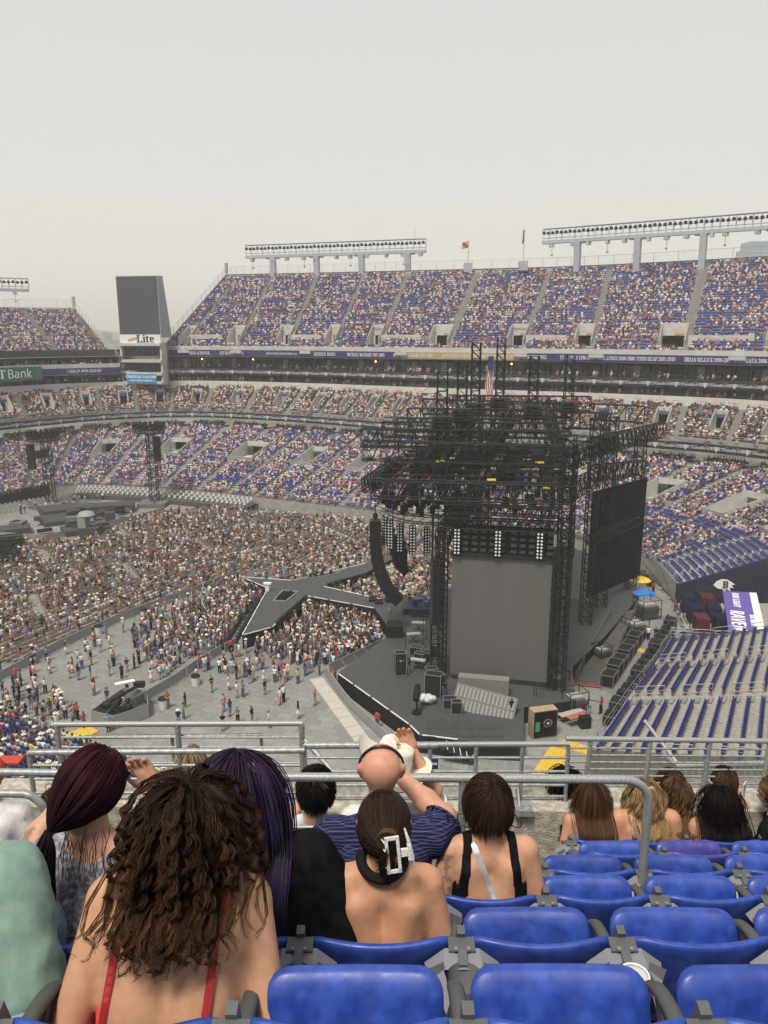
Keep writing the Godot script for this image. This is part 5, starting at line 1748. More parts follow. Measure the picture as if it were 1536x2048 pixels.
	for k in 4:
		b = Mb.new()
		b.tube(PackedVector3Array([V(-.4, .8, 0), V(.4, .8, 0)]), PackedFloat32Array([.8]), 12)
		solo("industrial_fan", "round black drum fan, %s from the far end of the corner wall" % ordinal(k + 1), "fan", b.mesh(mat("fan_black", lin(.03, .032, .035), .5)), V(35.6 + k * .55, .1, 108.5 - k * 2.0), "drum fans by the corner wall")
	# yellow cable ramps on the floor
	for q in [[[27.2, 80.4], [29.3, 78.6], [29.2, 79.9], [27.3, 81.7], "small yellow cable ramp crossing the lane behind the stage"], [[15.7, 60.6], [18.9, 58.4], [18.4, 57.2], [14.6, 59.7], "yellow plywood ramp at the near right corner of the stage"], [[14.2, 59.4], [15.9, 58.8], [11.9, 50.6], [9.4, 51.0], "long yellow ramp running down toward the near stand"], [[-28.3, 61.3], [-26.6, 63.0], [-25.3, 62.0], [-28.0, 57.6], "yellow cable ramp by the near queue of spectators"]]:
		o = thing("yellow_ramp", q[4], "cable ramp")
		var g0 := Vector2(q[0][0], q[0][1]); var g1 := Vector2(q[1][0], q[1][1]); var g2 := Vector2(q[2][0], q[2][1]); var g3 := Vector2(q[3][0], q[3][1])
		for k in 6:
			var s := (k + .015) / 6.0; var t := (k + .985) / 6.0
			b = Mb.new()
			b.prism(PackedVector2Array([g0.lerp(g1, s), g0.lerp(g1, t), g3.lerp(g2, t), g3.lerp(g2, s)]), .05, .14 + .01 * (k % 2))
			part(o, "ramp_section", b.mesh(nmat("ramp_yellow_%d" % (k % 2), lin(.46, .30, .03), lin(.62, .43, .05), 2.0, .7, .03)))
	# the flag on its pole behind the masts
	o = thing("national_flag", "limp red and white striped flag with a blue canton hanging behind the masts", "flag", V(16.2, 0, 118))
	b = Mb.new(); b.pipe(V(.3, 0, 0), V(.3, 31.4, 0), .09, 6); part(o, "pole", b.mesh(steel))
	for k in 7:
		b = Mb.new()
		var rows := []
		for j in 9:
			var row := PackedVector3Array()
			for i in 2:
				var s := (k + i) / 7.0
				row.push_back(V(.2 - s * .95 + .12 * sin(j * 1.3), 30.6 - j * .75 - s * 1.0, .2 + sin(s * 9.0 + j * .4) * .18))
			rows.push_back(row)
		b.grid(rows)
		part(o, "stripe", b.mesh(mat("flag_red" if k % 2 else "flag_white", lin(.42, .03, .05) if k % 2 else lin(.65, .64, .62), .8)))
	b = Mb.new(); b.box(V(-.1, 30.1, -.05), Vector3(.75, 2.0, .5)); part(o, "canton", b.mesh(mat("flag_blue", lin(.02, .03, .12), .8)))

func skirt_mat() -> StandardMaterial3D:
	return mat("stage_skirt", lin(.014, .014, .016), .85)

# ---------------------------------------------------------------- the field
func poly(a: Array) -> PackedVector2Array:
	return PackedVector2Array(P2(a))

func field_floor() -> void:
	var area := poly([-88, 110, -84, 132, -77, 153, -68, 163.5, -52, 161.5, -33, 154.5, -18, 147, -3, 139, 20, 126, 33, 117.5, 38.3, 108, 38.1, 96, 36, 87, 30, 77, 27, 71, 22, 64, 16, 54.5, 8, 48, -16, 46, -34, 57, -60, 76, -86, 95])
	var b := Mb.new()
	b.prism(area, -.2, -.005)
	struct("field_floor", "grey covered stadium field under the crowd and the stage", "floor", b.mesh(mat("floor_joint_grey", lin(.13, .13, .13), .9)))
	# interlocking cover panels, laid in staggered rows along the far touchline
	var d := Vector2(.92, -.39).normalized()
	var e := Vector2(.39, .92).normalized()
	var pw := 1.45; var ph := .90
	var top := Mb.new()
	top.box(V(0, .02, 0), Vector3(pw - .02, .05, ph - .02))
	var pm := nmat("floor_panel_grey", lin(.80, .80, .79), lin(1.0, 1.0, .99), 6.0, .75, .03)
	pm.vertex_color_use_as_albedo = true
	var m := top.mesh(pm)
	var bs := Basis(Vector3(d.x, 0, -d.y), UP, Vector3(-e.x, 0, e.y))
	var all := []
	var wave := FastNoiseLite.new()
	wave.seed = 9; wave.frequency = .035
	for i in range(-75, 130):
		for k in range(-85, 85):
			var c := Vector2(-20, 95) + e * ((i - 28) * ph) + d * ((k + (.5 if i % 2 else 0.0)) * pw)
			if not Geometry2D.is_point_in_polygon(c, area): continue
			var tone := .205 * (1.0 + wave.get_noise_2d(c.x * 2.0, c.y * 2.0) * .22) * rng.randf_range(.90, 1.08)
			all.push_back([c.y + absf(c.x) * .35, Transform3D(bs, V(c.x, 0, c.y)), Color(tone, tone * 1.005, tone)])
	all.sort_custom(func(x, y): return x[0] < y[0])
	var rest := []
	var tint := PackedColorArray()
	var near := []
	for k in 5:
		var t := .185 + k * .012
		near.push_back(top.mesh(nmat("near_floor_panel_%d" % k, lin(t * .92, t * .92, t * .91), lin(t * 1.08, t * 1.08, t * 1.07), 3.0, .75, .03)))
	var floor_node := get_node("field_floor")
	var n := 0
	for q in all:
		var p: Vector3 = q[1].origin
		var z: float = -p.z * .974 + 34.5 * .2266
		if n < 290 and absf(p.x) / z < .5 and -p.z > 56.0:
			var o := part(floor_node, "floor_panel", near[rng.randi() % 5])
			o.transform = q[1]
			n += 1
		else:
			rest.push_back(q[1]); tint.push_back(q[2])
	many(floor_node, "floor_panels", m, rest, tint)

func barrier_line(label: String, pts: Array, unit := 1.9, h := 1.12) -> void:
	var o := thing("crowd_barrier", label, "barrier")
	var face := Mb.new()
	face.box(Vector3(0, h / 2 + .05, 0), Vector3(unit - .06, h - .1, .02))
	var fm := face.mesh(mat("barrier_sheet", lin(.27, .275, .275), .55, .3))
	var fr := Mb.new()
	fr.bar(Vector3(-unit / 2, h, 0), Vector3(unit / 2, h, 0), .06); fr.bar(Vector3(-unit / 2 + .03, 0, 0), Vector3(-unit / 2 + .03, h, 0), .06)
	fr.bar(Vector3(unit / 2 - .03, .05, .0), Vector3(unit / 2 - .03, .05, -.9), .06); fr.bar(Vector3(unit / 2 - .03, h * .8, 0), Vector3(unit / 2 - .03, .08, -.85), .05)
	var rm := fr.mesh(mat("barrier_frame", lin(.36, .37, .37), .45, .4))
	for i in pts.size() - 1:
		var a: Vector2 = pts[i]; var b: Vector2 = pts[i + 1]
		var n := maxi(1, int(round(a.distance_to(b) / unit)))
		var dir := (b - a).normalized()
		for k in n:
			var c := a.lerp(b, (k + .5) / n)
			var t := Transform3D(Basis(Vector3(dir.x, 0, -dir.y), UP, Vector3(dir.x, 0, -dir.y).cross(UP)), V(c.x, .05, c.y))
			var e := part(o, "barrier_panel", fm); e.transform = t
			var f := part(e, "frame", rm)

func floor_things() -> void:
	barrier_line("long grey barrier dividing the floor seats from the standing area left of the star", P2([-41, 68, -38.9, 72, -36.2, 80.2, -32.3, 88.6, -27.1, 96.7, -21.4, 105.4, -14.6, 107.6]))
	barrier_line("grey barrier between the two standing pens at the near left", P2([-24.2, 64.8, -21.0, 71.4, -18.9, 77.0, -16.5, 81.0]))
	barrier_line("grey barrier in front of the packed pen beside the main stage", P2([.4, 81.2, -5.7, 73.9]))
	barrier_line("grey barrier on the pale walkway along the main stage corner", P2([-6.0, 73.3, -3.4, 66.6, .3, 59.7]))
	barrier_line("grey barrier behind the back points of the star runway", P2([-12.4, 101.6, -3.0, 109.6, 2.4, 114.6, 8.8, 131.0]))
	barrier_line("grey barrier round the far sound area at the left", P2([-66, 128, -57.5, 126, -46.5, 140.5, -43.0, 147.5]))
	var b := Mb.new()
	var wk := thing("walkway", "pale plywood walkway strip outside the main stage corner", "walkway")
	for k in 9:
		var a := Vector2(-6.3, 73.0).lerp(Vector2(-.2, 58.2), k / 9.0); var c := Vector2(-6.3, 73.0).lerp(Vector2(-.2, 58.2), (k + .97) / 9.0)
		b = Mb.new(); b.prism(PackedVector2Array([a, a + Vector2(-1.3, -.5), c + Vector2(-1.3, -.5), c]), .05, .12)
		part(wk, "walkway_board", b.mesh(nmat("walkway_board_%d" % (k % 2), lin(.36, .34, .30), lin(.44, .42, .38), 2.0, .8)))
	# camera platform at the near left
	var o := thing("camera_platform", "pentagonal grey walled pen holding a camera crane at the near left", "platform")
	var pts := P2([-26.4, 63.4, -25.0, 68.0, -22.6, 67.4, -21.6, 64.6, -24.0, 62.4])
	b = Mb.new(); b.prism(PackedVector2Array(pts), .05, .35); part(o, "platform_floor", b.mesh(mat("platform_dark", lin(.06, .06, .062), .7)))
	for k in 5:
		var p: Vector2 = pts[k]; var q: Vector2 = pts[(k + 1) % 5]
		b = Mb.new(); b.bar(V(p.x, .75, p.y), V(q.x, .75, q.y), .05, 1.3); part(o, "wall_panel", b.mesh(mat("barrier_sheet", lin(.27, .275, .275), .55, .3)))
	b = Mb.new()
	b.bar(V(-25.2, .4, 64.4), V(-24.2, 1.7, 65.2), .3); b.bar(V(-25.4, 1.5, 64.6), V(-22.8, 2.5, 66.4), .22); b.box(V(-22.8, 2.5, 66.4), Vector3(.8, .5, .5)); b.ball(V(-25.4, 1.4, 64.5), Vector3(.5, .4, .4), 5, 7)
	b.bar(V(-24.2, .4, 64.3), V(-23.6, 1.5, 65.6), .2); b.box(V(-23.9, .8, 64.9), Vector3(1.2, .7, .8))
	part(o, "camera_crane", b.mesh(black_steel))
	b = Mb.new(); b.tbox(Transform3D(Basis(UP, .5), V(-24.3, 2.6, 66.6)), Vector3(1.8, .12, .5)); part(o, "white_cover", b.mesh(mat("edge_strip_white", lin(.62, .63, .64), .5)))
	# bins along the barriers
	for q in [[-33.5, 84.8], [-29.8, 90.2], [-18.9, 71.3], [-20.8, 66.4], [-37.6, 76.3], [-24.4, 99.5], [-47, 92], [-39, 104], [-13.5, 116], [-30, 112], [-55, 108]]:
		o = thing("litter_bin", "white litter bin with a black bag, %s out from the near left" % ordinal([-33.5, -29.8, -18.9, -20.8, -37.6, -24.4, -47, -39, -13.5, -30, -55].find(q[0]) + 1), "bin", V(q[0], .05, q[1]), "white bins on the floor")
		b = Mb.new(); b.loft([[V(0, 0, 0), .38, .38], [V(0, .95, 0), .45, .45]], 10); part(o, "tub", b.mesh(mat("bin_white", lin(.55, .55, .54), .6)))
		b = Mb.new(); b.loft([[V(0, .93, 0), .47, .47], [V(0, 1.1, 0), .43, .43], [V(0, 1.12, 0), .1, .1]], 10); part(o, "bag", b.mesh(mat("bin_bag", lin(.015, .015, .016), .5)))
	# delay towers with round heads
	for t in [[-67.8, 152.3, 14.6, "left black lattice tower with a round lighting head beyond the floor seats"], [-47.1, 153.7, 16.0, "right black lattice tower with a round lighting head beyond the floor seats"]]:
		o = thing("delay_tower", t[3], "tower", V(t[0], 0, t[1]), "lattice towers beyond the floor seats")
		part(o, "mast", truss_mesh(V(0, .6, 0), V(0, t[2], 0), 1.5, 1.5, black_steel, .09, .06))
		b = Mb.new(); b.box(V(0, .45, 0), Vector3(5.5, .9, 5.0)); part(o, "ballast_base", b.mesh(mat("ballast_grey", lin(.11, .11, .115), .7)))
		b = Mb.new()
		for r in [3.1, 2.3]:
			for lv in 2:
				for k in 20:
					var a := TAU * k / 20; var c := TAU * (k + 1) / 20
					b.stick(V(cos(a) * r, t[2] - .8 + lv * .8, sin(a) * r), V(cos(c) * r, t[2] - .8 + lv * .8, sin(c) * r), .09)
		for k in 20:
			var a := TAU * k / 20
			b.stick(V(cos(a) * 3.1, t[2] - .8, sin(a) * 3.1), V(cos(a) * 2.3, t[2], sin(a) * 2.3), .06)
			b.stick(V(cos(a) * 3.1, t[2] - .8, sin(a) * 3.1), V(cos(a) * 3.1, t[2], sin(a) * 3.1), .05)
			if k % 2 == 0: b.stick(V(0, t[2] + .3, 0), V(cos(a) * 2.3, t[2], sin(a) * 2.3), .05)
		part(o, "round_head", b.mesh(black_steel))
		for k in 18:
			var a := TAU * k / 18
			b = Mb.new(); b.box(V(cos(a) * 2.8, t[2] + .35, sin(a) * 2.8), Vector3(.6, .5, .6)); b.ball(V(cos(a) * 2.8, t[2] + .75, sin(a) * 2.8), Vector3(.3, .35, .3), 4, 6)
			part(o, "moving_light", b.mesh(mat("fixture_black", lin(.018, .019, .021), .5)))
		b = Mb.new()
		for k in 8: b.box(V(-2.6 if t[0] < -60 else 1.5, t[2] - 2.0 - k * .62, -.4), Vector3(1.3, .58, 1.0))
		part(o, "speaker_hang", b.mesh(mat("speaker_black", lin(.016, .017, .019), .6)))
	# sound area: low black decks, tent, cases
	o = thing("sound_area", "low black decks and desks of the sound area at the far left of the floor", "platform")
	for q in [[-60, 141, 9, 7, .8, .6], [-63, 147, 8, 6, 1.3, .6], [-53, 133, 8, 5, .9, .6], [-55, 148, 11, 4, 1.6, .25], [-66, 131, 7, 4, 1.2, .5]]:
		b = Mb.new()
		b.tbox(Transform3D(Basis(UP, q[5]), V(q[0], q[4] / 2 + .05, q[1])), Vector3(q[2], q[4], q[3]))
		part(o, "deck", b.mesh(mat("sound_deck", lin(.040, .041, .043), .7)))
	for k in 34:
		b = Mb.new()
		b.tbox(Transform3D(Basis(UP, rng.randf()), V(rng.randf_range(-66, -50), rng.randf_range(.6, 1.6), rng.randf_range(131, 150))), Vector3(rng.randf_range(.8, 2.6), rng.randf_range(.5, 1.4), rng.randf_range(.7, 1.5)))
		part(o, "equipment_box", b.mesh(mat("sound_box_%d" % (k % 4), [lin(.02, .02, .022), lin(.05, .05, .052), lin(.12, .12, .12), lin(.03, .03, .034)][k % 4], .6)))
	b = Mb.new()
	b.loft([[V(0, .1, 0), 1.7, 1.7], [V(0, 2.7, 0), 1.7, 1.7]], 4); 
	o = thing("small_tent", "grey domed small tent on a black base among the floor seats", "tent", V(-50.6, .05, 128.4))
	b = Mb.new(); b.box(V(0, 1.0, 0), Vector3(3.2, 2.0, 3.0)); part(o, "base", b.mesh(mat("sound_deck", lin(.040, .041, .043), .7)))
	b = Mb.new(); b.box(V(-1.0, 3.0, 0), Vector3(1.3, 2.0, 2.4)); b.loft([[V(-.5, 4.0, 0), 1.5, 1.4], [V(-.5, 4.6, 0), 1.1, 1.0], [V(-.5, 4.8, 0), .2, .2]], 10); part(o, "cover", b.mesh(mat("tent_grey", lin(.22, .23, .24), .6)))
	# stage-left spare truss stack at the left edge
	for k in 4:
		part_truss_stack(k)
	# white chair rows against the far walls
	var ch := Mb.new()
	ch.tbox(Transform3D(Basis(Vector3.RIGHT, .15), V(0, .68, -.18)), Vector3(.5, .55, .05)); ch.box(V(0, .44, 0), Vector3(.5, .06, .5))
	for s in [-1.0, 1.0]:
		for z in [-1.0, 1.0]: ch.bar(Vector3(s * .2, 0, z * .2), Vector3(s * .2, .44, z * .2), .04)
	var chm := ch.mesh(mat("white_chair", lin(.44, .44, .43), .5))
	var rowline := offset(wall_line, -1.6)
	var where := []
	for r in 3:
		for k in 36:
			var t := .505 + k * .0060
			var p := at_t(offset(wall_line, -3.6 + r * 1.1), t); var q := at_t(rowline, t + .01)
			var inw := Vector2(-.35, -.93)
			where.push_back(Transform3D(Basis.looking_at(Vector3(inw.x, 0, -inw.y)), V(p.x, 1.0 + r * .28, p.y)))
	var wm := many(self, "white_chairs", chm, where)
	tag(wm, "white chairs in three rows on a low platform along the far wall", "chairs", "", "stuff")
	b = Mb.new()
	shelf(b, offset(wall_line, -4.3), offset(wall_line, -.2), 1.0, 1.3, 30, .50, .722); band(b, offset(wall_line, -4.3), 0, 1.0, .50, .722, 30)
	solo("seat_platform", "low black platform carrying the white chair rows", "platform", b.mesh(mat("platform_dark", lin(.06, .06, .062), .7)))
	where = []
	for r in 5:
		for k in 20:
			where.push_back(Transform3D(Basis(UP, .9), V(-80 + k * .62 + r * .9, .05, 139.5 + k * .75 - r * .9 + 9)))
	wm = many(self, "white_chairs", chm, where)
	tag(wm, "block of white chairs on the floor at the far left end", "chairs", "", "stuff")
	b = Mb.new()
	band(b, offset(wall_line, -.12), .05, 3.0, .76, 1.0, 30); shelf(b, offset(wall_line, -.12), offset(wall_line, .1), 3.0, 3.0, 30, .76, 1.0)
	solo("black_banner", "long black banner covering the end wall behind the white chairs", "banner", b.mesh(mat("banner_black", lin(.018, .019, .022), .8)))
	# near stand seen at the lower left
	var front := stations(P2([-52, 72.5, -33.5, 60.9, -21, 53.8, -8, 46.5]))
	var back := stations(P2([-66, 54, -45, 42, -32, 35, -20, 28]))
	var st := thing("near_stand", "near lower stand of blue seats packed with people at the lower left", "grandstand")
	var seats := []; var people := []
	tier(st, front, back, 2.3, 9.0, 24, [.22, .47, .72], [], conc, 1.1, seats, people, 31)
	b = Mb.new(); band(b, front, 0, 2.4, 0, 1, 20); shelf(b, front, offset(front, .3), 2.4, 2.4, 20)
	part(st, "field_wall", b.mesh(conc))
	rail_along(st, front, 2.4, .9, 0, 1, 24, galv)
	many(st, "blue_seats", seat_far, seats, seat_tints(seats.size(), 0))
	crowd_object("seated_crowd", "crowd packed into the near lower stand at the lower left", people, seated_kinds)

func part_truss_stack(k: int) -> void:
	var q: Array = [[-60.5, 118.0, 3.2], [-59.5, 114.5, 2.4], [-57.0, 112.0, 1.8], [-61.0, 121.5, 2.8]][k]
	var o := thing("truss_stack", "dark pile of stacked truss, %s at the left edge of the floor" % ordinal(k + 1), "truss stack", V(q[0], .05, q[1]), "truss piles at the left edge", .5)
	for j in 5:
		part(o, "truss_length", truss_mesh(V(-1.8, .5 + j * .5, -.6 + .25 * (j % 3)), V(1.8, .5 + j * .5, -.6 + .25 * (j % 3)), .5, .45, black_steel, .05, .03))

func in_view(p: Vector3) -> bool:
	var z := -p.z * .974 + (34.5 - p.y) * .2266
	return absf(p.x) / z < .505

func floor_crowd() -> void:
	var r := RandomNumberGenerator.new()
	r.seed = 77
	var standing := []     # [transform, where]
	var seated := []
	var chairs := []
	var stage_at := Vector2(2, 88)
	var face := func(p: Vector2, spread: float) -> Basis:
		var d := (stage_at - p).normalized().rotated(r.randf_range(-spread, spread))
		return Basis.looking_at(Vector3(d.x, 0, -d.y)) * r.randf_range(.93, 1.06)
	# chair rows
	var area := poly([-40.8, 73.5, -37.4, 80.6, -33.5, 89, -28.2, 97.2, -22.5, 106.6, -14.5, 109.0, -4.2, 117.0, 2.0, 124.5, 3.0, 133, -6, 138.5, -20, 143.5, -33, 151, -43, 145.5, -47, 138, -50, 124.5, -57, 124.5, -66, 126, -78, 104, -68, 88])
	var rd := Vector2(.45, .89).normalized(); var fd := Vector2(.89, -.45).normalized()
	var cb := Basis.looking_at(Vector3(fd.x, 0, -fd.y))
	for i in range(-75, 30):
		if i % 13 == 0: continue
		for k in range(-70, 130):
			if posmod(k, 30) < 3: continue
			var p := Vector2(-30, 104) + fd * (i * .98) + rd * (k * .54) + rd * (2.0 * sin(i * .35))
			if not Geometry2D.is_point_in_polygon(p, area): continue
			chairs.push_back(Transform3D(cb, V(p.x, .05, p.y)))
			var x := r.randf()
			if x < .38: seated.push_back(Transform3D(cb.rotated(UP, r.randf_range(-.4, .4)), V(p.x, .05, p.y) + cb * Vector3(0, .02, -.04)))
			elif x < .58: standing.push_back([Transform3D(face.call(p, .9), V(p.x, .05, p.y) + cb * Vector3(r.randf_range(-.1, .1), 0, -.45)), "between the tan chair rows"])
	var ch := Mb.new()
	ch.tbox(Transform3D(Basis(Vector3.RIGHT, .12), Vector3(0, .66, .22)), Vector3(.46, .34, .03)); ch.box(Vector3(0, .45, 0), Vector3(.46, .035, .42))
	for s in [-1.0, 1.0]:
		ch.bar(Vector3(s * .21, 0, .22), Vector3(s * .21, .84, .24), .03); ch.bar(Vector3(s * .21, 0, -.2), Vector3(s * .21, .45, .1), .03)
	var co := many(self, "folding_chairs", ch.mesh(mat("folding_chair_tan", lin(.21, .175, .13), .7)), chairs)
	tag(co, "rows of tan folding chairs across the floor beyond the barrier", "chairs", "", "stuff")
	# standing pens: polygon, people per square metre, where, spread of gaze
	for z in [
		[poly([-20.8, 104.8, -16.0, 97, -18.3, 83, -17.5, 81.5, -21.5, 77.5, -25, 84, -25.5, 95]), 3.2, "in the pen left of the runway", .7],
		[poly([-25.5, 95, -25, 84, -21.5, 77.5, -22.3, 72, -26, 76, -29.5, 84, -29, 91]), 1.1, "by the long left barrier", 1.4],
		[poly([-9.8, 92.8, -1.7, 88.2, .0, 81.6, -1.2, 80.6, -6.0, 74.4, -9.5, 75.5, -14.8, 80.0, -12.3, 82.6]), 3.6, "in the pen between runway and stage", .6],
		[poly([-14.8, 79.6, -9.5, 75.2, -6.4, 74, -6.8, 71, -12, 70.6, -19.0, 74.5, -16.2, 80.3]), .75, "at the edge of the stage pen", 1.3],
		[poly([-7.4, 97.8, -2.4, 102.4, 3.5, 112.8, 9.5, 129.5, 17, 118, 9, 97, 6, 95.5, .2, 92.6]), 3.2, "right of the star runway", .6],
		[poly([-20.2, 103.6, -12.4, 101.8, -3.2, 110.2, 2.0, 115.2, 6, 127, 2.2, 123.5, -4.2, 116.2, -14.4, 108.2]), 1.4, "in the strip behind the star runway", .8],
		[poly([-37.5, 75, -34.5, 82, -29.5, 90, -29, 84, -25.6, 76, -22.4, 71, -24.6, 67, -29, 66.5]), .17, "on open floor, left pen", 3.0],
		[poly([-19.5, 74, -12, 70, -6.6, 70.4, -4.4, 66, -8.5, 60.5, -20, 61.5, -21.0, 68]), .13, "on open floor below the pens", 3.0],
		[poly([-39.5, 70.5, -35, 71.5, -30, 66.6, -27.6, 63.6, -29.6, 60.6, -34.6, 63]), 1.1, "in the queue by the near stand", 3.0],
		[poly([-62, 128, -50, 152, -44, 154, -46, 141, -57, 127]), .05, "round the far sound area", 3.0],
		[poly([-78, 142, -70, 158, -58, 160, -64, 148]), .16, "by the white chairs at the far left", 3.0],
		[poly([3, 123, 9, 131, -2, 138, -12, 143, -2, 130]), .35, "by the far wall behind the pens", 2.0]]:
		var pl: PackedVector2Array = z[0]
		var lo := pl[0]; var hi := pl[0]
		for q in pl: lo = lo.min(q); hi = hi.max(q)
		var tries := int((hi.x - lo.x) * (hi.y - lo.y) * z[1])
		var cells := {}
		for k in tries:
			var p := Vector2(r.randf_range(lo.x, hi.x), r.randf_range(lo.y, hi.y))
			if not Geometry2D.is_point_in_polygon(p, pl): continue
			var cell := Vector2i(int(floor(p.x / .40)), int(floor(p.y / .40)))
			if cells.has(cell): continue
			cells[cell] = true
			standing.push_back([Transform3D(face.call(p, z[3]), V(p.x, .05, p.y)), z[2]])
	# the nearest are people of their own
	standing.sort_custom(func(a, b): return a[0].origin.z > b[0].origin.z)
	var rest := []
	var n := 0
	var counts := {}
	for s in standing:
		var p: Vector3 = s[0].origin
		if n < 236 and in_view(p):
			var k := r.randi() % standing_kinds.size()
			var c := pick_shirt(r)
			person_at(k, c, s[0], "person in %s top, %s %s" % [SHIRTS[c], kind_words[k], s[1]], "people standing on the floor", r.randf_range(.8, 1.1))
			n += 1
		else:
			rest.push_back(s[0])
	crowd_object("standing_crowd", "dense mass of people standing round the star runway and floor seats", rest, standing_kinds)
	crowd_object("seated_crowd", "people sitting in the tan chair rows on the floor", seated, seated_kinds)
	# staff and crew
	var red := 5
	for q in [[-37.2, 71.8, "by the queue at the near left"], [-36.0, 72.6, "beside the barrier end at the near left"], [-28.4, 69.4, "at the head of the near queue"], [-28.0, 64.2, "beside the near yellow cable ramp"], [-26.8, 62.6, "just below the near yellow cable ramp"], [-32.6, 81.0, "at the long barrier beside a bin"], [-26.2, 90.0, "further along the long barrier"], [-19.4, 75.3, "on the open side of the middle barrier"], [-4.9, 71.4, "in the lane by the main stage corner"], [-.6, 62.7, "alone in the lane under the stage skirt"], [-20.4, 104.4, "behind the left tip of the star runway"], [-19.6, 104.0, "at the left tip of the star runway"], [-18.4, 88.6, "on the camera track side of the star"], [-18.6, 80.2, "at the near tip of the star"], [-17.0, 79.4, "under the near tip of the star"], [-9.8, 91.4, "by the runway steps"], [-2.2, 87.4, "inside the pen corner by the runway"], [-1.0, 86.6, "at the pen corner near the wedge monitors"], [-6.4, 99.0, "in the far notch of the star"], [-15.5, 106.8, "at the strip behind the star"], [20.1, 65.3, "on the lane below the bare seats"], [26.0, 70.9, "beside the carts along the stand wall"], [37.0, 92.4, "at the tunnel mouth"], [38.0, 92.8, "at the tunnel mouth next to a colleague"], [36.6, 99.4, "by the corner of the navy wall"]]:
		var hi := 1 if false else 13
		person_at([3, 12, 13, 5][r.randi() % 4], red, Transform3D(face.call(Vector2(q[0], q[1]), 2.5), V(q[0], .05, q[1])), "staff in red top and dark trousers %s" % q[2], "red shirted staff", 1.0)
	for q in [[18.6, 63.6, 6, "person in a blue top and dark trousers beside the red shirted staff behind the stage"], [-24.4, 62.0, 6, "person in a blue top standing by the camera pen wall"], [30.4, 82.9, 0, "person in a white top walking the lane behind the stage"], [31.1, 82.6, 1, "person in a black top walking the lane behind the stage with a companion"], [33.4, 83.4, 3, "person in a grey top by the carts near the tunnel"]]:
		person_at(12, q[2], Transform3D(face.call(Vector2(q[0], q[1]), 2.5), V(q[0], .05, q[1])), q[3], "", 1.0)
	for q in [[.6, 87.6, 1, 6, "performer in black with a white hat on the deck by the runway"], [4.4, 88.0, 6, 0, "drummer in blue on the navy riser"], [5.6, 89.4, 6, 3, "musician in pale blue beside the kit"], [3.2, 90.6, 1, 12, "musician in black with a guitar behind the riser"], [4.6, 91.6, 1, 8, "musician in a hat at the back of the stage edge"], [2.5, 70.4, 1, 0, "crew member in black beside the tall skull case"], [4.0, 71.9, 1, 3, "crew member in black at the keyboard racks"], [11.2, 62.0, 1, 12, "crew member in black walking under the big screen"], [5.6, 65.2, 1, 3, "crew member in black inside the open cases"]]:
		person_at(q[3], q[2], Transform3D(face.call(Vector2(q[0] - 4, q[1]), 1.5), V(q[0], 1.7 + (.7 if q[1] > 87.8 and q[1] < 90 else 0.0), q[1])), q[4], "", .9)

func person_at(kind: int, shirt: int, t: Transform3D, label: String, group: String, f: float) -> void:
	var o := part(self, "person", standing_kinds[kind])
	o.transform = t
	var key := "top_%s_%d" % [SHIRTS[shirt], int(f * 5)]
	o.set_surface_override_material(0, mat(key, (shirt_colour(shirt) * (int(f * 5) / 5.0)).linear_to_srgb(), .85))
	tag(o, label, "person", group)

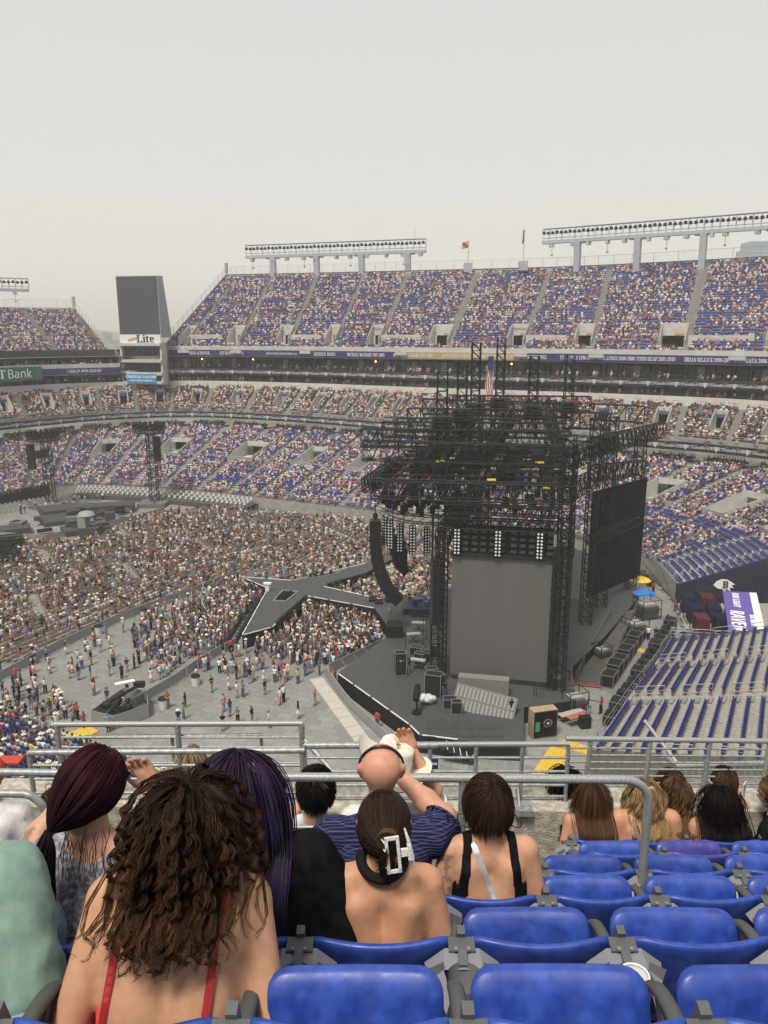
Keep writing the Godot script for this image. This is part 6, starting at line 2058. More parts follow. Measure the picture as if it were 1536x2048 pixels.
# ---------------------------------------------------------------- people close by: smooth fields meshed by surface nets
class Body:
	var a := PackedVector3Array()
	var b := PackedVector3Array()
	var r := PackedVector2Array()
	var zs := PackedFloat32Array()
	var sub := []
	var k := .028
	var groove := 0.0

	func cap(p: Vector3, q: Vector3, ra: float, rb: float, flat := 1.0) -> void:
		a.push_back(p); b.push_back(q); r.push_back(Vector2(ra, rb)); zs.push_back(flat)

	func pair(p: Vector3, q: Vector3, ra: float, rb: float, flat := 1.0) -> void:
		cap(p, q, ra, rb, flat)
		cap(Vector3(-p.x, p.y, p.z), Vector3(-q.x, q.y, q.z), ra, rb, flat)

	func mesh(mb: Mb, h: float, grow := 0.0, region: Variant = null, paint: Variant = null, folds := 0.0, fold_freq := 9.0) -> void:
		var lo := Vector3.ONE * 99; var hi := -lo
		for i in a.size():
			var rr := maxf(r[i].x, r[i].y) + grow + k * .5
			var e := Vector3(rr, rr, rr * maxf(zs[i], 1.0))
			lo = lo.min(a[i].min(b[i]) - e); hi = hi.max(a[i].max(b[i]) + e)
		lo -= Vector3.ONE * h * 2; hi += Vector3.ONE * h * 2
		var nx := int((hi.x - lo.x) / h) + 2; var ny := int((hi.y - lo.y) / h) + 2; var nz := int((hi.z - lo.z) / h) + 2
		var f := PackedFloat32Array()
		f.resize(nx * ny * nz); f.fill(1.0)
		var sy := nx; var sz := nx * ny
		for i in a.size():
			var pa := a[i]; var ba := b[i] - pa
			var iz := 1.0 / zs[i]
			var baz := ba.z * iz
			var bb := maxf(ba.x * ba.x + ba.y * ba.y + baz * baz, 1e-9)
			var r0 := r[i].x; var dr := r[i].y - r[i].x
			var rr := maxf(r0, r[i].y) + grow + k + h * 2
			var l := pa.min(b[i]) - Vector3(rr, rr, rr * maxf(zs[i], 1.0)); var u := pa.max(b[i]) + Vector3(rr, rr, rr * maxf(zs[i], 1.0))
			var x0 := maxi(0, int((l.x - lo.x) / h)); var x1 := mini(nx - 1, int((u.x - lo.x) / h) + 1)
			var y0 := maxi(0, int((l.y - lo.y) / h)); var y1 := mini(ny - 1, int((u.y - lo.y) / h) + 1)
			var z0 := maxi(0, int((l.z - lo.z) / h)); var z1 := mini(nz - 1, int((u.z - lo.z) / h) + 1)
			for z in range(z0, z1 + 1):
				var dz := (lo.z + z * h - pa.z) * iz
				for y in range(y0, y1 + 1):
					var dy := lo.y + y * h - pa.y
					var id := z * sz + y * sy + x0
					var part := dy * ba.y + dz * baz
					var q := dy * dy + dz * dz
					for x in range(x0, x1 + 1):
						var dx := lo.x + x * h - pa.x
						var t := clampf((dx * ba.x + part) / bb, 0.0, 1.0)
						var d := sqrt(maxf(dx * dx + q - 2.0 * t * (dx * ba.x + part) + t * t * bb, 0.0)) - r0 - dr * t
						var o := f[id]
						var g := k - absf(o - d)
						f[id] = minf(o, d) - (g * g / k * .25 if g > 0.0 else 0.0)
						id += 1
		var noise: FastNoiseLite = null
		if folds > 0.0:
			noise = FastNoiseLite.new(); noise.seed = 4; noise.frequency = fold_freq; noise.fractal_octaves = 2
		if grow != 0.0 or region != null or folds > 0.0 or sub.size() > 0 or groove > 0.0:
			var reg: Variant = region
			var has := region != null
			for z in nz:
				for y in ny:
					for x in nx:
						var id := z * sz + y * sy + x
						var d := f[id] - grow
						if d < .05:
							var p := Vector3(lo.x + x * h, lo.y + y * h, lo.z + z * h)
							if noise: d += (absf(noise.get_noise_3d(p.x + p.y * .35, p.y * .7, p.z)) - .22) * folds * 1.7
							if groove > 0.0 and p.z > -.02: d += groove * exp(-p.x * p.x * 2600.0) * clampf((.46 - p.y) * 8.0, 0.0, 1.0)
							if has: d = maxf(d, reg.call(p))
							for s in sub:
								var pq: Vector3 = p - s[0]
								var t := clampf(pq.dot(s[1]) / (s[1] as Vector3).length_squared(), 0, 1)
								d = maxf(d, s[2] - (pq - s[1] * t).length())
						f[id] = d
		# surface nets
		var where := {}
		var start := mb.v.size()
		var sum := PackedVector3Array()
		for z in nz - 1:
			for y in ny - 1:
				var id := z * sz + y * sy
				for x in nx - 1:
					var f0 := f[id]; var f1 := f[id + 1]; var f2 := f[id + sy]; var f3 := f[id + sy + 1]
					var f4 := f[id + sz]; var f5 := f[id + sz + 1]; var f6 := f[id + sz + sy]; var f7 := f[id + sz + sy + 1]
					var m := int(f0 < 0.0) + int(f1 < 0.0) + int(f2 < 0.0) + int(f3 < 0.0) + int(f4 < 0.0) + int(f5 < 0.0) + int(f6 < 0.0) + int(f7 < 0.0)
					if m != 0 and m != 8:
						var c := Vector3.ZERO; var n := 0
						if (f0 < 0.0) != (f1 < 0.0): c += Vector3(f0 / (f0 - f1), 0, 0); n += 1
						if (f2 < 0.0) != (f3 < 0.0): c += Vector3(f2 / (f2 - f3), 1, 0); n += 1
						if (f4 < 0.0) != (f5 < 0.0): c += Vector3(f4 / (f4 - f5), 0, 1); n += 1
						if (f6 < 0.0) != (f7 < 0.0): c += Vector3(f6 / (f6 - f7), 1, 1); n += 1
						if (f0 < 0.0) != (f2 < 0.0): c += Vector3(0, f0 / (f0 - f2), 0); n += 1
						if (f1 < 0.0) != (f3 < 0.0): c += Vector3(1, f1 / (f1 - f3), 0); n += 1
						if (f4 < 0.0) != (f6 < 0.0): c += Vector3(0, f4 / (f4 - f6), 1); n += 1
						if (f5 < 0.0) != (f7 < 0.0): c += Vector3(1, f5 / (f5 - f7), 1); n += 1
						if (f0 < 0.0) != (f4 < 0.0): c += Vector3(0, 0, f0 / (f0 - f4)); n += 1
						if (f1 < 0.0) != (f5 < 0.0): c += Vector3(1, 0, f1 / (f1 - f5)); n += 1
						if (f2 < 0.0) != (f6 < 0.0): c += Vector3(0, 1, f2 / (f2 - f6)); n += 1
						if (f3 < 0.0) != (f7 < 0.0): c += Vector3(1, 1, f3 / (f3 - f7)); n += 1
						c /= n
						where[id] = mb.v.size()
						mb.vert(lo + (Vector3(x, y, z) + c) * h, Vector3.ZERO)
					id += 1
		# quads round the crossed edges
		for id in where:
			var a0 := f[id]
			var i0: int = where[id]
			for ax in 3:
				var d := 1 if ax == 0 else (sy if ax == 1 else sz)
				var e := sy if ax == 0 else (sz if ax == 1 else 1)
				var g := sz if ax == 0 else (1 if ax == 1 else sy)
				var a1 := f[id + d]
				if (a0 < 0.0) == (a1 < 0.0): continue
				var i1: int = where.get(id - e, -1); var i2: int = where.get(id - e - g, -1); var i3: int = where.get(id - g, -1)
				if i1 < 0 or i2 < 0 or i3 < 0: continue
				# order so that the front is clockwise
				var q := PackedInt32Array([i0, i1, i2, i3] if a0 > 0.0 else [i0, i3, i2, i1])
				var nn := (mb.v[q[2]] - mb.v[q[0]]).cross(mb.v[q[3]] - mb.v[q[1]])
				nn = -nn
				for j in q: mb.n[j] = mb.n[j] + nn
				mb.ix.push_back(q[0]); mb.ix.push_back(q[1]); mb.ix.push_back(q[2])
				mb.ix.push_back(q[0]); mb.ix.push_back(q[2]); mb.ix.push_back(q[3])
		for i in range(start, mb.v.size()):
			mb.n[i] = mb.n[i].normalized()
		if paint != null:
			var pc: Variant = paint
			for i in range(start, mb.v.size()): mb.c[i] = pc.call(mb.v[i])

func hand_mesh(side: float, grip: float) -> Mb:
	# wrist at the origin, fingers along +Y, palm facing -Z, thumb on the side given
	var h := Body.new()
	h.k = .008
	h.cap(Vector3(-.020, .03, 0), Vector3(-.024, .085, 0), .016, .014); h.cap(Vector3(.020, .03, 0), Vector3(.024, .085, 0), .016, .014)
	h.cap(Vector3(0, 0, 0), Vector3(0, .075, 0), .020, .017)
	for i in 4:
		var x := (-.030 + i * .020) * -side
		var l: float = [.066, .078, .074, .056][i]
		var p := Vector3(x, .088 - absf(i - 1.2) * .004, 0)
		var d := Vector3((i - 1.5) * .05 * -side, 1, -grip * .7).normalized()
		var q := p + d * l * .45
		var d2 := Vector3(d.x, 1 - grip * .9, -grip * 1.2).normalized()
		var s := q + d2 * l * .32
		var d3 := Vector3(0, .7 - grip * 1.3, -grip * 1.2).normalized()
		h.cap(p, q, .0092, .0085); h.cap(q, s, .0085, .0078); h.cap(s, s + d3 * l * .24, .0078, .0065)
	var t0 := Vector3(.022 * side, .025, -.006); var t1 := Vector3(.046 * side, .058, -.018); var t2 := Vector3(.050 * side, .088, -.026 - grip * .02)
	h.cap(t0, t1, .015, .011); h.cap(t1, t2, .0105, .008)
	var m := Mb.new()
	h.mesh(m, .0052)
	return m

var hand_r: Mb
var hand_l: Mb
var head_mb: Mb

func make_head() -> void:
	# chin to crown about .225 m, centre of the skull at the origin, faces -Z
	var h := Body.new()
	h.k = .022
	h.cap(Vector3(0, .018, .012), Vector3(0, .022, -.012), .083, .080)
	h.cap(Vector3(0, .0, .03), Vector3(0, .012, .02), .068, .07)
	h.cap(Vector3(0, -.03, -.03), Vector3(0, -.085, -.055), .055, .032)
	h.pair(Vector3(.030, -.03, -.02), Vector3(.030, -.070, -.02), .034, .024)
	h.cap(Vector3(0, .005, -.088), Vector3(0, -.030, -.105), .009, .014)
	h.pair(Vector3(.036, -.012, -.075), Vector3(.028, -.02, -.082), .016, .012)
	h.cap(Vector3(-.035, .018, -.084), Vector3(.035, .018, -.084), .010, .010)
	h.cap(Vector3(-.017, -.060, -.090), Vector3(.017, -.060, -.090), .009, .009)
	h.pair(Vector3(.080, -.012, .008), Vector3(.088, .018, .020), .010, .012); h.pair(Vector3(.086, .018, .020), Vector3(.082, -.02, .012), .008, .006)
	h.cap(Vector3(0, -.05, .03), Vector3(0, -.13, .028), .052, .052)
	head_mb = Mb.new()
	h.mesh(head_mb, .0072)
	for i in head_mb.v.size():
		var p := head_mb.v[i]
		var t := 1.0
		var c := Color(1, 1, 1)
		if absf(p.y + .060) < .010 and absf(p.x) < .026 and p.z < -.085: c = Color(.85, .5, .5)
		if absf(p.x) > .078: c = Color(1.0, .80, .74)
		head_mb.c[i] = c
	for s in [-1.0, 1.0]:
		head_mb.col = Color(1.4, 1.9, 2.2); head_mb.ball(Vector3(.030 * s, .0, -.078), Vector3(.013, .009, .010), 5, 8)
		head_mb.col = Color(.12, .12, .12); head_mb.ball(Vector3(.030 * s, .0, -.0865), Vector3(.005, .005, .003), 4, 6)
		head_mb.ball(Vector3(.030 * s, .022, -.088), Vector3(.018, .004, .004), 4, 6)
	head_mb.col = Color.WHITE

func skin_mat() -> StandardMaterial3D:
	if mats.has("skin"): return mats["skin"]
	var m := vmat("skin", .52)
	# uneven tone with freckles and a few moles
	var nz := FastNoiseLite.new(); nz.seed = 41; nz.frequency = .02; nz.fractal_octaves = 5
	var im := nz.get_seamless_image(512, 512)
	im.convert(Image.FORMAT_RGB8)
	for y in 512:
		for x in 512:
			var f := im.get_pixel(x, y).r
			im.set_pixel(x, y, Color(.90 + .10 * f, .86 + .13 * f, .84 + .14 * f))
	var r := RandomNumberGenerator.new(); r.seed = 42
	for k in 420:
		var x := r.randi_range(3, 507); var y := r.randi_range(3, 507)
		var dark := r.randf_range(.78, .92) if k > 26 else .45
		var q := im.get_pixel(x, y) * Color(dark, dark * .93, dark * .88)
		im.set_pixel(x, y, q); im.set_pixel(x + 1, y, q)
		if k < 60: im.fill_rect(Rect2i(x, y, 2, 2), q)
	m.albedo_texture = ImageTexture.create_from_image(im)
	m.uv1_triplanar = true; m.uv1_scale = Vector3.ONE * 2.2
	m.metallic_specular = .4
	m.subsurf_scatter_enabled = true; m.subsurf_scatter_strength = .12
	return m

func cloth(key: String, a: Color, b: Color, tile := .35, freq := .015, c := Color(0, 0, 0, 0)) -> StandardMaterial3D:
	if mats.has(key): return mats[key]
	var m := nmat(key, a, b, tile, .88, freq, c)
	m.uv1_world_triplanar = false
	m.metallic_specular = .14
	if a.get_luminance() > .2: m.rim_enabled = true; m.rim = .2; m.rim_tint = .6
	return m

# A seated figure. Spec: x, row, s (scale), sw (half shoulder), fat, lean, tone, cell, arms, head
func figure(label: String, spec: Dictionary) -> Node3D:
	var row: float = spec.row
	var s: float = spec.get("s", 1.0)
	var at := V(spec.x, 34.5 - (2.27 + .437 * row) + .43 + spec.get("dy", 0.0), 1.40 + .72 * row + .17 + spec.get("df", 0.0))
	var o := thing("person", label, "person", at, "", spec.get("yaw", 0.0))
	var sw: float = spec.get("sw", .18)
	var fat: float = spec.get("fat", 1.0)
	var lean: float = spec.get("lean", .04)
	var tone: Color = spec.get("tone", Color(.46, .27, .18))
	var cell: float = spec.get("cell", .014)
	var sh := .475
	var bd := Body.new()
	bd.groove = .007
	torso(bd, sw, fat, lean, true)
	var head_at := Vector3(spec.get("hx", 0.0), .735 + spec.get("hy", 0.0), -lean - .03)
	bd.cap(Vector3(0, .47, -lean * .9), head_at + Vector3(0, -.09, .03), .058 * lerpf(1, fat, .4), .050 * lerpf(1, fat, .4))
	var arms: Array = spec.get("arms", [[Vector3(-sw - .055, .215, -.03), Vector3(-.13, .14, -.30)], [Vector3(sw + .055, .215, -.03), Vector3(.13, .14, -.30)]])
	var thick := lerpf(1.0, fat, .8)
	for i in 2:
		var sd := -1.0 if i == 0 else 1.0
		var sp := Vector3(sd * sw, sh - .01, -lean)
		var el: Vector3 = arms[i][0]; var wr: Vector3 = arms[i][1]
		bd.cap(sp, el, .055 * thick, .043 * thick); bd.cap(el, el.lerp(wr, .35), .042 * thick, .041 * thick); bd.cap(el.lerp(wr, .35), wr, .041 * thick, .026 * thick)
	var mb := Mb.new()
	var tat: Variant = spec.get("tattoo", null)
	var nz := FastNoiseLite.new(); nz.seed = 3; nz.frequency = 14.0
	bd.mesh(mb, cell, 0.0, null, func(p: Vector3) -> Color:
		var c := tone
		if tat != null and (p - (tat as Vector3)).length() < .13 and nz.get_noise_3d(p.x, p.y, p.z) > .02: c = tone.lerp(Color(.06, .09, .08), .6)
		return c)
	# head
	var hs: float = spec.get("hs", 1.0)
	var hb := Basis.from_euler(Vector3(spec.get("pitch", 0.0), spec.get("turn", 0.0), spec.get("tilt", 0.0)))
	var ht := Transform3D(hb.scaled(Vector3.ONE * hs), head_at)
	var st := mb.v.size()
	mb.add(head_mb, ht)
	var face_tone: Color = spec.get("face_tone", tone)
	var inv := ht.affine_inverse()
	for i in range(st, mb.v.size()):
		mb.c[i] = mb.c[i] * face_tone
		if spec.get("stubble", false):
			var q := inv * mb.v[i]
			var f := clampf((.050 - q.y - absf(q.x) * .25) * 30.0, 0.0, 1.0) * clampf((q.z + .04) * 40.0, 0.0, 1.0) * clampf((q.y + .075) * 40.0, 0.0, 1.0)
			mb.c[i] = mb.c[i].lerp(mb.c[i] * Color(.70, .72, .74), f * .8)
	# hands
	for i in 2:
		var wr: Vector3 = arms[i][1]; var el: Vector3 = arms[i][0]
		var d := (wr - el).normalized()
		var ref: Vector3 = Vector3(0, -1, 0) if absf(d.y) < .8 else Vector3(0, 0, -1)
		if arms[i].size() > 2: ref = arms[i][2]
		var zb := -(ref - d * ref.dot(d)).normalized()
		st = mb.v.size()
		mb.add(hand_l if i == 0 else hand_r, Transform3D(Basis(d.cross(zb), d, zb), wr))
		for j in range(st, mb.v.size()): mb.c[j] = tone * Color(1.0, .95, .94)
	part(o, "body", mb.mesh(skin_mat())).scale = Vector3.ONE * s
	# trousers, shins and shoes below the seat line
	var leg := Mb.new(); var sk := Mb.new(); var shoe := Mb.new()
	for sd in [-1.0, 1.0]:
		var kn := Vector3(sd * .13, .05, -.46)
		leg.tube(PackedVector3Array([Vector3(sd * .09, .07, .02), Vector3(sd * .10, .06, -.15), Vector3(sd * .12, .055, -.34), kn]), PackedFloat32Array([.115 * fat, .105 * fat, .085, .07]), 10)
		(sk if spec.get("shorts", false) else leg).tube(PackedVector3Array([kn + Vector3(0, .01, .01), Vector3(sd * .13, -.02, -.50), Vector3(sd * .12, -.22, -.49), Vector3(sd * .12, -.42, -.44)]), PackedFloat32Array([.068, .066, .058, .042]), 9)
		shoe.tube(PackedVector3Array([Vector3(sd * .12, -.43, -.40), Vector3(sd * .12, -.435, -.50), Vector3(sd * .13, -.445, -.62)]), PackedFloat32Array([.04, .045, .032]), 8)
	part(o, "trousers", leg.mesh(cloth(spec.get("leg_key", "jeans_blue"), spec.get("leg_a", lin(.10, .16, .24)), spec.get("leg_b", lin(.16, .23, .33)), .2, .03))).scale = Vector3.ONE * s
	if spec.get("shorts", false):
		for i in sk.c.size(): sk.c[i] = tone
		part(o, "shins", sk.mesh(skin_mat())).scale = Vector3.ONE * s
	part(o, "shoes", shoe.mesh(mat("shoe_leather", lin(.10, .08, .07), .6))).scale = Vector3.ONE * s
	# clothes
	var top: String = spec.get("top", "tee")
	var g := Body.new()
	torso(g, sw, fat, lean, false)
	var tm := Mb.new()
	if top == "tee":
		for i in 2:
			var sd := -1.0 if i == 0 else 1.0
			var sp := Vector3(sd * sw, sh - .01, -lean); var el: Vector3 = arms[i][0]
			g.cap(sp, sp.lerp(el, spec.get("sleeve", .68)), .058 * thick, .060 * thick)
		g.sub.push_back([Vector3(0, .50, -lean), Vector3(0, .2, -.02), .066 * lerpf(1, fat, .4)])
		for i in 2:
			var sd := -1.0 if i == 0 else 1.0
			var sp := Vector3(sd * sw, sh - .01, -lean); var el: Vector3 = arms[i][0]
			var cut := sp.lerp(el, spec.get("sleeve", .68) + .20)
			g.sub.push_back([cut, (el - sp).normalized() * .3, .062 * thick])
		g.mesh(tm, cell, .012, null, null, spec.get("folds", .014), spec.get("fold_freq", 7.0))
		for i in 2:
			# stitched hem round the sleeve opening
			var sd := -1.0 if i == 0 else 1.0
			var sp := Vector3(sd * sw, sh - .01, -lean); var el: Vector3 = arms[i][0]
			var ax := (el - sp).normalized()
			var u := ax.cross(Vector3.BACK).normalized(); var w := ax.cross(u)
			var cc := sp.lerp(el, spec.get("sleeve", .68) + .10)
			var ring := PackedVector3Array()
			for k in 25: ring.push_back(cc + (u * cos(TAU * k / 24) + w * sin(TAU * k / 24)) * (.066 * thick + .008))
			tm.tube(ring, PackedFloat32Array([.007]), 6, false)
	elif top == "tank":
		var nk: float = spec.get("neck", .30)
		g.mesh(tm, cell * .8, .008, func(p: Vector3) -> float:
			var y := p.y
			var x := absf(p.x)
			var scoop := nk + 3.4 * x * x + 9.0 * x * x * x
			var bodyp := maxf(y - scoop, x - (maxf(.165, nk * .42) + maxf(0.0, .36 - y) * .5))
			var strap := maxf(absf(x - .118 + (y - .4) * .12) - .021, y - .60)
			return minf(bodyp, strap))
	elif top == "low":
		var nk: float = spec.get("neck", .12)
		g.mesh(tm, cell * .8, .008, func(p: Vector3) -> float:
			return p.y - (nk + .075 * smoothstep(.02, .20, absf(p.x))))
	if tm.v.size() > 0:
		part(o, spec.get("top_name", "shirt"), tm.mesh(spec.top_mat)).scale = Vector3.ONE * s
	# slim straps, laid a little proud of the skin
	for e in spec.get("straps", []):
		var sm := Mb.new()
		var path := PackedVector3Array()
		for i in 14:
			var f := i / 13.0
			var p: Vector3 = (e[0] as Vector3).lerp(e[1], f)
			p.z = skin_back(bd, p.x, p.y) + .003
			path.push_back(p)
		if e.size() > 3:
			path.push_back(path[-1] + Vector3(0, .02, -.05)); path.push_back(path[-1] + Vector3(0, -.03, -.06))
		flat_strip(sm, path, e[2], .005)
		part(o, "strap", sm.mesh(spec.strap_mat)).scale = Vector3.ONE * s
	o.set_meta("head_at", head_at * s)
	return o

func torso(b: Body, sw: float, fat: float, lean: float, bare: bool) -> void:
	b.pair(Vector3(.085 * fat, .07, 0), Vector3(.07 * fat, .13, 0), .125 * fat, .118 * fat, .85)
	b.pair(Vector3(.055 * fat, .12, 0), Vector3(.055 * fat, .27, -lean * .4), .108 * fat, .098 * fat, .92)
	b.pair(Vector3(.065 * fat, .27, -lean * .4), Vector3(sw * .50, .40, -lean * .8), .098 * fat, .098, .95)
	b.pair(Vector3(.03, .44, -lean * .9), Vector3(sw * .92, .47, -lean), .072, .060 * lerpf(1, fat, .5), .95)
	b.pair(Vector3(.03, .53, -lean * .95), Vector3(sw * .72, .487, -lean), .044, .048)
	# shoulder blades give the back its planes
	b.pair(Vector3(sw * .56, .420, .064 - lean * .8), Vector3(sw * .42, .30, .068 - lean * .5), .038, .024)

func skin_back(b: Body, x: float, y: float) -> float:
	# where a ray from behind meets the field
	var z := .30
	for s in 60:
		var d := 1.0
		for i in b.a.size():
			var p := Vector3(x, y, z) - b.a[i]
			var ba := b.b[i] - b.a[i]
			var iz := 1.0 / b.zs[i]
			p.z *= iz; ba.z *= iz
			var t := clampf(p.dot(ba) / maxf(ba.length_squared(), 1e-9), 0, 1)
			d = minf(d, ((p - ba * t).length() - lerpf(b.r[i].x, b.r[i].y, t)) * minf(1.0, b.zs[i]))
		d -= .006
		if d < .002: break
		z -= maxf(d * .8, .002)
	return z

func flat_strip(m: Mb, path: PackedVector3Array, w: float, t: float) -> void:
	var rows := []
	for i in path.size():
		var d := (path[mini(i + 1, path.size() - 1)] - path[maxi(i - 1, 0)]).normalized()
		var s := d.cross(Vector3.BACK).normalized() * w / 2
		var n := s.cross(d).normalized() * t
		if n.z < 0: n = -n; s = -s
		rows.push_back(PackedVector3Array([path[i] - s, path[i] - s * .9 + n, path[i] + s * .9 + n, path[i] + s]))
	m.grid(rows)
	var k := rows.size()
	rows.reverse()
	m.grid(rows)

# ---------------------------------------------------------------- hair
# Strands grow from the scalp and fall; spec: n, len, rad, curl, coil, cols, part, cap, spread
func hair(o: Node3D, spec: Dictionary, s := 1.0) -> void:
	var c: Vector3 = o.get_meta("head_at") / s
	var r := RandomNumberGenerator.new()
	r.seed = int(spec.get("seed", 1))
	var hs: float = spec.get("hs", 1.0)
	var rad := Vector3(.089, .108, .103) * hs
	var m := Mb.new()
	var root: Color = spec.root; var tip: Color = spec.tip
	var alt: Color = spec.get("alt", tip)
	var basis: Basis = spec.get("basis", Basis())
	var face: float = spec.get("face", -.30)
	var low: float = spec.get("low", -.55)
	var grav: float = spec.get("fall", 1.0)
	var n: int = spec.n
	var seg: int = spec.get("seg", 16)
	var ln: float = spec.len
	var curl: float = spec.get("curl", 0.0)
	var coil: float = spec.get("coil", 9.0)
	var puff: float = spec.get("puff", .0)
	var gather: Variant = spec.get("gather", null)
	var sw: float = spec.get("sw", .18)
	var crown: Vector3 = (spec.get("crown", Vector3(0, .93, .05)) as Vector3).normalized()
	var flare: float = spec.get("flare", 0.0)
	var drop: float = spec.get("drop", 9.0)
	var locks: int = spec.get("locks", maxi(1, n / 7))
	var lock := []
	for i in locks:
		var d := Vector3.ZERO
		while true:
			d = Vector3(r.randf_range(-1, 1), r.randf_range(-1, 1), r.randf_range(-1, 1))
			if d.length() > 1.0 or d.length() < .1: continue
			d = d.normalized()
			if d.z < face and d.y < .62 + spec.get("brow", 0.0): continue
			if d.y < low: continue
			break
		lock.push_back([d, r.randf() * TAU, r.randf_range(.75, 1.15), r.randf(), r.randf_range(.7, 1.25)])
	for i in n:
		var lk: Array = lock[i % locks]
		var d: Vector3 = (lk[0] as Vector3 + Vector3(r.randfn(), r.randfn(), r.randfn()) * spec.get("scatter", .045)).normalized()
		var l: float = ln * lk[2] * r.randf_range(.88, 1.08)
		var p := c + basis * (d * rad)
		var nrm := basis * (d / rad).normalized()
		# combed down the scalp, away from the crown
		var away := (d - crown)
		away = basis * (away - d * away.dot(d)).normalized()
		var vel := (away * r.randf_range(.8, 1.1) + nrm * (.10 + puff * 5.0) + Vector3(spec.get("sweep", 0.0), 0, 0) * maxf(0.0, d.y)).normalized()
		var stop: float = c.y - drop * r.randf_range(.80, 1.06) * lk[2]
		var st := l / seg
		var pts := PackedVector3Array([p - vel * .004])
		var ph: float = lk[1] + r.randfn() * .25
		var cr: float = curl * lk[4]
		var core := p
		for j in seg:
			var f := (j + 1.0) / seg
			if gather != null:
				var to: Vector3 = (gather as Vector3) - core
				vel = vel.lerp(to.normalized(), minf(.22 + f * .5, .8)).normalized()
				if to.length() < st * 1.2: break
			else:
				vel += Vector3(d.x, 0, maxf(0.0, d.z) * .3) * flare * (1.0 - f) * .22
				vel = vel.lerp(Vector3(0, -1, 0), minf(1.0, (.07 + .60 * f) * grav)).normalized()
			core += vel * st
			if core.y < stop and j > 2: break
			# stay outside the skull
			var q := basis.inverse() * (core - c)
			var e := Vector3(q.x / (rad.x + puff * f), q.y / (rad.y + puff), q.z / (rad.z + puff * f))
			var el := e.length()
			if el < 1.03: core = c + basis * (q / el * (1.035 + .05 * lk[3] * minf(1.0, puff * 60.0)))
			# and outside the shoulders and back
			var rel := core.y - .50
			if rel < .04:
				var back: float = .135 * sqrt(maxf(0.0, 1.0 - pow(core.x / (sw + .09), 2.0))) * spec.get("back", 1.0)
				if rel > -.02: back *= clampf((.04 - rel) / .06, 0, 1)
				if core.z > -.06 and core.z < back + .010: core.z = lerpf(core.z, back + .010 + lk[3] * .02 + puff * .4, .7)
			var a: float = ph + f * l * coil * TAU
			var amp := cr * (.35 + 1.25 * f) * minf(1.0, f * 3.0)
			var side := vel.cross(Vector3.BACK).normalized()
			pts.push_back(core + side * cos(a) * amp + vel.cross(side) * sin(a) * amp)
		if pts.size() < 3: continue
		var shade: float = r.randf_range(.65, 1.3)
		var ca := root * shade
		var cb := (alt if lk[3] > spec.get("mix", .5) else tip) * shade
		strand(m, pts, spec.rad * lk[4] * r.randf_range(.75, 1.15), ca, cb)
	var hm := vmat("hair_strands", .5)
	hm.metallic_specular = .28
	var e := part(o, "hair", m.mesh(hm))
	e.scale = Vector3.ONE * s
	# thin cap under the strands
	var cp := Mb.new()
	cp.col = root * .5
	var rows := []
	for i in 10:
		var row := PackedVector3Array()
		for k in 20:
			var b := -TAU * k / 20
			var d := Vector3(cos(b), 0, sin(b))
			var base: float = spec.get("cap_low", -.45) if d.z > -.35 else .42
			var a := lerpf(base, 1.0, i / 9.0)
			var y := sin(a * PI / 2) if a > 0 else a
			var w := sqrt(maxf(0.0, 1.0 - y * y))
			row.push_back(c + basis * (Vector3(d.x * w * rad.x, y * rad.y, d.z * w * rad.z) * 1.025))
		rows.push_back(row)
	cp.grid(rows, true)
	part(e, "scalp", cp.mesh(hm))

func strand(m: Mb, pts: PackedVector3Array, rad: float, ca: Color, cb: Color) -> void:
	var n := pts.size()
	var base := m.v.size()
	for i in n:
		var d := (pts[mini(i + 1, n - 1)] - pts[maxi(i - 1, 0)]).normalized()
		var s := d.cross(Vector3(.31, .2, .93)).normalized()
		var t := d.cross(s)
		var f := float(i) / (n - 1)
		var w := rad * (1.0 - .75 * f * f)
		m.col = ca.lerp(cb, f)
		for k in 3:
			var a := TAU * k / 3
			var o := s * cos(a) + t * sin(a)
			m.vert(pts[i] + o * w, o)
	for i in n - 1:
		for k in 3:
			var a := base + i * 3 + k; var b := base + i * 3 + (k + 1) % 3
			# around then along: a, next ring
			m.ix.push_back(a); m.ix.push_back(b + 3); m.ix.push_back(b)
			m.ix.push_back(a); m.ix.push_back(a + 3); m.ix.push_back(b + 3)
	m.col = Color.WHITE

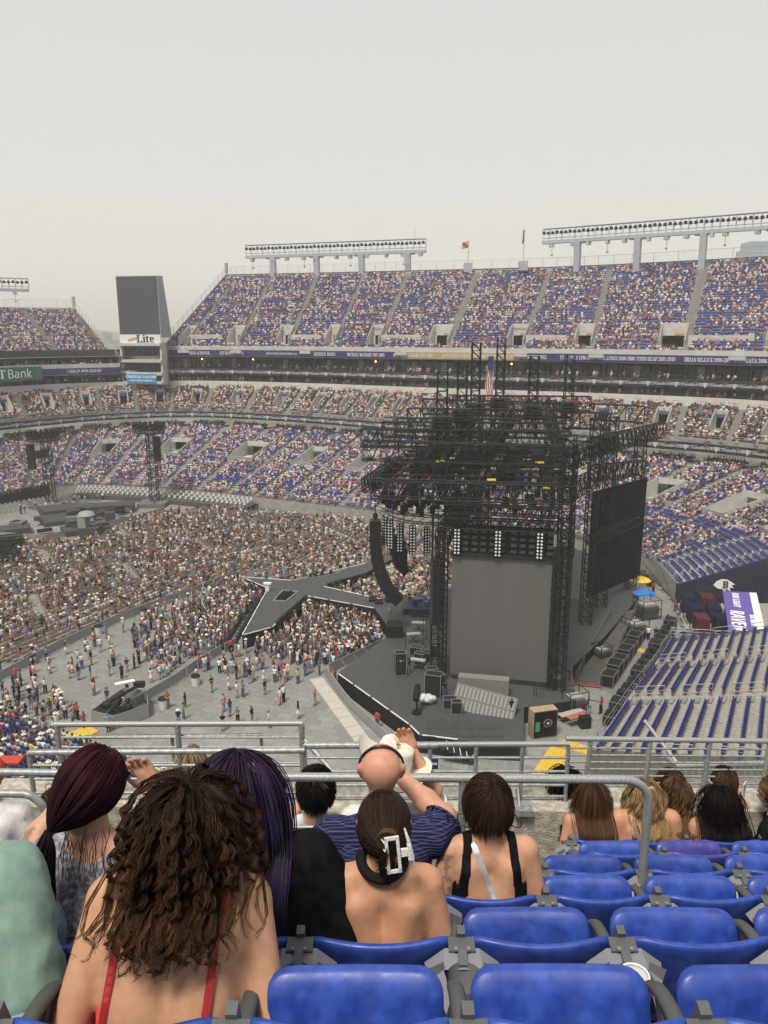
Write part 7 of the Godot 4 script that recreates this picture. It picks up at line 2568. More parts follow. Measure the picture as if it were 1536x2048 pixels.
# Curly hair: locks that coil as one, each a bundle of strands that narrows to its tip
func ringlets(o: Node3D, spec: Dictionary) -> void:
	var c: Vector3 = o.get_meta("head_at")
	var r := RandomNumberGenerator.new()
	r.seed = int(spec.seed)
	var m := Mb.new()
	var rad := Vector3(.088, .112, .106)
	var crown := Vector3(.02, .95, -.12).normalized()
	var seg := 40
	for i in spec.locks:
		var d := Vector3.ZERO
		while true:
			d = Vector3(r.randf_range(-1, 1), r.randf_range(-.6, 1), r.randf_range(-1, 1))
			if d.length() > 1.0 or d.length() < .1: continue
			d = d.normalized()
			if d.z < -.25 and d.y < .55: continue
			break
		var depth := r.randf()
		var core := c + d * rad
		var away := (d - crown)
		away = (away - d * away.dot(d)).normalized()
		var vel := (away * .9 + (d / rad).normalized() * (.06 + .20 * depth)).normalized()
		var stop: float = c.y - spec.drop * r.randf_range(.70, 1.08) * (1.0 if absf(d.x) < .75 else .92)
		var st := .0145
		var path := PackedVector3Array([core - vel * .004])
		var run := 0
		for j in seg:
			var f := (j + 1.0) / seg
			vel += Vector3(d.x, 0, maxf(0.0, d.z) * .25) * spec.flare * (1.0 - f) * .13
			vel = vel.lerp(Vector3(0, -1, 0), .07 + .25 * f).normalized()
			vel = (vel + Vector3(r.randfn(), r.randfn() * .3, r.randfn()) * .07).normalized()
			core += vel * st
			var q := (core - c) / (rad + Vector3.ONE * (.004 + .022 * depth))
			if q.length() < 1.0: core = c + (core - c) / q.length()
			var rel := core.y - .50
			if rel < .05:
				var back: float = .118 * sqrt(maxf(0.0, 1.0 - pow(core.x / .30, 2.0))) - spec.lean * clampf(.6 + rel, 0.0, 1.0)
				back += .004 + .045 * depth
				if core.z > -.20 and core.z < back: core.z = lerpf(core.z, back, .6)
			path.push_back(core)
			if core.y < stop and j > 5: break
		var n := path.size()
		if n < 5: continue
		var wave := r.randf_range(.040, .066)
		var ph := r.randf() * TAU
		var sgn := 1.0 if r.randf() < .5 else -1.0
		var amp := r.randf_range(.007, .0125)
		var tone := r.randf_range(.55, 1.25)
		var light: float = pow(r.randf(), 2.8)
		for k in spec.strands:
			var a0 := r.randf() * TAU
			var rr := sqrt(r.randf()) * r.randf_range(.006, .0135)
			var off := Vector3(cos(a0), r.randf_range(-.3, .3), sin(a0)) * rr
			var dph := r.randfn() * .22
			var pts := PackedVector3Array()
			var cut := n - int(r.randf() * 4.0)
			for j in cut:
				var f := float(j) / (n - 1)
				var l := j * st
				var a := ph + dph + sgn * l / wave * TAU
				var am := amp * (.25 + 1.15 * f) * minf(1.0, j / 5.0)
				pts.push_back(path[j] + Vector3(cos(a) * am, 0, sin(a) * am) + off * (1.0 - .55 * f) + Vector3(sin(l * 90.0 + a0), 0, cos(l * 70.0 + a0)) * .0012)
			if pts.size() < 4: continue
			var sh := tone * r.randf_range(.7, 1.3)
			var tip: Color = (spec.tip as Color).lerp(spec.alt, light)
			strand(m, pts, .0017 * r.randf_range(.7, 1.2), (spec.root as Color) * sh, tip * sh)
	# frizz
	for i in 260:
		var d := Vector3(r.randfn(), r.randf_range(-.3, 1.0), r.randf_range(-.2, 1.0)).normalized()
		var p := c + d * rad * 1.06 + Vector3(d.x * .05, -r.randf() * .26, .02) * (1.0 if d.y < .5 else .2)
		var pts := PackedVector3Array()
		var v := (d + Vector3(r.randfn(), r.randfn() - .8, r.randfn()) * .6).normalized()
		for j in 9:
			pts.push_back(p)
			p += v * .008
			v = (v + Vector3(r.randfn(), r.randfn() - .25, r.randfn()) * .28).normalized()
		strand(m, pts, .0007, (spec.tip as Color) * 1.3, (spec.alt as Color))
	var hm := vmat("hair_strands", .5)
	var e := part(o, "hair", m.mesh(hm))
	var cp := Mb.new()
	cp.col = (spec.root as Color) * .7
	cp.ball(c + Vector3(0, .004, .012), Vector3(.0945, .112, .103), 10, 20, .36, 1.0)
	part(e, "scalp", cp.mesh(hm))

# ---------------------------------------------------------------- the upper deck in front
func ordinal(n: int) -> String:
	var w := ["first", "second", "third", "fourth", "fifth", "sixth", "seventh", "eighth", "ninth", "tenth", "eleventh", "twelfth", "thirteenth", "fourteenth", "fifteenth", "sixteenth", "seventeenth", "eighteenth", "nineteenth"]
	if n <= 19: return w[n - 1]
	var t: String = ["twent", "thirt", "fort", "fift", "sixt", "sevent"][n / 10 - 2]
	return t + "ieth" if n % 10 == 0 else t + "y-" + w[n % 10 - 1]

func cushion(w: float, h: float, th: float, bow: float, corner: float, lip := 0.0) -> Mb:
	# rounded slab in the xy plane, back face towards +Z, bowed so that its middle lies further back
	var m := Mb.new()
	var rows := []
	var nx := 22; var prof := 20
	for i in nx + 1:
		var e := -cos(PI * i / nx)               # denser at the ends
		var x := e * w / 2
		var q := w / 2 - absf(x)
		var cut := 0.0
		if q < corner: cut = corner - sqrt(maxf(0.0, corner * corner - pow(corner - q, 2.0)))
		var tk := th * (1.0 if q > th else sqrt(maxf(0.02, 1.0 - pow(1.0 - q / th, 2.0))))
		var hh := h / 2 - cut
		var row := PackedVector3Array()
		for k in prof:
			var a := TAU * k / prof
			var cy := signf(sin(a)) * pow(absf(sin(a)), .32)
			var cz := signf(cos(a)) * pow(absf(cos(a)), .55)
			var y := cy * hh
			row.push_back(Vector3(x, y, bow * (1.0 - e * e) + cz * tk / 2 - lip * pow(maxf(0.0, y / (h / 2)), 4.0)))
		rows.push_back(row)
	m.grid(rows, true)
	m.cap(rows[0], Vector3.LEFT); m.cap(rows[-1], Vector3.RIGHT)
	return m

var seat_shapes := {}

func deck_seat(x: float, row: float, label: String, tone: int, occupied := false, wide := .50) -> Node3D:
	var floor_y := 34.5 - (2.27 + .437 * row)
	var f := 1.40 + .72 * row
	var o := thing("stadium_seat", label, "seat", V(x, floor_y, f), "blue upper deck seats")
	var key := "%d_%d" % [tone, int(wide * 100)]
	if not seat_shapes.has(key):
		var blue := mat("seat_plastic_%d" % tone, [lin(.030, .074, .36), lin(.052, .047, .27), lin(.027, .064, .32)][tone], .30)
		if blue.roughness_texture == null:
			blue.roughness_texture = noise_tex(60 + tone, .02, Color(.30, .30, .30), Color(.56, .56, .56), 256, 5)
			blue.roughness = 1.0
			blue.uv1_triplanar = true; blue.uv1_scale = Vector3.ONE * 3.0
			blue.albedo_texture = noise_tex(70 + tone, .012, Color(.74, .77, .84), Color(1, 1, 1), 256, 6)
			blue.metallic_specular = .5
		var back := cushion(wide - .018, .42, .036, .045, .075)
		var pan := cushion(wide * .87, .40, .050, -.012, .06, .02)
		seat_shapes[key] = [back.mesh(blue), pan.mesh(blue)]
	var b := part(o, "backrest", seat_shapes[key][0], Vector3(0, .612, -.055))
	b.rotation.x = .27
	var p := part(o, "seat_pan", seat_shapes[key][1])
	if occupied:
		p.position = Vector3(0, .43, -.27); p.rotation.x = -PI / 2 + .1
	else:
		p.position = Vector3(0, .510, -.165); p.rotation.x = -.36 + rng.randf_range(-.04, .04)
		p.rotation.z = rng.randf_range(-.012, .012)
	return o

func seat_row(row: float, xs: Array, wide: float) -> void:
	# iron standards, armrests and cup holders between the seats of a row
	var floor_y := 34.5 - (2.27 + .437 * row)
	var f := 1.40 + .72 * row
	var iron := mat("standard_grey", lin(.075, .080, .085), .5)
	var rest := mat("armrest_grey", lin(.060, .063, .062), .55)
	if not seat_shapes.has("arm"):
		var m := Mb.new()
		var rows := []
		for i in 9:
			var t := i / 8.0
			var c := Vector3(0, .645 + .012 * sin(t * PI) - .05 * t * t * t, -.03 - t * .27)
			var ring := PackedVector3Array()
			var w := .018 if i in [0, 8] else .022
			for k in 10:
				var a := TAU * k / 10
				ring.push_back(c + Vector3(cos(a) * w, sin(a) * (.010 if i in [0, 8] else .017), 0))
			rows.push_back(ring)
		rows.reverse()
		m.grid(rows, true); m.cap(rows[0], Vector3.FORWARD); m.cap(rows[-1], Vector3.BACK)
		seat_shapes["arm"] = m.mesh(rest)
		m = Mb.new()
		m.bar(Vector3(0, .02, -.05), Vector3(0, .42, -.05), .05, .07); m.bar(Vector3(0, .40, -.08), Vector3(0, .79, .075), .028, .05)
		m.bar(Vector3(0, .38, -.02), Vector3(0, .64, -.22), .03, .04); m.box(Vector3(0, .012, -.05), Vector3(.12, .024, .22))
		seat_shapes["iron"] = m.mesh(iron)
		# cup holder: moulded plate with wings and an oval ring
		m = Mb.new()
		var hi := Mb.new()
		for s in [-1.0, 1.0]:
			m.quad(Vector3(0, .790, .04), Vector3(s * .055, .790, .04), Vector3(s * .062, .765, .10), Vector3(0, .765, .10))
			m.quad(Vector3(s * .055, .790, .04), Vector3(s * .120, .745, .05), Vector3(s * .105, .735, .11), Vector3(s * .062, .765, .10))
			m.quad(Vector3(s * .062, .795, .10), Vector3(s * .062, .765, .10), Vector3(s * .105, .735, .11), Vector3(s * .118, .765, .10))
			m.quad(Vector3(s * .062, .765, .10), Vector3(s * .105, .735, .11), Vector3(s * .060, .70, .20), Vector3(s * .045, .755, .19))
			m.box(Vector3(s * .02, .80, .055), Vector3(.012, .008, .012))
		var outer := []
		for j in 4:
			var ring := PackedVector3Array()
			for k in 20:
				var a := TAU * k / 20
				var rr: float = [.058, .054, .046, .041][j]
				ring.push_back(Vector3(cos(a) * rr, .770 - j * .035 + (.012 if j == 0 else 0.0), .150 + sin(a) * rr * 1.1))
			outer.push_back(ring)
		outer.reverse()
		m.grid(outer, true)
		var inner := []
		for ring in outer:
			var q := PackedVector3Array()
			for p in ring: q.push_back(Vector3(p.x * .9, p.y, .150 + (p.z - .150) * .9))
			q.reverse(); inner.push_back(q)
		m.grid(inner, true)
		m.cap(inner[0], Vector3.UP)
		seat_shapes["cup"] = m.mesh(mat("cup_holder_plastic", lin(.17, .175, .20), .35))
		m = Mb.new()
		m.tbox(Transform3D(Basis(Vector3.RIGHT, .2), Vector3(0, .792, .03)), Vector3(.085, .012, .05)); m.bar(Vector3(0, .62, -.06), Vector3(0, .825, .0), .026, .030)
		seat_shapes["post"] = m.mesh(iron)
	var sorted := xs.duplicate(); sorted.sort()
	for x in xs:
		var o := thing("seat_standard", "grey standard with armrest and cup holder, %s from the left in the %s" % [ordinal(sorted.find(x) + 1), ["nearest row", "second row", "third row", "fourth row", "fifth row", "sixth row"][int(row)]], "seat support", V(x, floor_y, f), "standards between the upper deck seats")
		part(o, "upright", seat_shapes["iron"])
		part(o, "armrest", seat_shapes["arm"])
		part(o, "post_cap", seat_shapes["post"])
		part(o, "cup_holder", seat_shapes["cup"])

func foreground() -> void:
	# terrace
	var dk := thing("upper_terrace", "stepped concrete terrace of the near upper deck under the spectators", "grandstand")
	var tc := nmat("near_concrete", lin(.20, .19, .17), lin(.33, .315, .28), 1.3, .92, .02, Color(0, 0, 0, 0), .25)
	var tc2 := nmat("parapet_concrete", lin(.27, .255, .215), lin(.43, .405, .345), 1.1, .92, .025, lin(.50, .48, .42), .3)
	for k in range(-2, 7):
		var y := 34.5 - (2.27 + .437 * k)
		var f0 := 1.24 + .72 * k
		var b := Mb.new()
		b.box(V(0, y - .55, f0 + .36), Vector3(11.0, 1.1, .72))
		part(dk, "terrace_step", b.mesh(tc))
	# front parapet, its base plates and the landing beyond
	var pr := Mb.new()
	pr.box(V(1.55, 34.5 - 3.62 - .55, 5.52), Vector3(4.6, 1.1, .46)); pr.box(V(-2.6, 34.5 - 3.62 - .55, 5.55), Vector3(3.4, 1.1, .40))
	part(dk, "front_parapet", pr.mesh(tc2))
	pr = Mb.new()
	pr.box(V(-3.0, 34.5 - 4.95, 5.9), Vector3(4.7, .5, 1.2)); pr.box(V(0, 34.5 - 6.2, 3.75), Vector3(11, 2.2, 3.9))
	part(dk, "landing_slab", pr.mesh(tc))
	pr = Mb.new(); pr.box(V(.82, 34.5 - 4.16, 5.05), Vector3(.55, .16, .3)); part(dk, "aisle_step", pr.mesh(mat("step_grey", lin(.09, .09, .088), .9)))
	pr = Mb.new(); pr.box(V(.74, 34.5 - 4.0, 4.85), Vector3(.55, .16, .5))
	part(dk, "aisle_step", pr.mesh(mat("step_grey", lin(.09, .09, .088), .9)))
	rails()
	# seats: [row, centres, width, taken centres]
	var words := ["nearest row", "second row from the viewer", "third row", "fourth row", "fifth row", "sixth row"]
	for q in [[0.0, [-1.115, -.595, -.075, .445, .965, 1.485], .52, [-1.115, -.595]], [1.0, [-1.57, -1.05, -.53, -.011, .507, 1.03, 1.55], .52, [-1.05, -.53, -.011]], [2.0, [-1.46, -.98, -.50, -.03, .45, .93, 1.41, 1.89, 2.37], .485, [-.03, .45]], [3.0, [-2.0, -1.48, -.94, -.42, .08, .60, 1.12, 1.634, 2.15, 2.66], .515, [-.42, .08]], [4.0, [-2.6, -2.1, -1.6, 1.53, 2.04, 2.55, 3.06], .51, [-2.1]], [5.0, [1.62, 2.0, 2.55, 3.05], .48, [1.62, 2.0, 2.55, 3.05]]]:
		var xs: Array = q[1]
		var gaps := []
		for i in xs.size():
			var taken: bool = xs[i] in q[3]
			var tone := 1 if q[0] == 4.0 and absf(xs[i] - 2.04) < .02 else (2 if i % 3 == 1 else 0)
			var pos: String = "end" if i == xs.size() - 1 else ["first", "second", "third", "fourth", "fifth", "sixth", "seventh", "eighth", "ninth", "tenth"][i]
			var lb := "%s blue stadium seat, %s from the left in the %s" % ["occupied" if taken else "empty folded", pos if pos != "end" else "last", words[int(q[0])]]
			if tone == 1: lb = "purple tinted empty stadium seat among the blue ones in the fifth row"
			deck_seat(xs[i], q[0], lb, tone, taken, q[2])
			gaps.push_back(xs[i] + q[2] / 2)
		gaps.push_back(xs[0] - q[2] / 2)
		seat_row(q[0], gaps, q[2])
	# clear cup lid left in a holder
	var cup := thing("plastic_cup", "clear plastic cup left in the holder behind the second row", "cup", V(.767, 34.5 - 2.707 + .745, 2.12 - .15))
	var cm := Mb.new(); cm.loft([[V(0, -.06, 0), .03, .03], [V(0, .045, 0), .043, .043]], 16)
	part(cup, "cup_wall", cm.mesh(mat("cup_plastic", lin(.45, .46, .47), .2)))
	cm = Mb.new()
	var ring := PackedVector3Array()
	for k in 21: ring.push_back(Vector3(cos(TAU * k / 20) * .043, .05, sin(TAU * k / 20) * .043))
	cm.tube(ring, PackedFloat32Array([.004]), 6, false)
	part(cup, "rim", cm.mesh(mat("cup_rim", lin(.6, .6, .6), .3)))
	hand_r = hand_mesh(1.0, .35); hand_l = hand_mesh(-1.0, .35)
	make_head()
	spectators()

func tube_rail(o: Node3D, called: String, pts: Array, r: float, m: Material) -> void:
	var b := Mb.new()
	b.tube(PackedVector3Array(pts), PackedFloat32Array([r]), 12)
	part(o, called, b.mesh(m))

func D(x: float, down: float, f: float) -> Vector3:
	return Vector3(x, 34.5 - down, -f)

func rails() -> void:
	var rust := nmat("weathered_rail", lin(.20, .215, .225), lin(.36, .37, .37), .25, .5, .03, lin(.16, .085, .06))
	rust.metallic = .3
	# near hand rail with the bent end
	var o := thing("hand_rail", "thick weathered grey hand rail with a bent end post right of the aisle", "railing")
	var pts := [D(-.62, 2.19, 3.49), D(.3, 2.195, 3.49), D(1.22, 2.205, 3.49)]
	for k in 6:
		var a := PI / 2 * (k + 1) / 6.0
		pts.push_back(D(1.22 + sin(a) * .13, 2.335 - cos(a) * .13, 3.49))
	pts.push_back(D(1.355, 3.3, 3.49))
	tube_rail(o, "bent_pipe", pts, .0225, rust)
	for x in [.40, -.55]: tube_rail(o, "post", [D(x, 2.2, 3.49), D(x, 3.4, 3.49)], .021, galv)
	tube_rail(o, "mid_rail", [D(-.6, 2.48, 3.49), D(.4, 2.48, 3.49)], .012, galv)
	# front parapet rails: left bay, right bay
	o = thing("parapet_rail", "grey pipe railing on the parapet right of centre before the stage", "railing")
	tube_rail(o, "top_rail", [D(-.62, 3.13, 5.43), D(.42, 3.125, 5.43), D(1.44, 3.12, 5.43)], .021, rust)
	tube_rail(o, "sleeve", [D(-.60, 3.135, 5.43), D(.42, 3.13, 5.43)], .027, galv)
	for y in [3.24, 3.36, 3.48, 3.58]: tube_rail(o, "mid_rail", [D(-.62, y, 5.43), D(1.44, y, 5.43)], .011, galv)
	for x in [-.62, .0, .36, .72, 1.08, 1.44]: tube_rail(o, "post", [D(x, 3.13, 5.43), D(x, 3.70, 5.43)], .017, galv)
	for x in [.36, 1.08, .05]:
		var b := Mb.new(); b.box(D(x, 3.60, 5.30), Vector3(.14, .05, .14)); b.bar(D(x - .03, 3.66, 5.28), D(x - .03, 3.50, 5.42), .012, .1)
		for e in [-.045, .045]:
			b.ball(D(x + e, 3.57, 5.25), Vector3(.012, .012, .012), 4, 6)
		part(o, "base_plate", b.mesh(galv))
	o = thing("parapet_rail", "long grey multi bar railing along the parapet behind the seated women at the right", "railing")
	tube_rail(o, "top_rail", [D(1.46, 3.17, 5.60), D(3.6, 3.20, 5.60)], .021, rust)
	for k in 7: tube_rail(o, "mid_rail", [D(1.46, 3.255 + k * .062, 5.60), D(3.6, 3.27 + k * .062, 5.60)], .0085, galv)
	for k in 5:
		var x := 1.62 + k * .48
		tube_rail(o, "post", [D(x + .04, 3.2, 5.60), D(x, 3.72, 5.56)], .018, rust if k % 2 else galv)
		var b := Mb.new(); b.box(D(x, 3.61, 5.42), Vector3(.14, .03, .16)); b.box(D(x + .02, 3.55, 5.46), Vector3(.018, .14, .12))
		for e in [-.045, .045]: b.ball(D(x + e, 3.588, 5.38), Vector3(.013, .013, .013), 4, 6)
		part(o, "base_plate", b.mesh(galv))
	o = thing("parapet_rail", "grey pipe railing on the parapet left of centre above the field", "railing")
	tube_rail(o, "top_rail", [D(-2.77, 3.19, 5.42), D(-.62, 3.17, 5.42)], .024, galv)
	for y in [3.30, 3.42, 3.54]: tube_rail(o, "mid_rail", [D(-2.77, y, 5.42), D(-.62, y, 5.42)], .012, galv)
	for x in [-2.77, -2.35, -1.6, -1.1, -.64]: tube_rail(o, "post", [D(x, 3.19, 5.42), D(x, 3.75, 5.42)], .020, galv)
	# higher rail of the landing beyond, with its short inner hand rail
	o = thing("landing_rail", "tall grey pipe railing of the landing beyond the left parapet", "railing")
	tube_rail(o, "top_rail", [D(-3.0, 3.47, 6.38), D(-.74, 3.46, 6.38)], .0255, rust)
	for y in [3.60, 3.70, 3.86]: tube_rail(o, "mid_rail", [D(-3.0, y, 6.38), D(-.74, y, 6.38)], .010, galv)
	for x in [-2.98, -1.88, -.75]: tube_rail(o, "post", [D(x, 3.47, 6.38), D(x, 4.75, 6.38)], .026, galv)
	tube_rail(o, "slanting_brace", [D(-.72, 3.62, 6.36), D(-.38, 3.80, 6.0), D(.2, 3.82, 5.9)], .025, galv)
	o = thing("short_rail", "short grey hand rail between the two left railings", "railing")
	tube_rail(o, "top_rail", [D(-2.75, 3.62, 6.42), D(-1.12, 3.60, 6.42)], .018, galv)
	for x in [-2.74, -1.95, -1.13]: tube_rail(o, "post", [D(x, 3.62, 6.42), D(x, 4.75, 6.42)], .016, galv)
	# left hand rail close by, with a bent end
	o = thing("hand_rail", "thick grey hand rail at the far left above the sunglasses woman", "railing")
	tube_rail(o, "top_rail", [D(-3.4, 2.77, 4.49), D(-1.95, 2.79, 4.49)], .024, galv)
	for x in [-2.02, -2.9]: tube_rail(o, "post", [D(x, 2.78, 4.49), D(x, 4.1, 4.49)], .027, galv)
	o = thing("hand_rail", "grey hand rail with a bent top standing at the left edge", "railing")
	pts = [D(-2.35, 2.55, 3.9)]
	for k in 6:
		var a := PI / 2 * (k + 1) / 6.0
		pts.push_back(D(-2.08 + sin(a) * .14, 2.69 - cos(a) * .14, 3.9))
	pts.push_back(D(-1.915, 3.02, 3.9)); pts.push_back(D(-1.90, 3.9, 3.9))
	tube_rail(o, "bent_pipe", pts, .023, galv)
	tube_rail(o, "low_rail", [D(-1.9, 3.06, 3.9), D(-1.5, 3.0, 3.95)], .022, galv)
	# sign hanging beyond the rail
	o = thing("landing_sign", "small navy sign with white lettering beyond the centre railing", "sign")
	var b := Mb.new(); b.box(D(.417, 3.89, 6.42), Vector3(.17, .11, .012))
	part(o, "panel", b.mesh(mat("sign_navy", lin(.025, .025, .10), .5)))
	var tx := lay(o, "lettering", text_mesh("LANDING", .025, true, false), mat("sign_white", lin(.75, .75, .75), .6), D(.417, 3.885, 6.405), Vector3.RIGHT, UP)
	tx.scale = Vector3(.95, 1, .05)
	b = Mb.new(); b.bar(D(.36, 3.85, 6.435), D(.36, 4.8, 6.435), .02); part(o, "post", b.mesh(galv))
	# ramp railing with pickets below at the right
	o = thing("picket_rail", "grey picket railing of the ramp below the right parapet", "railing")
	b = Mb.new(); b.box(D(8.2, 9.6, 12.4), Vector3(6.6, 2.0, .5)); part(o, "kerb_wall", b.mesh(conc))
	tube_rail(o, "top_rail", [D(5.0, 7.35, 12.4), D(5.25, 7.55, 12.4), D(11, 7.40, 12.4)], .05, galv)
	tube_rail(o, "bottom_rail", [D(5.25, 8.5, 12.4), D(11, 8.5, 12.4)], .03, galv)
	tube_rail(o, "slanting_rail", [D(4.9, 7.1, 13.2), D(5.25, 7.5, 12.4)], .035, galv)
	for k in 48:
		b = Mb.new(); b.box(D(5.3 + k * .118, 8.02, 12.4), Vector3(.035, 1.0, .035)); part(o, "picket", b.mesh(galv))

func spectators() -> void:
	var strap_red := mat("strap_red", lin(.52, .045, .05), .8)
	# 1 curly hair, red vest
	var tan_ := Color(.50, .295, .19)
	var o := figure("woman with long curly brown hair in a red thin strapped top", {x = -.545, row = 0.0, s = 1.0, sw = .185, fat = 1.10, lean = .19, dy = -.095, hx = .03, tone = tan_, cell = .012, top = "low", neck = .205, top_name = "red_top", top_mat = cloth("red_rib_cloth", lin(.44, .035, .04), lin(.54, .055, .06), .05, .03), arms = [[Vector3(-.262, .19, -.02), Vector3(-.16, .08, -.28)], [Vector3(.262, .19, -.02), Vector3(.16, .08, -.28)]], strap_mat = strap_red, straps = [[Vector3(-.150, .265, 0), Vector3(-.115, .52, 0), .021, 1], [Vector3(.100, .225, 0), Vector3(.132, .52, 0), .021, 1]], hy = -.055, pitch = -.15})
	hair(o, {n = 1100, len = .17, rad = .0014, curl = .005, coil = 12.0, seg = 13, root = Color(.017, .0095, .006), tip = Color(.030, .015, .008), alt = Color(.07, .034, .016), mix = .75, puff = .003, seed = 25, scatter = .22, fall = .5, low = -.2, crown = Vector3(.02, .95, -.12), hs = 1.03})
	ringlets(o, {locks = 230, strands = 15, drop = .215, flare = .16, lean = .19, root = Color(.017, .0095, .006), tip = Color(.030, .015, .008), alt = Color(.105, .052, .024), seed = 2})
	# 2 sea green shirt at the left edge
	figure("broad man in a sea green shirt cut by the left edge", {x = -1.27, row = 0.0, s = 1.04, sw = .25, fat = 1.38, lean = .12, tone = Color(.30, .17, .115), cell = .013, df = .12, dy = -.09, top = "tee", sleeve = .80, folds = .013, fold_freq = 6.0, top_mat = cloth("sea_green_cloth", lin(.15, .235, .205), lin(.205, .30, .265), .5, .02), arms = [[Vector3(-.33, .19, -.03), Vector3(-.12, .12, -.35)], [Vector3(.335, .17, .02), Vector3(.16, .06, -.26)]], leg_key = "jeans_pale", leg_a = lin(.20, .30, .40), leg_b = lin(.30, .41, .52)})
	# 3 burgundy hair
	o = figure("woman with burgundy ponytail and tattooed raised arms in a grey tie dye vest", {x = -1.01, row = 1.0, s = 1.0, dy = .03, sw = .175, fat = 1.05, lean = .06, tone = Color(.52, .32, .23), cell = .014, tilt = -.12, turn = -.45, pitch = -.18, top = "tank", neck = .495, top_mat = cloth("tie_dye_cloth", lin(.09, .095, .12), lin(.36, .36, .38), .28, .022, lin(.62, .61, .60)), tattoo = Vector3(-.24, .40, -.08), arms = [[Vector3(-.30, .40, -.13), Vector3(-.16, .585, -.27), Vector3(0, 0, 1)], [Vector3(.27, .42, -.22), Vector3(.165, .60, -.25), Vector3(0, 0, 1)]]})
	var hb := Basis.from_euler(Vector3(-.18, -.45, -.12))
	hair(o, {n = 1500, len = .34, rad = .0024, seg = 14, root = Color(.036, .005, .012), tip = Color(.007, .004, .005), puff = .003, crown = Vector3(.1, .85, -.4), seed = 3, basis = hb, gather = Vector3(-.085, .66, .085), scatter = .05, face = -.85, low = -.4, hs = 1.13, cap_low = -.35})
	pony(o, Vector3(-.085, .665, .085), Vector3(-.10, .34, .13), .030, Color(.012, .005, .008), Color(.008, .004, .006), 240, 4)
	wisps(o, Vector3(.05, .62, .06), .16, 26, Color(.030, .005, .009), 9)
	var gl := Mb.new()
	var hp: Vector3 = o.get_meta("head_at")
	gl.tube(PackedVector3Array([hp + hb * Vector3(.092, .01, .0), hp + hb * Vector3(.085, .012, -.085), hp + hb * Vector3(.06, .008, -.115)]), PackedFloat32Array([.004]), 6)
	gl.ball(hp + hb * Vector3(.036, .0, -.112), Vector3(.03, .022, .006), 5, 10)
	part(o, "glasses", gl.mesh(mat("glasses_black", lin(.012, .012, .014), .3)))
	# 4 purple hair, black tee
	o = figure("woman with long purple and grey streaked hair in a loose black tee", {x = -.47, row = 1.0, s = 1.04, dy = .0, sw = .212, fat = 1.42, lean = .06, tone = Color(.52, .33, .24), cell = .014, top = "tee", sleeve = .80, folds = .014, fold_freq = 6.0, hx = -.03, top_mat = cloth("black_cotton", lin(.006, .006, .007), lin(.011, .011, .012), .5, .02), arms = [[Vector3(-.33, .18, -.02), Vector3(-.15, .10, -.30)], [Vector3(.335, .16, .0), Vector3(.19, .03, -.25)]], leg_key = "black_trousers", leg_a = lin(.015, .015, .017), leg_b = lin(.02, .02, .022)})
	hair(o, {n = 1900, len = .62, drop = .47, rad = .0020, seg = 20, root = Color(.016, .009, .022), tip = Color(.055, .060, .080), alt = Color(.058, .020, .105), mix = .55, puff = .006, seed = 5, fall = 1.1, sw = .24, scatter = .07, back = 1.25, hs = 1.0, crown = Vector3(0, .93, -.3)})
	buns(o)
	# 5 claw clip woman
	o = figure("bare backed woman with a white claw clip and black halter collar", {x = -.005, row = 1.0, s = .95, dy = -.05, hy = -.045, sw = .170, fat = .98, lean = .055, tone = Color(.50, .28, .175), cell = .012, top = "none", pitch = -.10, hx = .005, arms = [[Vector3(-.232, .20, .0), Vector3(-.14, .10, -.28)], [Vector3(.232, .20, .0), Vector3(.14, .10, -.28)]]})
	hair(o, {n = 2400, len = .27, rad = .0015, seg = 14, root = Color(.022, .013, .009), tip = Color(.028, .016, .011), alt = Color(.045, .025, .016), mix = .7, puff = .002, seed = 6, gather = Vector3(.015, .665, .075), scatter = .06, hs = 1.04, low = -.45, cap_low = -.4, crown = Vector3(0, .7, -.7)})
	claw_clip(o)
	var cl := Mb.new()
	var arc := PackedVector3Array()
	for k in 19:
		var a := lerpf(-.35, PI + .35, k / 18.0)
		arc.push_back(Vector3(-cos(a) * .080, .580 - .040 * maxf(0.0, sin(a)), -.045 + sin(a) * .066))
	cl.tube(arc, PackedFloat32Array([.019]), 12)
	part(o, "halter_collar", cl.mesh(cloth("black_knit", lin(.010, .010, .011), lin(.018, .018, .019), .05, .05))).scale = Vector3.ONE * .95
	# 6 bald man in a striped polo
	var polo := cloth("navy_polo", lin(.022, .024, .060), lin(.030, .032, .075), .4, .02)
	var stripes := Image.create(8, 64, false, Image.FORMAT_RGB8)
	stripes.fill(lin(.014, .015, .045))
	for k in 4: stripes.fill_rect(Rect2i(0, k * 16 + 6, 8, 4), lin(.085, .085, .19))
	polo.albedo_texture = ImageTexture.create_from_image(stripes)
	polo.uv1_scale = Vector3.ONE * (1.0 / .060)
	o = figure("bald man in a navy striped polo with sunglasses pushed up on his head", {x = -.012, row = 2.0, s = 1.07, dy = -.01, sw = .218, fat = 1.22, lean = .05, tone = Color(.53, .30, .22), face_tone = Color(.55, .29, .215), cell = .014, top = "tee", sleeve = .72, top_mat = polo, hy = .03, pitch = -.06, stubble = true, arms = [[Vector3(-.30, .20, -.06), Vector3(-.12, .16, -.32)], [Vector3(.275, .50, -.13), Vector3(.06, .60, -.33), Vector3(0, 0, 1)]]})
	sunglasses(o)
	cl = Mb.new()
	cl.tube(PackedVector3Array([Vector3(-.085, .55, -.03), Vector3(-.07, .545, .035), Vector3(0, .53, .065), Vector3(.07, .545, .035), Vector3(.085, .55, -.03)]), PackedFloat32Array([.018, .022, .024, .022, .018]), 10)
	part(o, "collar", cl.mesh(cloth("navy_collar", lin(.014, .016, .038), lin(.02, .022, .05), .2, .02))).scale = Vector3.ONE * 1.07
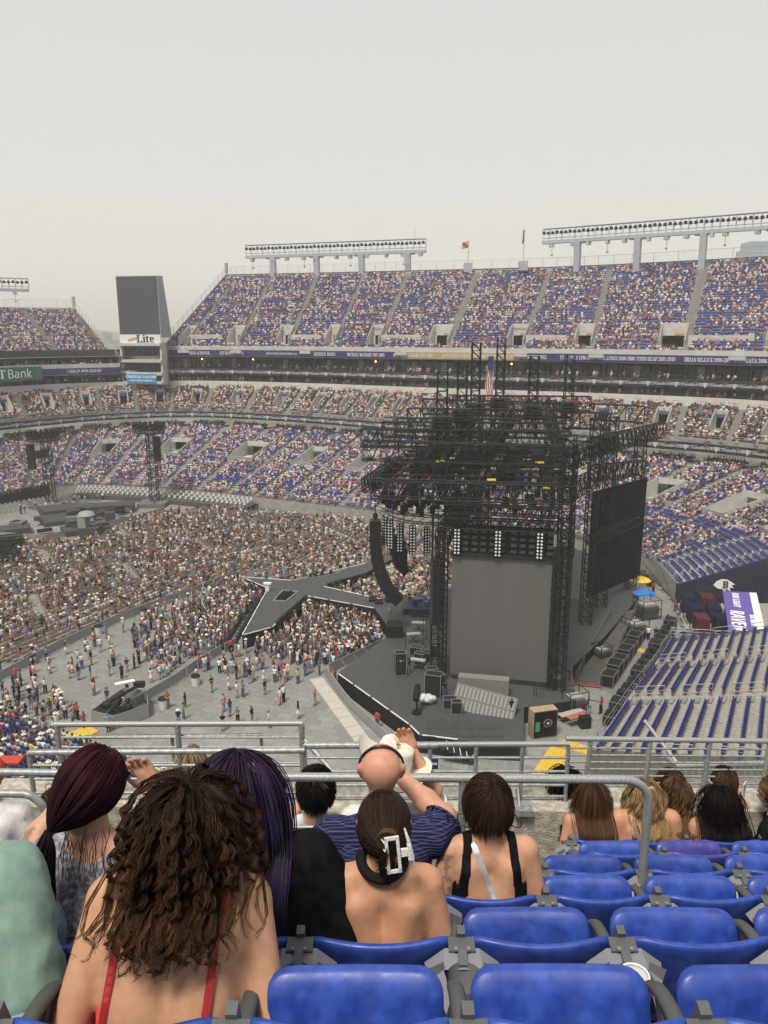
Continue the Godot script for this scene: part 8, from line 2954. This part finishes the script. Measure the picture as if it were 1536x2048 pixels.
	# 7 black haired man, white tee
	o = figure("man with short black hair and a white tee looking at the field", {x = -.375, row = 3.0, s = 1.02, dy = -.03, hy = -.02, sw = .195, fat = 1.0, lean = .03, tone = Color(.48, .29, .20), cell = .017, tilt = -.06, turn = .15, top = "tee", top_mat = cloth("white_cotton", lin(.52, .52, .52), lin(.64, .64, .64), .4, .02), arms = [[Vector3(-.26, .23, -.06), Vector3(-.10, .5, -.33)], [Vector3(.25, .21, -.05), Vector3(.12, .12, -.3)]]})
	hair(o, {n = 2000, len = .06, rad = .0020, seg = 5, root = Color(.008, .007, .007), tip = Color(.012, .011, .010), puff = .016, seed = 8, scatter = .20, fall = .35, crown = Vector3(0, .8, .5), low = -.55, hs = 1.02})
	# 8 cowboy hat
	o = figure("person in a cream cowboy hat and white shirt holding the brim with a raised arm", {x = .03, row = 3.0, s = 1.08, sw = .19, lean = .05, tone = Color(.54, .32, .22), cell = .017, top = "tee", top_mat = cloth("white_cotton", lin(.52, .52, .52), lin(.64, .64, .64), .4, .02), arms = [[Vector3(-.25, .22, -.05), Vector3(-.12, .14, -.3)], [Vector3(.225, .64, -.05), Vector3(.12, .86, -.06), Vector3(0, 0, 1)]]})
	hair(o, {n = 500, len = .06, rad = .003, seg = 5, root = Color(.05, .03, .02), tip = Color(.06, .04, .025), puff = .004, seed = 9, scatter = .16})
	var hat := thing("cowboy_hat", "cream felt cowboy hat worn behind the bald man", "hat", V(.032, 32.22, 3.74))
	cowboy_hat(hat)
	for e in hat.get_children(): e.scale = Vector3.ONE * 1.16
	# 9 short hair, black tank
	o = figure("woman with short brown hair and hoop earrings in a black tank top", {x = .475, row = 2.0, s = .98, dy = -.03, hy = -.035, sw = .172, fat = 1.06, lean = .045, tone = Color(.53, .31, .21), cell = .013, top = "tank", neck = .245, top_mat = cloth("black_cotton", lin(.012, .012, .014), lin(.020, .020, .022), .5, .02), tattoo = Vector3(-.215, .36, .02), hx = .0, pitch = .05, arms = [[Vector3(-.238, .20, .0), Vector3(-.14, .10, -.28)], [Vector3(.238, .19, .0), Vector3(.13, .10, -.28)]], strap_mat = mat("white_webbing", lin(.58, .58, .62), .7), straps = [[Vector3(.10, .09, 0), Vector3(-.075, .53, 0), .028, 1]]})
	hair(o, {n = 2400, len = .095, rad = .0017, seg = 8, root = Color(.024, .014, .010), tip = Color(.034, .020, .013), alt = Color(.062, .036, .021), mix = .75, puff = .007, seed = 10, scatter = .10, fall = .50, low = -.38, cap_low = -.35, sweep = -.30, hs = 1.07, crown = Vector3(.15, .85, .45)})
	for sd in [-1.0, 1.0]:
		var er := Mb.new()
		var ring := PackedVector3Array()
		for k in 17: ring.push_back((o.get_meta("head_at") as Vector3) + Vector3(sd * .098 + .010 * cos(TAU * k / 16.0), -.085 + .030 * sin(TAU * k / 16.0), .02 + .026 * cos(TAU * k / 16.0)))
		for k in 17: ring[k].x = (o.get_meta("head_at") as Vector3).x + sd * .112 + .030 * cos(TAU * k / 16.0)
		er.tube(ring, PackedFloat32Array([.0028]), 6, false)
		part(o, "hoop_earring", er.mesh(mat("earring_black", lin(.02, .02, .02), .3)))
	# bag cup beside her
	var can := thing("drink_cup", "white and red drink cup held beside the tattooed arm", "cup", V(.24, 34.5 - 2.72, 3.05))
	var cm := Mb.new(); cm.loft([[V(0, 0, 0), .033, .033], [V(0, .13, 0), .043, .043]], 14); part(can, "cup_wall", cm.mesh(mat("cup_red", lin(.42, .10, .07), .5)))
	cm = Mb.new(); cm.loft([[V(0, .125, 0), .045, .045], [V(0, .14, 0), .043, .043]], 14); part(can, "lid", cm.mesh(mat("cup_lid", lin(.6, .6, .6), .4)))
	# right group by the parapet
	o = figure("woman with straight brown to blonde hair in a grey strap top by the aisle", {x = 1.60, row = 5.0, s = .96, dy = -.085, hy = -.06, sw = .165, lean = .07, tone = Color(.54, .30, .20), cell = .019, top = "tank", neck = .30, top_mat = cloth("grey_strap_cloth", lin(.24, .25, .29), lin(.32, .33, .37), .3, .02), arms = [[Vector3(-.24, .18, .0), Vector3(-.14, .06, -.22)], [Vector3(.24, .2, .0), Vector3(.13, .10, -.28)]], shorts = true})
	hair(o, {n = 900, len = .50, drop = .30, rad = .0024, seg = 16, root = Color(.034, .020, .012), tip = Color(.12, .066, .032), alt = Color(.08, .043, .022), puff = .004, crown = Vector3(0, .9, -.35), seed = 12, fall = 1.2, scatter = .08})
	o = figure("woman with dark hair in a maroon top leaning forward beside the aisle", {x = 1.47, row = 5.35, s = .90, dy = -.02, sw = .165, lean = .16, tone = Color(.52, .30, .21), cell = .02, top = "tee", top_mat = cloth("maroon_cloth", lin(.075, .012, .02), lin(.11, .02, .03), .3, .02), leg_key = "bare_tan", leg_a = lin(.46, .27, .18), leg_b = lin(.52, .31, .21)})
	hair(o, {n = 700, len = .50, drop = .38, rad = .0028, seg = 14, root = Color(.011, .007, .006), tip = Color(.018, .009, .008), puff = .006, seed = 13, fall = 1.1, scatter = .08})
	o = figure("woman with wavy blonde hair in a white strapped top behind the bent rail", {x = 2.0, row = 5.0, s = 1.04, dy = -.10, hy = -.08, sw = .200, fat = 1.30, lean = .05, tone = Color(.53, .28, .18), cell = .017, top = "low", neck = .0, top_mat = cloth("white_cotton", lin(.52, .52, .52), lin(.64, .64, .64), .4, .02), strap_mat = mat("strap_white", lin(.62, .60, .56), .8), straps = [[Vector3(-.125, .06, 0), Vector3(-.11, .52, 0), .012, 1], [Vector3(.125, .06, 0), Vector3(.11, .52, 0), .012, 1]], arms = [[Vector3(-.28, .18, .02), Vector3(-.16, .05, -.2)], [Vector3(.28, .2, .0), Vector3(.15, .10, -.28)]]})
	hair(o, {n = 1000, len = .44, drop = .25, rad = .0028, curl = .012, coil = 6.0, seg = 22, root = Color(.17, .105, .05), tip = Color(.50, .37, .20), alt = Color(.26, .165, .08), puff = .014, crown = Vector3(.15, .9, -.35), seed = 14, fall = 1.0, scatter = .06, locks = 120})
	o = figure("woman in white straps half hidden by the blonde woman", {x = 2.30, row = 5.15, s = .9, dy = -.10, sw = .17, fat = 1.1, lean = .12, tone = Color(.53, .29, .19), cell = .02, top = "low", neck = .0, top_mat = cloth("white_cotton", lin(.52, .52, .52), lin(.64, .64, .64), .4, .02), strap_mat = mat("strap_white", lin(.62, .60, .56), .8), straps = [[Vector3(.09, .06, 0), Vector3(.09, .52, 0), .02, 1]]})
	hair(o, {n = 600, len = .25, rad = .004, curl = .012, coil = 7.0, seg = 14, root = Color(.06, .036, .02), tip = Color(.12, .07, .035), puff = .02, seed = 15, scatter = .08})
	o = figure("woman with very long black hair turned away at the right", {x = 2.56, row = 4.95, s = .95, dy = -.11, hy = -.05, sw = .178, fat = 1.15, lean = .05, tone = Color(.54, .30, .21), cell = .018, top = "low", neck = .10, top_mat = cloth("black_cotton", lin(.012, .012, .014), lin(.020, .020, .022), .5, .02)})
	hair(o, {n = 1100, len = .66, drop = .52, rad = .0028, seg = 18, root = Color(.008, .005, .006), tip = Color(.009, .005, .006), puff = .006, crown = Vector3(0, .9, -.35), seed = 16, fall = 1.2, scatter = .08, hs = 1.05})
	o = figure("woman with light brown hair held by a band, leaning on her neighbour", {x = 2.36, row = 5.5, s = .86, dy = .02, sw = .16, lean = .12, tone = Color(.55, .33, .24), cell = .021, top = "tee", top_mat = cloth("grey_marl", lin(.12, .12, .13), lin(.18, .18, .19), .3, .02)})
	hair(o, {n = 600, len = .30, rad = .004, seg = 12, root = Color(.06, .037, .022), tip = Color(.10, .062, .035), alt = Color(.18, .12, .07), puff = .003, drop = .24, seed = 17, scatter = .08})
	o = figure("man with short brown hair sitting beyond the black haired woman", {x = 2.78, row = 5.5, s = .96, dy = -.02, sw = .19, lean = .06, tone = Color(.53, .31, .22), cell = .021, top = "tee", top_mat = cloth("white_cotton", lin(.52, .52, .52), lin(.64, .64, .64), .4, .02)})
	hair(o, {n = 900, len = .055, rad = .0034, seg = 5, root = Color(.04, .022, .014), tip = Color(.065, .037, .022), puff = .012, seed = 18, scatter = .16})
	o = figure("person in black at the right edge holding a phone before the face", {x = 3.0, row = 4.95, s = .95, dy = -.07, sw = .18, lean = .05, yaw = .9, tone = Color(.52, .30, .21), cell = .019, top = "tee", sleeve = .7, top_mat = cloth("black_cotton", lin(.012, .012, .014), lin(.020, .020, .022), .5, .02), arms = [[Vector3(-.25, .24, -.12), Vector3(-.08, .52, -.28), Vector3(0, 0, 1)], [Vector3(.22, .24, -.12), Vector3(.06, .50, -.28), Vector3(0, 0, 1)]]})
	hair(o, {n = 600, len = .16, rad = .004, seg = 9, root = Color(.09, .055, .03), tip = Color(.12, .075, .04), puff = .004, seed = 19, scatter = .1, gather = Vector3(0, .82, .08)})
	var ph := thing("phone", "pale mobile phone held up at the right edge", "phone", o.position + Vector3(-.20, .60, -.20), "", .9)
	var pb := Mb.new(); pb.box(Vector3.ZERO, Vector3(.072, .145, .009)); part(ph, "shell", pb.mesh(mat("phone_lilac", lin(.45, .43, .47), .3)))
	pb = Mb.new(); pb.box(Vector3(-.018, .05, .006), Vector3(.03, .03, .004)); part(ph, "camera_bump", pb.mesh(mat("phone_dark", lin(.03, .03, .03), .2)))
	# left edge group
	o = figure("bare shouldered woman with sunglasses on her head and a blonde ponytail at the left", {x = -2.17, row = 4.0, s = .86, dy = -.10, sw = .172, fat = 1.05, lean = .08, tone = Color(.60, .38, .29), cell = .019, turn = .9, top = "low", neck = .12, top_mat = cloth("white_cotton", lin(.52, .52, .52), lin(.64, .64, .64), .4, .02)})
	hair(o, {n = 700, len = .22, rad = .0034, seg = 10, root = Color(.05, .035, .022), tip = Color(.07, .048, .028), puff = .004, seed = 20, scatter = .07, basis = Basis(UP, .9), gather = Vector3(.05, .76, .07), face = -.6})
	pony(o, Vector3(.05, .76, .08), Vector3(.13, .52, .12), .024, Color(.12, .085, .045), Color(.30, .22, .12), 140, 21)
	var sg := Mb.new()
	hp = (o.get_meta("head_at") as Vector3) / .86
	sg.ball(hp + Vector3(-.06, .10, .02), Vector3(.032, .012, .026), 5, 8); sg.ball(hp + Vector3(-.06, .10, -.05), Vector3(.032, .012, .026), 5, 8)
	sg.tube(PackedVector3Array([hp + Vector3(-.03, .108, .045), hp + Vector3(.04, .07, .085)]), PackedFloat32Array([.004]), 6)
	part(o, "sunglasses", sg.mesh(mat("glasses_black", lin(.012, .012, .014), .3))).scale = Vector3.ONE * .86
	o = figure("person in a red cap just inside the left edge", {x = -2.66, row = 4.2, s = 1.0, dy = .03, sw = .19, lean = .04, tone = Color(.52, .30, .21), cell = .022, top = "tee", top_mat = cloth("white_cotton", lin(.52, .52, .52), lin(.64, .64, .64), .4, .02)})
	var cpm := Mb.new()
	hp = o.get_meta("head_at")
	cpm.ball(hp + Vector3(0, .02, .01), Vector3(.098, .115, .112), 6, 14, .5, 1.0); cpm.tbox(Transform3D(Basis(), hp + Vector3(.07, .03, -.13)), Vector3(.16, .015, .10))
	part(o, "red_cap", cpm.mesh(mat("cap_red", lin(.38, .05, .03), .8)))
	# two heads on the landing beyond the rails
	o = figure("blonde person seated beyond the left rails with back turned", {x = -1.66, row = 6.0, s = .98, dy = .17, sw = .18, lean = .04, tone = Color(.52, .32, .23), cell = .022, top = "tee", top_mat = cloth("navy_tee", lin(.02, .025, .07), lin(.03, .035, .09), .4, .02)})
	hair(o, {n = 500, len = .30, rad = .005, seg = 10, root = Color(.22, .15, .08), tip = Color(.42, .31, .18), puff = .012, seed = 23, scatter = .08})
	o = figure("person with brown hair seated low beyond the centre parapet", {x = 1.16, row = 5.6, s = .9, dy = -.20, sw = .18, lean = .04, tone = Color(.52, .32, .23), cell = .022, top = "tee", top_mat = cloth("white_cotton", lin(.52, .52, .52), lin(.64, .64, .64), .4, .02)})
	hair(o, {n = 500, len = .14, rad = .005, seg = 7, root = Color(.035, .02, .013), tip = Color(.05, .03, .018), puff = .012, seed = 24, scatter = .1})
	# bags and bits on the floor by the seats
	var bag := thing("white_bag", "white crumpled bag hanging by the seats at the aisle", "bag", D(1.40, 4.0, 5.1))
	var bm := Mb.new()
	for k in 6: bm.ball(Vector3(rng.randf_range(-.05, .05), rng.randf_range(0, .12), rng.randf_range(-.04, .04)), Vector3(.05, .06, .04), 5, 7)
	part(bag, "cloth_folds", bm.mesh(cloth("white_cotton", lin(.52, .52, .52), lin(.64, .64, .64), .4, .02)))

func pony(o: Node3D, top: Vector3, bottom: Vector3, w: float, ca: Color, cb: Color, n: int, sd: int) -> void:
	var r := RandomNumberGenerator.new()
	r.seed = sd
	var m := Mb.new()
	for i in n:
		var a := r.randf() * TAU; var q := sqrt(r.randf())
		var off := Vector3(cos(a) * w, 0, sin(a) * w * .7) * q
		var l := r.randf_range(.72, 1.1)
		var pts := PackedVector3Array()
		for j in 12:
			var f := j / 11.0
			var wd := .35 + 1.1 * sin(minf(f * 1.15, 1.0) * PI * .75) - f * .2
			var p := top.lerp(bottom, f * l) + off * wd
			p.y += .02 * sin(f * PI) - .0
			p.z += .03 * sin(f * PI)
			p += Vector3(sin(f * 9.0 + a), 0, cos(f * 7.0 + a)) * .004
			pts.push_back(p)
		var s := r.randf_range(.6, 1.35)
		strand(m, pts, .0030, ca * s, cb * s)
	part(o, "ponytail", m.mesh(vmat("hair_strands", .42)))

func wisps(o: Node3D, at: Vector3, l: float, n: int, c: Color, sd: int) -> void:
	var r := RandomNumberGenerator.new()
	r.seed = sd
	var m := Mb.new()
	for i in n:
		var p := at + Vector3(r.randf_range(-.10, .05), r.randf_range(-.03, .04), r.randf_range(-.02, .03))
		var pts := PackedVector3Array()
		var d := Vector3(r.randf_range(-.2, .2), -1, r.randf_range(.05, .35)).normalized()
		for j in 9: pts.push_back(p + d * (l * r.randf_range(.95, 1.0) * j / 8.0) + Vector3(sin(j * .9 + i) * .006, 0, j * .002))
		strand(m, pts, .0016, c, c * .6)
	part(o, "loose_strands", m.mesh(vmat("hair_strands", .42)))

func buns(o: Node3D) -> void:
	# hair pulled up into two high tails at the crown
	var c: Vector3 = o.get_meta("head_at")
	for sd in [-1.0, 1.0]:
		var top := c + Vector3(sd * .075, .085, .035)
		pony(o, top, c + Vector3(sd * .135, -.26, .075), .030, Color(.055, .03, .10) if sd > 0 else Color(.10, .10, .19), Color(.05, .05, .12) if sd > 0 else Color(.07, .08, .12), 170, 30 + int(sd))

func claw_clip(o: Node3D) -> void:
	var c: Vector3 = o.get_meta("head_at")
	var s := .95
	# twisted roll of hair under the clip, with a loose tail
	pony(o, c + Vector3(.025, .015, .108), c + Vector3(.005, -.165, .085), .020, Color(.040, .024, .016), Color(.055, .030, .018), 160, 41)
	var rl := Mb.new()
	var r := RandomNumberGenerator.new(); r.seed = 44
	for i in 150:
		var pts := PackedVector3Array()
		var a0 := r.randf() * TAU; var rr := r.randf_range(.016, .032)
		for j in 12:
			var f := j / 11.0
			pts.push_back(c + Vector3(.012 + cos(a0 + f * 4.2) * rr, .045 - .015 * f + sin(a0 + f * 4.2) * rr * .75, .118 + .012 * sin(f * PI)))
		strand(rl, pts, .0026, Color(.075, .042, .024) * r.randf_range(.6, 1.3), Color(.10, .055, .03) * r.randf_range(.6, 1.2))
	part(o, "hair_roll", rl.mesh(vmat("hair_strands", .42)))
	var white := nmat("marbled_clip", lin(.62, .62, .63), lin(.66, .66, .66), .03, .25, .03)
	white.albedo_texture = noise_tex(95, .022, lin(.03, .03, .035), lin(.68, .68, .68), 256, 3)
	(white.albedo_texture as NoiseTexture2D).color_ramp.offsets = PackedFloat32Array([.22, .36])
	white.uv1_world_triplanar = false
	var clip := thing("claw_clip", "white and black marbled rectangular claw clip in brown hair", "hair clip", o.position)
	var m := Mb.new()
	var q := c + Vector3(.030, -.025, .165)
	var tb := Basis(Vector3(0, 0, 1), .08) * Basis(UP, .12) * Basis(Vector3.RIGHT, -.12)
	for e in [[-.018, 0, .010, .115], [.018, -.004, .010, .115]]:
		m.tbox(Transform3D(tb, q + tb * Vector3(e[0], e[1], 0)), Vector3(e[2], e[3], .008))
	m.tbox(Transform3D(tb, q + tb * Vector3(0, .053, 0)), Vector3(.046, .010, .008)); m.tbox(Transform3D(tb, q + tb * Vector3(0, -.056, 0)), Vector3(.046, .010, .008))
	part(clip, "frame", m.mesh(white))
	m = Mb.new()
	m.tbox(Transform3D(tb, q + tb * Vector3(.036, .004, .004)), Vector3(.022, .024, .010)); m.tbox(Transform3D(tb, q + tb * Vector3(.052, .002, .002)), Vector3(.012, .05, .016))
	part(clip, "hinge", m.mesh(white))
	m = Mb.new()
	m.tube(PackedVector3Array([q + tb * Vector3(.044, .078, -.004), q + tb * Vector3(.052, .04, .002), q + tb * Vector3(.060, -.02, .0), q + tb * Vector3(.060, -.056, -.008)]), PackedFloat32Array([.003, .006, .007, .003]), 8)
	for k in 4: m.tube(PackedVector3Array([q + tb * Vector3(-.022, .04 - k * .028, 0), q + tb * Vector3(-.03, .038 - k * .028, -.03)]), PackedFloat32Array([.004, .002]), 6)
	part(clip, "teeth", m.mesh(white))
	for e in clip.get_children():
		e.position = q * (1.0 - 1.05) + Vector3(0, .028, 0); e.scale = Vector3.ONE * 1.05

func sunglasses(o: Node3D) -> void:
	var c: Vector3 = o.get_meta("head_at") / 1.07
	var black := mat("glasses_black", lin(.012, .012, .014), .3)
	var g := thing("sunglasses", "black wraparound sunglasses resting backwards on the bald head", "sunglasses", o.position)
	var m := Mb.new()
	var pts := PackedVector3Array()
	for k in 15:
		var a := PI * (k / 14.0)
		pts.push_back(c + Vector3(-cos(a) * .094, .005 + sin(a) * .105, -.01 + .015 * sin(a)))
	m.tube(pts, PackedFloat32Array([.003, .005, .006, .006, .006, .006, .007, .007, .007, .006, .006, .006, .006, .005, .003]), 8)
	for s in [-1.0, 1.0]:
		m.tube(PackedVector3Array([c + Vector3(s * .094, .008, -.01), c + Vector3(s * .097, -.012, .012)]), PackedFloat32Array([.004, .003]), 6)
	part(g, "frame", m.mesh(black)).scale = Vector3.ONE * 1.07

func cowboy_hat(o: Node3D) -> void:
	var felt := cloth("cream_felt", lin(.60, .56, .47), lin(.70, .66, .57), .15, .03)
	var m := Mb.new()
	var tilt := Basis(Vector3.RIGHT, -.10) * Basis(Vector3(0, 0, 1), -.36)
	var rows := []
	var under := []
	for j in 6:
		var f := j / 5.0
		var row := PackedVector3Array()
		for k in 40:
			var a := -TAU * k / 40
			var rx := lerpf(.19, .098, f); var rz := lerpf(.215, .115, f)
			var roll := pow(absf(cos(a)), 2.0) * pow(1.0 - f, 1.4) * .075
			row.push_back(tilt * Vector3(cos(a) * rx * (1.0 - roll * .6), roll - .012 * pow(absf(sin(a)), 2.0) * (1.0 - f), sin(a) * rz))
		rows.push_back(row)
		var u := PackedVector3Array()
		for p in row: u.push_back(p - tilt * Vector3(0, .006, 0))
		u.reverse(); under.push_back(u)
	m.grid(rows, true); m.grid(under, true)
	part(o, "brim", m.mesh(felt))
	m = Mb.new()
	rows = []
	for j in 9:
		var f := j / 8.0
		var row := PackedVector3Array()
		for k in 40:
			var a := -TAU * k / 40
			var w := lerpf(1.0, .80, minf(f * 1.25, 1.0)) if f < .8 else lerpf(.80, .0, pow((f - .8) / .2, .8))
			var y := f / .8 * .115 if f < .8 else .115
			var dent := pow(maxf(0.0, 1.0 - absf(cos(a) * w) / .5), 2.0) * (.028 if f >= .8 else 0.0)
			var pinch := 1.0 - .18 * smoothstep(.3, 1.0, f) * pow(maxf(0.0, -sin(a)), 2.0)
			row.push_back(tilt * Vector3(cos(a) * .098 * w * pinch, y - dent + .012 * absf(sin(a)) * f, sin(a) * .116 * w))
		rows.push_back(row)
	m.grid(rows, true)
	part(o, "crown", m.mesh(felt))
	m = Mb.new()
	var ring := PackedVector3Array()
	for k in 33: ring.push_back(tilt * Vector3(cos(TAU * k / 32) * .099, .014, sin(TAU * k / 32) * .117))
	m.tube(ring, PackedFloat32Array([.006]), 6, false)
	part(o, "hat_band", m.mesh(mat("band_cream", lin(.48, .43, .34), .7)))
